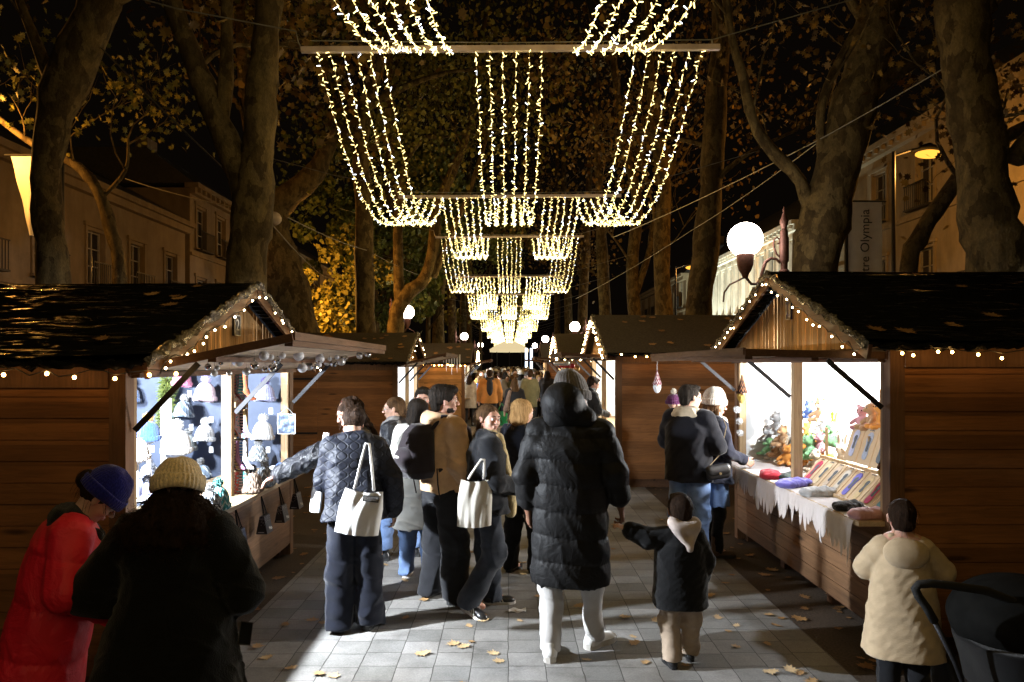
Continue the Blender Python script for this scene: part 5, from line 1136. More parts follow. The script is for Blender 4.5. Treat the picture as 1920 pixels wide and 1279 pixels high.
# 14 woman in cream beanie
pW, TW, _ = person('person in ivory beanie and scarf, navy coat and denim skirt, handbag at the hip', 2.13, 7.55, -78, 1.70, dict(head=(-22,4,0), hv=.006, skin=skinA, haircol=hAub, hair='wavy', flyaway=200, beanie=(kIvory, 1.1, dict(tall=.03, cuff=.055, ribs=34, amp=.014)), la=((-.24,.02,1.14),(-.2,.2,1.05)), ra=((.25,.04,1.14),(.22,.26,1.04)),
    trousers=(blackF,.09,.07,.055,.12), shoes=(M('brown suede boot', (.07,.045,.03), .8), soleB, .16, .01), skirt=(denimF,.55,.98,.21), top=dict(m=F_('navy wool coat', (.012,.013,.022)), f=.035, hem=.80, flare=.01), scarf=(F_('ivory scarf', (.62,.56,.46), bstr=.6, weave=90), [('cap', V(.07,.09,1.45), V(.08,.16,1.10), .045, .05, .02)])), group=GF)
# 15 child in cream coat
person('child with cropped dark hair in a beige hooded wool coat, beside the stroller', 2.36, 4.32, -18, 1.19, dict(kid=1, hs=1.38, head=(0,6,0), skin=skinB, haircol=hBrown, hair='buzz', la=((-.28,.10,1.10),(-.17,.28,1.20)), ra=((.33,.08,1.12),(.34,.30,1.12)), trousers=(charF,.11,.1,.1,.1),
    top=dict(m=F_('beige wool coat', (.52,.40,.26), weave=110, var=.1), f=.055, hem=.40, flare=.085, sleeve=.035, type='fleece', name='coat', hood=dict(c=(0,-.165,1.38), r=(.18,.085,.14)))), group=GF)
# 17 customer at the plank chalet
person('greying person in black padded jacket leaning at the counter of the plank chalet', 1.40, 12.95, -72, 1.80, dict(lean=6, head=(-4,14,0), hv=.009, skin=skinB, haircol=hBrown, hair='short', male=1, la=((-.25,.06,1.15),(-.14,.30,1.10)), ra=((.26,.08,1.15),(.12,.32,1.10)), trousers=(charF,.1,.085,.08,.08), top=dict(m=F_('black padded cloth', (.018,.018,.020)), f=.03, hem=.8, collar=1.3)), group=GF)
# ---- bags
tote('white canvas tote with a small printed label hanging from the quilted jacket shoulder', P(683,918,262), P(668,1000,262)+V(0,0,0), .31, (1,.12,-.13), .045, sw=1, strap=P(689,832,262), txt=('GSIM', (.06,.05), .030))
tote('slim white tote under the arm of the leather jacket wearer', P(598,895,226), P(590,958,226), .17, (.55,-.8,0), .04, strap=P(612,812,226))
tote('plain pale cotton tote hanging from the elbow of the person looking back', P(892,898,243), P(889,986,243), .265, (1,.15,0), .035, mt=F_('natural cotton', (.55,.52,.46), var=.06), strap=P(905,862,243))
# backpack
bpM = F_('black backpack nylon', (.022,.017,.020), bstr=.4); t = thing('backpack', 'black backpack with a front pocket worn over the tan hoodie', 'backpack', (-.8, 5.9, 1.05))
Mx = ROOTM[pB.name] @ TB
arr_obj('pack', sdf([('loft', [(1.02,0,-.24,.13,.09),(1.08,0,-.255,.165,.125),(1.25,0,-.25,.16,.12),(1.38,0,-.225,.13,.10),(1.44,0,-.20,.085,.07)], .03, 3.0)], .009, lambda x,y,z: .005*wav(x, y, z, 22, 4, 3)), bpM, t, ROOTM[t.name].inverted() @ Mx)
arr_obj('front_pocket', sdf([('ell', V(0,-.35,1.18), (.115,.075,.095), None, .03)], .009, lambda x,y,z: .003*wav(x, y, z, 30, 4, 3)), bpM, t, ROOTM[t.name].inverted() @ Mx)
for s in (-1,1):
    mb = MB(); mb.tube([Mx @ V(s*.10,-.17,1.40), Mx @ V(s*.12,-.08,1.50), Mx @ V(s*.13,.05,1.49), Mx @ V(s*.14,.165,1.38), Mx @ V(s*.165,.17,1.22), Mx @ V(s*.19,.05,1.12), Mx @ V(s*.15,-.14,1.08)], .017, 8); mb.build('shoulder_strap', bpM, t, smooth=True)
    mb = MB(); mb.tube([Mx @ V(s*.16,-.16,1.10), Mx @ V(s*.185,-.17,.98), Mx @ V(s*.18,-.15,.86)], .006, 5); mb.build('loose_strap', bpM, t)
mb = MB(); mb.tube([Mx @ V(.035*math.cos(a), -.428, 1.20+.008*math.sin(a)) for a in [k*math.pi/6 for k in range(13)]], .0022, 5); mb.build('logo_tag', whiteF, t)
# handbag
t = thing('handbag', 'small black flap handbag with round clasp at the hip of the ivory beanie wearer', 'handbag', tuple(P(1348,905,186)))
c = P(1347,885,190); bl = M('black bag leather', (.010,.009,.009), .35, 0, .2, 30, 60, .3, spec=.7)
m4 = Matrix.Translation(c) @ Matrix.Rotation(R(8),4,'Z') @ Matrix.Rotation(R(-7),4,'Y')
arr_obj('bag_body', sdf([('cap', V(-.085,0,-.03), V(.085,0,-.03), .042, .042, .02, (1,.7,1)), ('cap', V(-.085,0,.03), V(.085,0,.03), .038, .038, .03, (1,.7,1))], .007), bl, t, ROOTM[t.name].inverted() @ m4)
arr_obj('flap', sdf([('cap', V(-.088,-.006,.035), V(.088,-.006,.035), .042, .042, .02, (1,.75,1)), ('cap', V(-.075,-.015,.0), V(.075,-.015,.0), .035, .035, .03, (1,.7,1))], .007), bl, t, ROOTM[t.name].inverted() @ m4)
mb = MB(); mb.tube([m4 @ V(0,-.052,-.01), m4 @ V(0,-.044,-.01)], .013, 14); mb.build('clasp', M('brass', (.5,.38,.2), .3, .9), t)
mb = MB(); mb.tube([m4 @ V(-.11,0,.05), P(1352,850,188), P(1362,800,186), P(1350,768,184)], .005, 5); mb.build('shoulder_strap', M('gold chain', (.45,.36,.22), .35, .8), t)
# phone held low by the black coat
t = thing('phone', 'dark phone held out at waist height beside the black coat', 'phone', tuple(P(460,1192,415))); mb = MB(); m4 = Matrix.Translation(P(460,1188,415)) @ Euler((R(60),R(15),R(30))).to_matrix().to_4x4(); mb.box((-.028,-.05,-.004),(.028,.05,.004)); mb.v = [tuple(m4 @ Vector(v)) for v in mb.v]; mb.build('case', bl, t)
mb = MB(); mb.box((-.025,-.046,.0045),(.025,.046,.0055)); mb.v = [tuple(m4 @ Vector(v)) for v in mb.v]; mb.build('screen', glassD, t)
# ---- stroller
st = thing('stroller', 'black baby stroller with ribbed canopy and foam grip handle, cut by the lower right corner', 'stroller', (2.85, 3.75, 0)); sb = M('black stroller fabric', (.006,.006,.0055), .85, 0, .3, 14, 90, .3, spec=.08); fo = M('black foam grip', (.012,.012,.012), .8, 0, .2, 60, 120, .3)
s = 355
mb = MB(); mb.tube([P(1752,1165,s), P(1738,1140,s), P(1722,1118,s), P(1716,1104,s), P(1723,1096,s), P(1745,1094,s), P(1790,1098,s)+V(0,-.01,0), P(1850,1108,s), P(1900,1128,s), P(1950,1165,s)], .0225, 12); mb.build('handle', fo, st, smooth=True)
mb = MB(); mb.tube([P(1752,1165,s), P(1790,1240,s), P(1850,1400,s), V(2.95,3.5,.12)], .014, 10); mb.tube([P(1950,1165,s), P(1985,1260,s), V(3.15,3.6,.12)], .014, 10); mb.build('frame', steelM, st, smooth=True)
def can(u, v):   # ribbed canopy dome
    a = (u*2-1)*1.0; r = 1-.018*abs(math.sin(v*math.pi*3)); X = 2.72+.40*math.sin(a*1.35)*r*1.0; Zc = .72+.25*math.cos(a*1.30)*math.sin(.35+v*1.3)*r; Y = 3.62+.42*(v-.15)
    return (X+.10, Y, Zc)
arr_obj('canopy', sdf([('ell', V(2.80,3.98,.60), (.335,.30,.225), None, .03), ('-ell', V(2.80,4.3,.37), (.26,.28,.20), None, .03), ('-ell', V(2.80,3.95,.28), (.6,.5,.22), None, .02)], .012, lambda x,y,z: .010*np.abs(np.sin((x*.35+y*1.2)*13))+.003*wav(x,y,z,30,4,2)), sb, st, ROOTM[st.name].inverted())
arr_obj('seat', sdf([('loft', [(.22,2.82,3.95,.25,.26),(.35,2.81,3.93,.28,.27),(.50,2.80,3.93,.315,.285)], .03, 3.0)], .014, lambda x,y,z: .006*wav(x,y,z,14,4,5)), blackF, st, ROOTM[st.name].inverted())
for x, y in ((2.6,3.6),(3.02,3.6),(2.6,4.3),(3.02,4.3)):
    mb = MB(); mb.v = []; mb.lathe([(.06,-.02),(.11,-.02),(.125,-.01),(.125,.01),(.11,.02),(.06,.02)], (0,0,0), 20); mb.v = [(x+v[2], y+v[0], .126+v[1]) for v in mb.v]; mb.build('wheel', fo, st, smooth=40)
mb = MB(); mb.tube([(2.6,3.6,.126),(2.75,3.9,.35),(3.02,4.3,.126)], .012, 8); mb.tube([(3.02,3.6,.126),(2.85,3.9,.35),(2.6,4.3,.126)], .012, 8); mb.build('chassis', steelM, st)
# ================================================================== hat chalet goods
def kn(name, c, c2=None, pat=None):
    """knit with a stitched pattern: spiral, zigzag or cable"""
    if name in MATS: return MATS[name]
    if not c2: return knit(name, c)
    m, t = newmat(name); v = t.coord(); sp = t.n('ShaderNodeSeparateXYZ'); t.l(v, sp.inputs[0]); an = t.math('ARCTAN2', sp.outputs[1], sp.outputs[0])
    if pat == 'spiral': w = t.math('SINE', t.math('ADD', t.math('MULTIPLY', an, 7), t.math('MULTIPLY', sp.outputs[2], 60)))
    else: w = t.math('SINE', t.math('ADD', t.math('MULTIPLY', sp.outputs[2], 110), t.math('MULTIPLY', t.math('PINGPONG', t.math('MULTIPLY', an, 3), 1), 5)))
    f = t.ramp(w, [(.35, 0), (.6, 1)]); t.bsdf(t.mix(f, c, c2), .95, 0, t.bump(t.math('ADD', w, t.noise(v, 150, 2)), .6, .006), .1); return m
HW = kn('white hat knit', (.55,.55,.55)); HG = kn('grey spiral knit', (.10,.13,.17), (.30,.34,.38), 'spiral'); HP = kn('mauve hat knit', (.33,.10,.17)); HL = kn('lavender hat knit', (.33,.34,.52)); HB = kn('blue hat knit', (.05,.12,.36)); HN = kn('navy hat knit', (.02,.05,.13)); HT = kn('taupe cable knit', (.18,.13,.10), (.30,.23,.18), 'zig'); HZ = kn('grey white zigzag knit', (.16,.18,.20), (.5,.52,.54), 'zig'); HE = kn('teal zigzag knit', (.05,.20,.20), (.45,.52,.5), 'zig'); HC = kn('cream hat knit', (.62,.55,.42)); HY = kn('mustard wool', (.60,.30,.04)); PL = kn('lilac wool', (.30,.26,.45)); PD = kn('dark grey wool', (.05,.055,.07)); PV = kn('violet wool', (.05,.03,.16)); PT = kn('teal wool', (.03,.16,.14)); PG = kn('speckled grey wool', (.22,.22,.22)); PK = kn('pink wool', (.5,.25,.28))
def hat(label, pos, s, mt, pom=None, tall=.03, cuff=.04, tilt=0, ribs=22, slouch=.0, rot=0, group='knitted hats for sale'):
    t = thing('bobble_hat' if pom else 'knitted_hat', label, 'hat', tuple(pos), rot, group)
    beanie(Matrix.Identity(4), mt, t, s=s, tall=tall, cuff=cuff, ribs=ribs, amp=.02, name='knit_cap', tilt=tilt, pom=pom, slouch=slouch)
W = 183
for lb, px, py, s, mt, pm in [
    ('mauve knitted hat at the top of the dark back panel', 346, 722, .95, HP, None), ('slate blue spiral knit bobble hat on the dark panel, under the mauve one', 349, 780, .95, HG, PG),
    ('big pale pink bobble hat with lilac pompom on the dark panel', 389, 750, 1.08, kn('pale pink knit', (.66,.50,.55)), PL), ('white bobble hat with white pompom on the dark panel, nearest the post', 388, 825, .98, HW, HW),
    ('grey bobble hat with speckled pompom low on the dark panel', 356, 842, .92, kn('mid grey knit', (.20,.22,.22)), PG), ('lavender bobble hat with violet pompom right of the sock rack', 500, 750, 1.0, HL, PV),
    ('white bobble hat right of the sock rack, lower than the lavender one', 496, 822, 1.08, HW, HW), ('striped grey bobble hat lowest right of the sock rack', 487, 862, .95, HZ, PG),
    ('navy bobble hat with mustard pompom at the left edge of the opening', 249, 752, .95, HN, HY)]:
    hat(lb, P(px, py, W)+V(0,-.05,-.02), s, mt, pm, tilt=-.12)
wst = M('white display board', (.75,.75,.74), .5, 0, .03, 4)
for lb, px, py, s_, mt, pm, sc in [('royal blue ribbed bobble hat with yellow pompom on a white stand', 279, 828, 215, HB, HY, .98), ('large white bobble hat on a white stand beside the dark panel', 333, 852, 205, HW, HW, 1.25), ('white hat on the leftmost white stand', 256, 865, 235, HW, None, 1.0)]:
    p = P(px, py, s_); hat(lb, p, sc, mt, pm); t = thing('hat_stand', 'white stand holding the '+lb.split(' on ')[0], 'stand', (p.x, p.y, .92), 0, 'hat stands')
    mb = MB(); mb.lathe([(.09,0),(.09,.012),(.02,.02),(.018,max(.06, p.z-.93))], (p.x,p.y,.917), 16); mb.build('stem', wst, t, smooth=40)
    mb = MB(); mb.ball((p.x,p.y,p.z+.05), .075*sc, 12, squash=(1,1.1,1)); mb.build('block', wst, t, smooth=True)
t = thing('display_table', 'grey display table inside the hat chalet behind the counter', 'table', (-3.2, 6.2, 0)); mb = MB(); mb.box((-3.85,4.7,.86),(-2.86,7.3,.90)); mb.build('tabletop', greyIn, t)
for x in (-3.8,-2.92):
    for y in (4.75,7.25): mb = MB(); mb.box((x-.02,y-.02,.17),(x+.02,y+.02,.86)); mb.build('leg', greyIn, t)
t = thing('card_board', 'tall blank white card standing among the hats', 'card', tuple(P(311,860,205))); mb = MB(); p = P(311,860,205); mb.box((p.x-.05,p.y,p.z-.2),(p.x+.05,p.y+.012,p.z+.55)); mb.build('card', wst, t)
t = thing('photo_card', 'photo card of blue hats clipped to the far post of the hat chalet', 'photo card', tuple(P(537,815,188))); p = P(537,795,188); m, q = newmat('hat photo print'); v = q.coord((1,1,1)); q.bsdf(q.ramp(q.noise(v, 16, 2), [(.38,(.01,.015,.05)),(.5,(.06,.10,.16)),(.6,(.25,.28,.30))]), .6); mb = MB(); mb.box((p.x-.09,p.y,p.z-.10),(p.x+.09,p.y+.004,p.z+.10)); mb.build('print', wst, t); mb = MB(); mb.box((p.x-.083,p.y-.003,p.z-.093),(p.x+.083,p.y-.001,p.z+.093)); mb.build('picture', m, t); mb = MB(); mb.tube([p+V(-.07,0,.1), p+V(0,0,.17), p+V(.07,0,.1)], .002, 4); mb.build('string', whiteF, t)
# counter row
for lb, px, py, mt, pm, s in [('teal zigzag hat with teal pompom at the near end of the counter', 410, 948, HE, PT, .85), ('grey patterned hat tucked behind the teal one', 395, 935, HZ, PG, .8), ('taupe cable knit hat standing on the counter', 474, 920, HT, PD, .85), ('grey and white zigzag hat standing on the counter', 497, 910, HZ, PG, .85),
    ('white hat between the zigzag hat and the blue one', 514, 903, HW, None, .72), ('small royal blue hat near the far end of the counter', 527, 898, HB, None, .72), ('small cream hat near the far end of the counter', 544, 893, HC, None, .66), ('small mustard hat last on the counter', 555, 887, HY, None, .5)]:
    s_ = (955-px)/2.17; p = P(px, py, s_); p.z = .917; hat(lb, p, s, mt, pm, tall=.05)
rnd = random.Random(5); cols = [(HW,PD,'white','grey'),(HW,HW,'white','white'),(HG,PG,'slate','speckled'),(HB,PV,'blue','violet'),(HL,PD,'lavender','dark'),(HZ,PT,'grey','teal'),(HC,PL,'cream','lilac')]
for i in range(24):
    a = cols[i % 7]; x = -3.75+.25*(i % 4)+rnd.uniform(-.05,.05); y = 5.15+.36*(i//4)+rnd.uniform(-.06,.06)
    hat('bobble hat laid in the rows of hats on the display table', V(x, y, .905), .85, a[0], a[1], tall=0, ribs=14, rot=rnd.uniform(0,6), group='bobble hats laid in rows on the display table')
# sock rack
t = thing('sock_rack', 'pine rack of hanging socks by the middle post of the hat chalet', 'rack', tuple(P(450,930,222))); mb = MB(); a = P(447,930,222); mb.box((a.x-.07,a.y,.917),(a.x+.075,a.y+.02,2.0)); mb.build('board', paleM, t)
mb = MB()
for py in (697, 765, 823, 880): q = P(447,py,222); mb.tube([q+V(-.09,-.04,0), q+V(.09,-.04,0)], .006, 6)
mb.build('rail', steelM, t)
sockc = [(.05,.16,.42),(.62,.60,.58),(.30,.06,.05),(.08,.10,.10),(.05,.30,.36),(.45,.12,.05),(.55,.35,.40),(.03,.03,.05),(.60,.42,.20),(.25,.12,.20)]
sk = MB(); 
def sockmesh():
    return sdf([('cap', V(0,0,0), V(0,0,-.13), .018, .020, .01, (1,.5,1)), ('cap', V(0,0,-.14), V(.035,0,-.20), .022, .018, .015, (1,.5,1)), ('cap', V(.035,0,-.20), V(.07,0,-.215), .018, .014, .01, (1,.5,1))], .006)
sm_ = sockmesh(); k = 0
for ri, py in enumerate((700, 768, 826, 884)):
    for ci in range(6):
        c = sockc[(ri*3+ci) % 10]; c2 = sockc[(ri*5+ci*2+3) % 10]; nm = 'sock knit %d %d' % ((ri*3+ci) % 10, (ri*5+ci*2+3) % 10)
        if nm not in MATS:
            m, q = newmat(nm); v = q.coord((1,1,1)); vo = q.n('ShaderNodeTexVoronoi'); vo.inputs['Scale'].default_value = 55; q.l(v, vo.inputs['Vector']); sp = q.n('ShaderNodeSeparateXYZ'); q.l(v, sp.inputs[0])
            fac = q.ramp(vo.outputs['Distance'], [(.3,1),(.45,0)]) if ci % 2 else q.ramp(q.math('SINE', q.math('MULTIPLY', sp.outputs[2], 260)), [(.4,0),(.6,1)]); q.bsdf(q.mix(fac, c, c2), .9, 0, None, .1)
        p = P(447,py,222)+V(-.075+.030*ci, -.05-.012*(ci % 2), -.01); o = arr_obj('patterned_sock', sm_, MATS[nm], None); o.location = p; o.rotation_euler = (0,rnd.uniform(-.1,.1),rnd.uniform(-.8,.8)); prop(o, 'patterned sock hanging on the pine sock rack', 'sock', 'socks hanging on the pine rack')
# fir garland on the far wall
def fir(label, a, b2, r, n, mt, name='fir_garland'):
    mb = MB(); a, b2 = Vector(a), Vector(b2); rn = random.Random(4)
    for _ in range(n):
        p = a.lerp(b2, rn.random()); d = Vector((rn.gauss(0,1), rn.gauss(0,1), rn.gauss(0,1))).normalized(); e = p+d*r*rn.uniform(.5,1); u = d.orthogonal().normalized()*.006; q = p+d*r*.2; mb.add([q+u, q-u, e-u*.3+V(0,0,-.01), e+u*.3+V(0,0,-.01)], [(0,1,2,3)])
    return prop(mb.build(name, mt, None, fix=False), label, 'garland')
fir('artificial fir garland hanging on the wall left of the mauve hat', P(322,712,W)+V(0,-.1,0), P(318,800,W)+V(0,-.1,0), .12, 1500, leafGr)
# baubles
silv = M('matt silver', (.55,.54,.53), .32, .75, .1, 8); silS = M('shiny silver', (.65,.65,.66), .08, 1, .05, 8); glit = M('white glitter', (.6,.6,.62), .5, .3, .3, 260, 260, .8)
rnd = random.Random(9)
for i, (px, py, r) in enumerate([(446,677,11),(390,688,6.5),(402,700,6.5),(407,690,5),(414,681,4.5),(495,667,9.5),(483,672,6),(477,685,8),(508,670,6),(515,683,5),(511,690,8),(530,667,6),(462,697,7.5),(497,692,5.5),(560,667,10),(575,652,5),(601,661,7),(600,673,8.5),(580,687,8),(589,688,5),(598,684,5.5),(613,680,6),(626,681,7.5),(618,673,4),(640,678,8),(647,672,5.5),(632,670,4.5),(674,667,6.5),(690,664,7),(567,690,9),(430,700,5.5),(520,676,7)]):
    f = (px-390)/300; X0 = -1.62 if i % 3 else -1.85
    s_ = min(300, max(190, (955-px)/abs(X0))); rr = r/s_; p = P(px, py, s_); zt = 1.95+.2*min(1, max(0, (p.x+2.28)/-.96*-1))
    t = thing('silver_bauble', 'silver bauble hanging under the propped flap of the hat chalet', 'bauble', tuple(p), 0, 'silver baubles under the hat chalet flap'); mb = MB(); mb.ball(p, rr, 18); mb.build('ball', (silv, silS, glit)[i % 3], t, smooth=True)
    mb = MB(); mb.tube([p+V(0,0,rr*.95), p+V(0,0,rr*1.18)], rr*.22, 8); mb.build('cap', silS, t); mb = MB(); mb.tube([p+V(0,0,rr*1.1), V(p.x,p.y,max(p.z+rr*1.3, zt))], .0012, 3); mb.build('thread', silS, t)
# gift bags under the counter
bagB = M('black gloss card', (.012,.012,.016), .3, 0, .1, 5, spec=.6)
for i, (px, py, lb) in enumerate([(448,1010,'black gift bag with silver specks on the counter front, nearest the camera'), (496,982,'black gift bag with silver specks, second along the counter front'), (529,962,'black gift bag with silver specks, third along the counter front'), (556,938,'black gift bag with silver specks at the far end of the counter front')]):
    X0 = -2.17; s_ = (955-px)/-X0; p = P(px, py, s_); t = thing('gift_bag', lb, 'gift bag', tuple(p), 0, 'gift bags hung along the counter front'); w, h_, d = .15, .155, .10
    mb = MB(); c0 = p-V(0,0,h_/2); mb.hexa([c0+V(-d/2,-w/2,0), c0+V(d/2,-w/2,0), c0+V(d/2,w/2,0), c0+V(-d/2,w/2,0), c0+V(-d*.18,-w/2*.96,h_), c0+V(d*.18,-w/2*.96,h_), c0+V(d*.18,w/2*.96,h_), c0+V(-d*.18,w/2*.96,h_)]); b_ = mb.build('box', bagB, t)
    mb = MB(); rn = random.Random(i)
    for _ in range(46):
        v_ = rn.random()**.5; zz = h_*(.42+.56*v_); xo = d/2+(d*.18-d/2)*zz/h_
        if rn.random() < .6: c = c0+V(xo+.001, rn.uniform(-w*.45,w*.45), zz); u = V(0,.0035,0); n_ = V(0,0,.0035)
        else: c = c0+V(rn.uniform(-xo*.8,xo*.8), -w/2-.001+.003*zz/h_*0, zz); u = V(.0035,0,0); n_ = V(0,0,.0035)
        mb.add([c-u, c-n_, c+u, c+n_], [(0,1,2,3)])
    mb.build('speckle_print', silv, b_, fix=False)
    text_mb('Max', .042, frame(c0+V(d*.455,.028,h_*.24), (0,1,0), (-.35,0,1)), .001).build('lettering', whitePl, b_)
    mb = MB(); [mb.box((c0.x-.03+q*.009, c0.y-w/2-.002, c0.z+.014), (c0.x-.024+q*.009, c0.y-w/2-.001, c0.z+.019)) for q in range(6)]; mb.build('small_print', whitePl, b_)
    mb = MB(); tp = V(p.x-.03, p.y, p.z+h_/2+.17)
    for yy in (-.02,.02): mb.tube([c0+V(0,yy*1.6,h_), tp+V(0,yy*.25,0), c0+V(0,yy*1.6+.03,h_)], .0045, 5)
    mb.build('handle', blackF, t)
# ================================================================== toy chalet goods
clothM = F_('white table cloth', (.66,.60,.58), var=.05, bstr=.4, folds=10)
rn = random.Random(2); lob = [0.0]
Y0, Y1 = 5.02, 8.14; NV = 420
hem = []
y = Y0; 
while y < Y1+.3: w = rn.uniform(.035,.085); hem.append((y, w, rn.uniform(.10,.30))); y += w
def hemlen(y):
    for a, w, l in hem:
        if a <= y < a+w: q = (y-a)/w; return .10+.05*math.sin(y*3)+l*.55*math.sin(math.pi*q)**.7+(.05 if y < 5.9 else 0)
    return .15
def clf(u, v):
    y = Y0+(Y1-Y0)*u; fo = .012*math.sin(y*38+2*math.sin(y*9))+.010*math.sin(y*17)
    if v < .4: q = v/.4; return (3.0-(3.0-2.405)*q, y, .920+.004*math.sin(y*30+q*9)*q)
    q = (v-.4)/.6; return (2.402-.012*min(1, q*6)-abs(fo)*q*1.3, y, .918-.008*min(1,q*5)-hemlen(y)*q)
mb = MB(); mb.grid(clf, NV, 22); prop(mb.build('table_cloth', clothM, None, smooth=True, fix=False), 'white cloth with a ragged icicle hem over the toy chalet counter', 'table cloth')
def fold(label, px, py, s_, r, c, sc=1.0, ang=0, n=3):
    p = P(px, py, s_); p.z = .925+r[2]*.8; nm = label.split(' folded')[0]+' plush'; mt = F_(nm, c, weave=120, bstr=.7, sheen=.3)
    pr = [('ell', V((k-(n-1)/2)*r[0]*.62, rn.uniform(-.012,.012), 0), (r[0]*.62, r[1], r[2]*rn.uniform(.85,1.1)), None, .03) for k in range(n)]+[('ell', V(0,0,-r[2]*.4), (r[0]*1.05, r[1]*1.1, r[2]*.7), None, .03)]
    o = arr_obj('folded_scarf', sdf(pr, .007, lambda x,y,z: .007*wav(x, y, z, 50, 4, 3)+.004*np.abs(np.sin(x*60+y*20))), mt, None, Matrix.Rotation(ang,4,'Z')); o.location = p; prop(o, label+' lying on the white cloth', 'scarf', None)
fold('bright red folded quilted scarf', 1445, 890, 197, (.12,.09,.035), (.52,.03,.05), ang=1.2); fold('violet blue folded fluffy scarf', 1487, 908, 212, (.15,.085,.035), (.16,.14,.50), ang=.5); fold('pale grey folded fluffy scarf', 1533, 920, 228, (.13,.07,.035), (.42,.42,.42), ang=.1)
fold('black folded fluffy scarf', 1592, 945, 252, (.11,.06,.03), (.012,.012,.014), ang=.5); fold('pale pink folded fluffy scarf', 1628, 955, 266, (.13,.06,.034), (.60,.34,.36), ang=.15); fold('dark green folded scarf half hidden by the post', 1478, 893, 200, (.09,.06,.03), (.03,.05,.04), ang=.8)
kraft = M('kraft card', (.50,.37,.23), .8, 0, .06, 20); FOOT = [(-.028,-.115),(0,-.125),(.028,-.115),(.036,-.075),(.030,-.03),(.034,.02),(.046,.06),(.044,.098),(.022,.118),(-.012,.116),(-.036,.092),(-.040,.05),(-.026,.005),(-.030,-.05),(-.036,-.085)]
ic = [((.45,.05,.10),'crimson'),((.60,.48,.30),'sand'),((.50,.40,.30),'beige'),((.55,.50,.42),'cream'),((.14,.13,.45),'violet'),((.52,.40,.22),'ochre'),((.55,.07,.17),'pink'),((.08,.22,.28),'petrol blue'),((.05,.05,.06),'black')]
def icard(label, y, x, z, c, w=.165, h_=.28, lean=48):
    t = thing('insole_card', label, 'insole', (x, y, z), 0, 'insole cards shown on the toy chalet rack'); a = R(lean); up = V(math.cos(a),0,math.sin(a)); m4 = frame(V(x,y,z)+up*h_/2, (0,-1,0), up)
    mb = MB(); mb.hexa([m4 @ V(i*w/2,j*h_/2,k) for k in (-.006,.004) for i, j in ((-1,-1),(1,-1),(1,1),(-1,1))]); cd = mb.build('card', kraft, t)
    mt = M('insole %.2f %.2f %.2f' % c, c, .9, 0, .15, 40); mb = MB(); mb.prism([m4 @ V(a_*1.05,b_*.95,.0045) for a_, b_ in FOOT], m4.to_3x3() @ V(0,0,.004)); mb.build('insole', mt, t)
    mb = MB(); mb.prism([m4 @ V(a_*.55+.008,b_*.5+.01,.009) for a_, b_ in FOOT], m4.to_3x3() @ V(0,0,.0012)); mb.build('insole_pad', M('dark insole pad', (.08,.09,.10), .8), t)
    mb = MB(); [mb.prism([m4 @ V(-.03+k*.014+.006*math.cos(q), .128+.004*(k % 2)+.006*math.sin(q), .0045) for q in [n*math.pi/3 for n in range(6)]], m4.to_3x3() @ V(0,0,.0012)) for k in range(5)]; mb.build('toe_print', M('dark insole pad'), cd)
yy = 6.50
for i in range(9):
    c, cn = ic[i if i < 9 else 0]; icard(cn+' insole on a kraft card in the lower rack row, %s' % ['farthest','second from far end','third from far end','fourth from far end','in the middle','fourth from near end','third from near end','second from near end','nearest'][i], yy-.182*i, 2.66, .935, c)
for i, (c, cn) in enumerate([((.42,.45,.60),'pale lilac'),((.32,.36,.45),'blue grey'),((.10,.12,.14),'slate')]): icard(cn+' insole on a large kraft box in the upper rack row', 6.02-.225*i, 2.84, 1.19, c, .21, .32, 72)
t = thing('display_rack', 'timber rack carrying the insole cards inside the toy chalet', 'rack', (2.9, 5.7, .93)); mb = MB()
mb.bar((2.645,6.6,.935), (2.645,4.98,.935), .02, .025); mb.bar((2.875,6.6,1.155), (2.875,4.98,1.155), .03, .025)
for y in (6.58, 5.8, 5.0): mb.bar((2.66,y,.925), (2.88,y,1.145), .02, .02, (0,1,0)); mb.bar((2.9,y,.92), (2.9,y,1.42), .02, .02, (0,1,0))
mb.build('rails', paleM, t)
# plush toys
pl_v = [sdf([('ell', V(0,0,.075), (.055,.05,.07), None, .02), ('ell', V(0,-.015,.175), (.052,.05,.05), None, .015)]+ex, .007, lambda x,y,z: .002*wav(x,y,z,120,3,2)) for ex in (
    [('ell', V(-.042,0,.222), (.02,.012,.02)), ('ell', V(.042,0,.222), (.02,.012,.02)), ('ell', V(0,-.062,.165), (.022,.02,.018), None, .01), ('cap', V(-.05,-.02,.10), V(-.085,-.06,.06), .018,.018), ('cap', V(.05,-.02,.10), V(.085,-.06,.06), .018,.018), ('cap', V(-.035,-.03,.03), V(-.05,-.11,.025), .024,.022), ('cap', V(.035,-.03,.03), V(.05,-.11,.025), .024,.022)],
    [('cap', V(-.02,0,.21), V(-.035,.01,.31), .014,.018), ('cap', V(.02,0,.21), V(.035,.01,.31), .014,.018), ('cap', V(-.035,-.03,.03), V(-.05,-.10,.025), .022,.022), ('cap', V(.035,-.03,.03), V(.05,-.10,.025), .022,.022)],
    [('ell', V(0,-.03,.06), (.09,.085,.05), None, .02), ('cap', V(-.06,-.06,.03), V(-.12,-.10,.02), .022,.016), ('cap', V(.06,-.06,.03), V(.12,-.10,.02), .022,.016), ('ell', V(0,-.11,.15), (.03,.03,.02), None, .01)])]
pcol = [('brown',(.40,.24,.12)),('white',(.72,.70,.66)),('lime green',(.35,.50,.05)),('grey',(.40,.40,.40)),('orange',(.60,.25,.05)),('cream',(.62,.52,.38)),('leaf green',(.20,.42,.20)),('black',(.03,.03,.03)),('pink',(.6,.3,.33)),('blue',(.08,.14,.35))]
eyeK = M('black bead', (.01,.01,.01), .1, spec=.8)
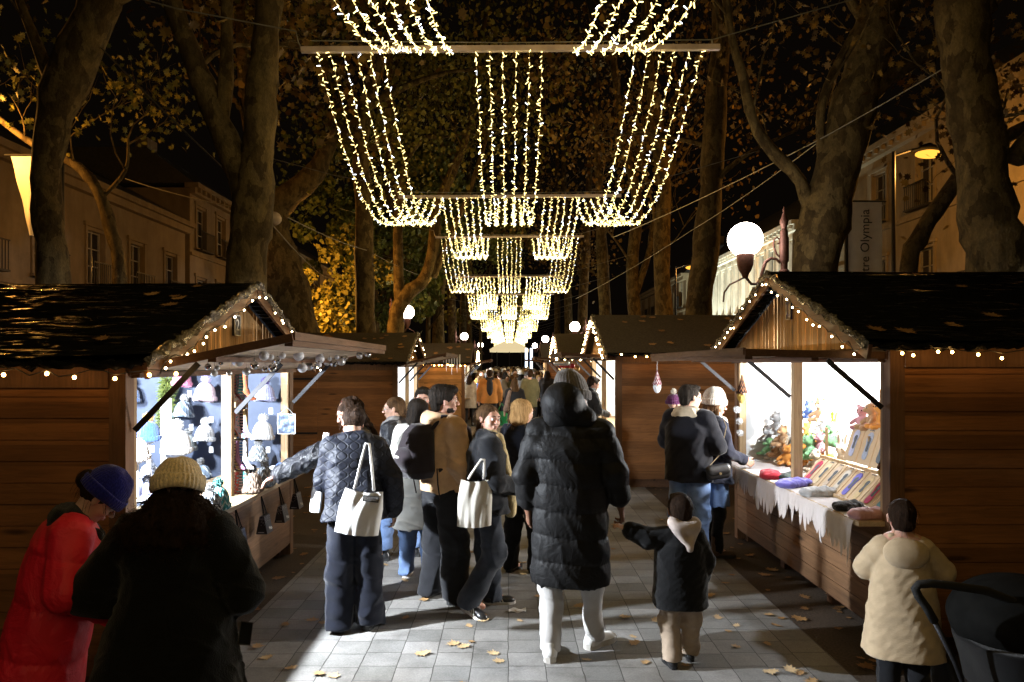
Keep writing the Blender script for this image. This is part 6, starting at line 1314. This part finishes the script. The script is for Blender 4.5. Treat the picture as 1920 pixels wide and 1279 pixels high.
def plush(kind, ci, pos, sc, rz, where):
    cn, c = pcol[ci]; t = thing('plush_toy', '%s plush %s %s' % (cn, ('bear','rabbit','turtle')[kind], where), 'soft toy', tuple(pos), rz, 'plush toys in the toy chalet', scale=sc)
    arr_obj('plush_body', pl_v[kind], F_('plush '+cn, c, weave=150, bstr=.6, sheen=.3), t)
    for s in (-1,1): mb = MB(); mb.ball((s*.02,-.062,.185), .0065, 8); mb.build('eye', eyeK, t, world=False, smooth=True)
rn = random.Random(31)
spots = [(1412,860,0,4,'at the far end of the toy counter'),(1424,845,0,5,'behind the far orange one'),(1432,862,1,2,'sitting upright by the far post'),(1445,838,2,6,'above the lime one'),(1452,868,0,1,'just left of the middle post'),(1462,842,0,0,'in the pile left of the middle post'),(1470,822,0,0,'topmost left of the middle post'),(1476,856,0,4,'half behind the middle post'),(1440,815,0,3,'on top of the far pile'),(1458,800,0,3,'highest in the left pile'),(1472,878,1,5,'low by the middle post'),
    (1512,812,0,4,'just right of the middle post'),(1522,838,2,2,'big and flat on the shelf right of the middle post'),(1548,800,0,1,'on the shelf in the right bay'),(1560,822,2,6,'lying on the shelf in the right bay'),(1505,850,0,7,'low beside the middle post'),(1580,838,1,1,'at the back of the right bay'),(1518,770,0,9,'on the crate in the right bay'),(1540,776,0,0,'on the crate top, right side'),
    (1618,790,0,8,'small, on the upper rack boxes'),(1638,792,0,0,'standing on the upper rack boxes'),(1655,790,1,4,'standing at the end of the upper rack')]
for i, (px, py, kd, ci, wh) in enumerate(spots):
    X_ = 2.95 if px < 1490 else (3.25 if px < 1600 else 3.0); s_ = (px-955)/X_; p = P(px, py+16, s_); p.z = max(.93, p.z); plush(kd, ci, p, rn.uniform(.85,1.1)*(1.25 if i == 12 else 1), R(rn.uniform(-110,-40)), wh)
k = 0
for X_, z_, y0, n in ((3.2,.955,5.4,0),(3.42,1.18,5.5,8),(3.05,.93,6.7,6),(3.15,1.0,7.2,6)):
    for j in range(n):
        plush(rn.choice((0,0,1,2)), rn.choice((1,1,2,4,5,5,6,8,1)), V(X_+rn.uniform(-.05,.05), y0+j*(.30 if z_ > 1.1 else .2)+rn.uniform(-.05,.05), z_+(.1 if j % 3 == 0 and z_ < 1.1 else 0)), rn.uniform(.85,1.1), R(rn.uniform(-110,-40)), ('on the upper step of the shelf, %s' if z_ > 1.1 else ('in the heap by the far wall, %s' if X_ > 3.1 else 'in the heap left of the post, %s')) % ['first from the near end','second','third','fourth','fifth','sixth','seventh','farthest'][j])
t = thing('toy_shelf', 'stepped white shelf behind the toy chalet counter', 'shelf', (3.3,6.8,.17)); mb = MB(); mb.box((3.05,5.3,.93),(3.3,8.1,.95)); mb.box((3.3,5.3,1.15),(3.55,8.1,1.17)); mb.build('plank', wst, t)
for y in (5.32, 6.7, 8.05): mb = MB(); mb.box((3.06,y,.17),(3.5,y+.03,.93)); mb.build('upright', wst, t)
t = thing('wooden_crate', 'slatted wooden crate standing at the back of the toy chalet', 'crate', tuple(P(1530,770,150))); p = P(1530,775,158)
for k in range(4): mb = MB(); mb.box((p.x-.17+k*.1, p.y, p.z-.05), (p.x-.10+k*.1, p.y+.02, p.z+.42)); mb.build('slat', paleM, t)
mb = MB(); mb.box((p.x-.18,p.y+.021,p.z),(p.x+.28,p.y+.035,p.z+.04)); mb.box((p.x-.18,p.y+.021,p.z+.33),(p.x+.28,p.y+.035,p.z+.37)); mb.build('batten', paleM, t)
# hanging gnomes
def gnome(label, p, hm, bm_, sc, zt):
    t = thing('hanging_gnome', label, 'ornament', tuple(p), 0, 'hanging gnome ornaments', scale=sc); mb = MB(); mb.lathe([(.058,0),(.062,.02),(.045,.06),(.028,.12),(.014,.17),(.004,.21)], (0,0,0), 18, mod=lambda a, i: 1+.05*math.sin(3*a+i)); mb.build('hat', hm, t, smooth=True, world=False)
    arr_obj('beard', sdf([('ell', V(0,0,-.03), (.055,.055,.055), None, .02), ('ell', V(0,-.01,-.07), (.035,.035,.04), None, .02)], .007, lambda x,y,z: .005*wav(x, y, z*.3, 160, 4, 2)), bm_, t); mb = MB(); mb.ball((0,-.058,-.005), .014, 10); mb.build('nose', skinA, t, world=False, smooth=True)
    mb = MB(); mb.tube([(0,0,.2),(0,0,(zt-p[2])/sc)], .0025, 4); mb.build('cord', whiteF, t, world=False)
gnA = kn('maroon nordic knit', (.16,.02,.04), (.55,.50,.48), 'zig'); gnB = kn('dark nordic knit', (.02,.015,.015), (.22,.10,.05), 'zig')
gnome('gnome ornament with maroon patterned hat and white beard under the far flap corner', P(1232,722,168), gnA, HW, .8, 2.04); gnome('gnome ornament with dark pointed hat and straw beard by the far post', P(1391,738,176), gnB, kn('straw wool', (.50,.36,.08)), .95, 2.03); gnome('gnome ornament with dark hat half hidden by the near post', P(1657,880,262)+V(0,0,0), gnB, MATS['straw wool'], .7, 2.0)
t = thing('pompom_garland', 'string of white pompoms down the far post of the toy chalet', 'garland', tuple(P(1383,790,166)))
for py in (768, 790, 812): mb = MB(); pompom(mb, P(1384+rn.uniform(-4,4), py, 168), .045, 160, rn); mb.build('pompom', HW, t, fix=False)
# icicles on the amber chalet, bauble strings on the plank chalet flap
t = thing('icicle_string', 'white icicle ornaments hanging at the flap of the dark chalet', 'ornament', tuple(P(848,665,76))); icm = M('frosted plastic', (.7,.7,.72), .3)
for k, l in enumerate((.22,.42,.30,.5,.28,.45,.36)): mb = MB(); q = P(832+k*5, 665, 76); mb.tube([q, q-V(0,0,l*.6), q-V(0,0,l)], [.02,.014,.002], 6); mb.build('icicle', icm, t, fix=False)
for i in range(22):
    p = V(.95+.2*(i % 3)*.5, 11.9+i*.14, 2.02-.05*(i % 3)); t = thing('small_bauble', 'small pale bauble in the row under the flap of the plank chalet', 'bauble', tuple(p), 0, 'baubles under the plank chalet flap'); mb = MB(); mb.ball(p, .045, 10); mb.build('ball', (silv, M('red gloss', (.35,.02,.02), .2), M('gold gloss', (.5,.32,.1), .25, .6))[i % 3], t, smooth=True); mb = MB(); mb.tube([p+V(0,0,.04), p+V(0,0,.1)], .003, 4); mb.build('thread', silS, t)
# ================================================================== fallen leaves
def lfm(name, a, b2):
    m, t = newmat(name); oi = t.n('ShaderNodeObjectInfo'); v = t.coord(); n = t.noise(v, 22, 4)
    c = t.mix(1, t.ramp(oi.outputs['Random'], [(0, a), (1, b2)]), t.ramp(n, [(.3,.6),(.7,1.15)]), 'MULTIPLY'); t.bsdf(c, .65, 0, t.bump(n, .4, .004), .3); return m
lfG = lfm('dry tan leaf', (.34,.20,.085), (.55,.40,.22)); lfR = lfm('dry brown leaf', (.20,.10,.035), (.34,.19,.07))
lmesh = []
LF2 = [(0,-.62),(.015,-.30),(.16,-.24),(.40,-.34),(.36,-.14),(.62,-.02),(.44,.06),(.52,.30),(.26,.20),(.20,.42),(.10,.34),(0,.66),(-.09,.34),(-.22,.44),(-.27,.20),(-.55,.28),(-.44,.06),(-.64,-.04),(-.37,-.14),(-.40,-.36),(-.17,-.24),(-.015,-.30)]
for k in range(5):
    rk = random.Random(k+60); mb = MB(); cu = rk.uniform(.25,.8); tw = rk.uniform(-.4,.4); z = lambda x, y: .06+cu*.35*(x*x+.6*y*y)*(1+.4*math.sin(4*x+k))+tw*x*y*.5
    rim = [(x*rk.uniform(.85,1.1), y*rk.uniform(.9,1.05)) for x, y in LF2]; vs = [V(x, y, z(x, y)) for x, y in rim]+[V(x*.45, y*.45, z(x*.45, y*.45)-.03) for x, y in rim]+[V(0,0,.03)]; n = len(rim)
    fs = [(i, (i+1) % n, n+(i+1) % n, n+i) for i in range(n)]+[(n+i, n+(i+1) % n, 2*n) for i in range(n)]; mb.add(vs, fs); o = mb.build('plane_leaf', lfG, None, fix=False, smooth=40); lmesh.append(o.data); bpy.data.objects.remove(o)
lmeshR = [m_.copy() for m_ in lmesh]
for m_ in lmeshR: m_.materials[0] = lfR
rnd = random.Random(77)
def leaf(p, s, rot, label, group, brown=False, e=None):
    o = bpy.data.objects.new('plane_leaf', rnd.choice(lmeshR if brown else lmesh)); COL.objects.link(o); o.location = p; o.scale = (s, s, s*rnd.uniform(.5,1.1)); o.rotation_euler = e if e else (rnd.uniform(-.12,.12), rnd.uniform(-.12,.12), rot); prop(o, label, 'leaf', group)
for (px, py) in [(760,1090),(585,1165),(610,1170),(690,1165),(800,1040),(760,1160),(880,1175),(905,1165),(600,1265),(625,1270),(970,1148),(885,1205),(870,1215),(925,1228),(935,1242),(1040,1000),(1190,1208),(1285,1250),(1345,1160),(1380,1175),(1365,1185),(1330,1118),(1360,1095),(1440,1155),(1455,1175),(1445,1262),(1380,1215),(1500,1265),(1520,1280),(1120,1090),(1150,985),(1170,990),(850,1210),(720,1060),(790,1105),(1235,1140),(1010,1120),(1440,1210),(500,1235),(545,1255),(905,1130),(1210,1245),(1100,1240)]:
    s_ = (py-VY)/H; leaf(P(px, py, s_)+V(0,0,.008-P(px,py,s_).z), rnd.uniform(.055,.10), rnd.uniform(0,6.3), 'dry tan plane leaf lying on the grey stone setts', 'fallen leaves on the stone setts')
for _ in range(120):
    y = 4.3+rnd.random()**1.5*22; x = rnd.uniform(-1.9,2.1); leaf((x,y,.008), rnd.uniform(.05,.11), rnd.uniform(0,6.3), 'dry tan plane leaf lying on the grey stone setts', 'fallen leaves on the stone setts', rnd.random() < .3)
for _ in range(150):
    y = 4.0+rnd.random()**1.3*20; x = rnd.choice((rnd.uniform(-4.2,-2.05), rnd.uniform(2.25,4.6), rnd.uniform(-2.6,-2.05), rnd.uniform(2.25,2.6))); leaf((x,y,.006), rnd.uniform(.07,.13), rnd.uniform(0,6.3), 'brown plane leaf lying on the dark asphalt beside the setts', 'fallen leaves on the asphalt edge', True)
def roofleaf(n, sg, X0, Y0, L, D, ze, zr, nm, sz=(.07,.13)):
    Ym = Y0+L/2
    for _ in range(n):
        w = rnd.uniform(.08,.97); x = X0+sg*rnd.uniform(-.1, D*.95); y = Ym-(L/2+.15)*w; z = zr+(ze-zr)*w+.035; sl = math.atan2(zr-ze, L/2+.15); leaf((x,y,z), rnd.uniform(*sz), 0, 'curled brown plane leaf lying on the '+nm, 'leaves on the '+nm, True, (Matrix.Rotation(sl,3,'X') @ Matrix.Rotation(rnd.uniform(0,6.3),3,'Z')).to_euler())
roofleaf(11, -1, -2.28, 4.286, 3.3, 2.4, 2.02, 2.655, 'black sheeted roof of the hat chalet'); roofleaf(11, 1, 2.587, 4.90, 3.36, 2.4, 2.14, 2.83, 'black sheeted roof of the toy chalet'); roofleaf(22, -1, -2.25, 14.47, 3.3, 2.9, 2.04, 2.69, 'roof of the dark chalet', (.10,.17)); roofleaf(13, 1, 1.72, 11.64, 3.5, 2.7, 2.17, 2.9, 'roof of the plank chalet', (.09,.15)); roofleaf(16, -1, -1.42, 22.9, 3.0, 2.6, 2.04, 2.7, 'roof of the amber chalet', (.12,.2))

o = MB(); o.grid(lambda u, v: P(970,1148,232)+V((u-.5)*.14, (v-.5)*.09, .012-P(970,1148,232).z+.008*math.sin(u*9+v*5)), 8, 6); prop(o.build('paper_scrap', whiteF, None, smooth=True), 'crumpled white paper scrap lying on the setts', 'litter')

for i, (px, py, s_) in enumerate([(352,738,184),(392,786,184),(355,800,184),(392,842,184),(503,770,184),(498,842,184),(283,840,214),(340,868,204)]):
    p = P(px+9, py, s_); t = MB(); t.box((p.x-.02,p.y-.07,p.z-.03),(p.x+.02,p.y-.068,p.z+.03)); t.box((p.x-.014,p.y-.0705,p.z-.012),(p.x+.012,p.y-.0702,p.z-.006),1); t.box((p.x-.014,p.y-.0705,p.z+.004),(p.x+.008,p.y-.0702,p.z+.01),1); prop(t.build('price_tag', [wst, steelM], None), 'small white swing tag hanging from a hat on the dark panel', 'price tag', 'swing tags on the hats')
for i in range(70):
    y = 4.2+rnd.random()*8; x = rnd.choice((rnd.uniform(-2.75,-2.0), rnd.uniform(2.1,2.9))); leaf((x,y,.007), rnd.uniform(.035,.07), rnd.uniform(0,6.3), 'brown plane leaf lying on the dark asphalt beside the setts', 'fallen leaves on the asphalt edge', True)

# the smallest leaves join one scatter
lv = sorted([o for o in COL.objects if o.name.startswith('plane_leaf')], key=lambda o: -o.scale[0]/max(1, (o.location-V(0,0,H)).length)*(1 if abs(o.location.x/o.location.y) < .76 else 0))
mb = MB(); n_keep = 280
for o in lv[n_keep:]:
    M4 = Matrix.LocRotScale(o.location, o.rotation_euler, o.scale); mb.add([M4 @ v.co for v in o.data.vertices], [tuple(p.vertices) for p in o.data.polygons], 1 if o.data.materials[0] == lfR else 0); bpy.data.objects.remove(o)
prop(mb.build('fallen_leaves', [lfG, lfR], None, smooth=40, fix=False), kind='stuff')
# ================================================================== the crowd down the aisle
def mid(label, px, ytop, s, rz, h, **sp):
    p = P(px, ytop, s); sp.setdefault('hv', .016); sp.setdefault('cv', .016); return person(label, p.x, p.y, rz, h, sp, lod=1, group='shoppers farther down the aisle')
bF = M('matt black cloth', (.014,.014,.016), .9, 0, .3, 6, 30, .3)
mid('shopper in pale grey coat with long dark hair, before the amber chalet', 880, 705, 58, -5, 1.66, hair='long', haircol=hBrown, trousers=(bF,.08,.06,.05,.1), top=dict(m=M('pale grey coat cloth', (.36,.31,.25), .9, 0, .2, 8, 40, .4), f=.03, hem=.62, flare=.04))
po = mid('broad shopper in rust corduroy jacket and dark waistcoat, walking away', 918, 693, 66, 4, 1.86, hair='short', haircol=hBrown, sw=1.12, trousers=(bF,.11,.09,.08,.1), top=dict(m=orangeF, f=.05, hem=.84, sleeve=.02), scarf=(bF, [('ell', V(0,-.12,1.25), (.10,.10,.26), None, .02)]))
tote('tall green carrier bag swinging beside the rust jacket', P(940,770,67), P(938,797,67), .40, (1,.1,0), .08, mt=M('green carrier bag', (.02,.26,.08), .4, 0, .15, 9, 40, .4), name='carrier_bag', cat='carrier bag', strap=P(941,757,67))
mid('shopper in black jumper with a brown scarf end, back turned, mid aisle', 965, 710, 77, 8, 1.66, hair='long', haircol=hAub, trousers=(bF,.1,.08,.07,.1), top=dict(m=bF, f=.03, hem=.85), scarf=(M('brown check wool', (.22,.15,.11), .9, 0, .4, 12), [('cap', V(-.14,-.1,1.4), V(-.24,-.08,.95), .05, .07, .02)]))
mid('shopper in olive green parka in the middle of the aisle', 993, 690, 59, 12, 1.80, hair='short', haircol=hBrown, trousers=(bF,.1,.08,.07,.1), top=dict(m=oliveF, f=.05, hem=.62, sleeve=.02))
mid('shopper in a black hooded coat left of the white bobble cap', 1026, 688, 58, -10, 1.80, hair='long', haircol=hBlack, trousers=(bF,.1,.08,.07,.1), top=dict(m=bF, f=.04, hem=.6))
mid('small fair haired child in blue jacket lifted beside the rust jacket', 901, 702, 57, -40, 1.62, hair='bob', haircol=hBlond, trousers=(bF,.1,.08,.07,.1), top=dict(m=M('blue jacket cloth', (.05,.09,.22), .9, 0, .3, 8), f=.03, hem=.8))
mid('shopper in cream coat and pale knitted cap near the third chalet', 1010, 690, 50, -30, 1.68, hair='bob', haircol=hBrown, beanie=(kIvory, 1.15, dict(ribs=16)), trousers=(bF,.1,.08,.07,.1), top=dict(m=M('cream coat cloth', (.5,.44,.34), .9, 0, .2, 8), f=.04, hem=.6))
mid('shopper in long black coat with long hair left of centre', 947, 690, 50, 3, 1.72, hair='long', haircol=hBlack, trousers=(bF,.1,.08,.07,.1), top=dict(m=bF, f=.03, hem=.55))
mid('shopper in grey checked coat just beyond the black coat', 930, 688, 46, 15, 1.70, hair='short', haircol=hBrown, trousers=(bF,.1,.08,.07,.1), top=dict(m=M('grey check cloth', (.26,.24,.21), .9, 0, .5, 40), f=.03, hem=.6))
# far crowd: archetypes copied, jackets recoloured on the object
arch = []
for k, (hr, hc_, hem, bn) in enumerate([('short', hBrown, .85, None), ('long', hAub, .7, None), ('bob', hBlond, .8, None), ('short', hBlack, .62, kGrey), ('long', hBlack, .85, kIvory)]):
    sp = dict(hair=hr, haircol=hc_, hv=.026, cv=.028, trousers=((bF, denimD)[k % 2],.1,.08,.075,.1), top=dict(m=bF, f=.035, hem=hem))
    if bn: sp['beanie'] = (bn, 1.12, dict(ribs=10))
    arch.append(person('distant shopper among the packed crowd under the lights', 0, 40+k, 0, 1.72, sp, lod=1, group='distant shoppers packed under the lights')[0])
cm = [bF, bF, bF, MATS['grey check cloth'], MATS['blue jacket cloth'], oliveF, orangeF, MATS['cream coat cloth'], MATS['pale grey coat cloth'], navyF, M('brown coat cloth', (.12,.07,.04), .9), M('dull red cloth', (.25,.03,.02), .9), greyF, tanF]
rnd = random.Random(12); used = []; k = 0
ptsx = []
for _ in range(900):
    if len(ptsx) >= 112: break
    y = 25+rnd.random()**1.3*50; x = rnd.uniform(-1.5,1.6)
    if all((x-a)**2+(y-b)**2 > .5**2 for a, b in ptsx): ptsx.append((x, y))
ptsx.sort(key=lambda q: q[1])
for i, (x, y) in enumerate(ptsx):
    src = arch[i % 5]
    o = src if i < 5 else copy_tree(src); o.location = (x, y, 0); o.rotation_euler = (0,0,R(rnd.choice((rnd.uniform(-25,25), rnd.uniform(-25,25), rnd.uniform(150,210), rnd.uniform(-90,90))))); o.scale = (rnd.uniform(.93,1.06)*.98,)*3
    for ch in o.children:
        if ch.name.startswith('jacket'): ch.material_slots[0].link = 'OBJECT'; ch.material_slots[0].material = rnd.choice(cm)
# ================================================================== camera, world, render
cam = bpy.data.cameras.new('camera'); co = bpy.data.objects.new('camera', cam); COL.objects.link(co); SC.camera = co
co.location = (0,0,H); co.rotation_euler = (R(90),0,0); cam.sensor_width = 36; cam.lens = F/1920*36
cam.shift_x = (960-VX)/1920; cam.shift_y = (VY-639.5)/1920; cam.clip_end = 600; cam.clip_start = .05
w = bpy.data.worlds.new('World'); SC.world = w; w.use_nodes = True; nt = w.node_tree; nt.nodes.clear()
o = nt.nodes.new('ShaderNodeOutputWorld'); bg = nt.nodes.new('ShaderNodeBackground'); bg.inputs[0].default_value = (.010,.0065,.0042,1); bg.inputs[1].default_value = .22; nt.links.new(bg.outputs[0], o.inputs[0])
SC.view_settings.view_transform = 'Standard'; SC.view_settings.look = 'None'; SC.view_settings.exposure = 0; SC.view_settings.gamma = 1
c = SC.cycles; c.use_denoising = True; c.denoiser = 'OPENIMAGEDENOISE'; c.max_bounces = 5; c.diffuse_bounces = 3; c.glossy_bounces = 2; c.transmission_bounces = 3; c.transparent_max_bounces = 6
c.sample_clamp_indirect = 3; c.sample_clamp_direct = 0; c.caustics_reflective = False; c.caustics_refractive = False; c.use_light_tree = True
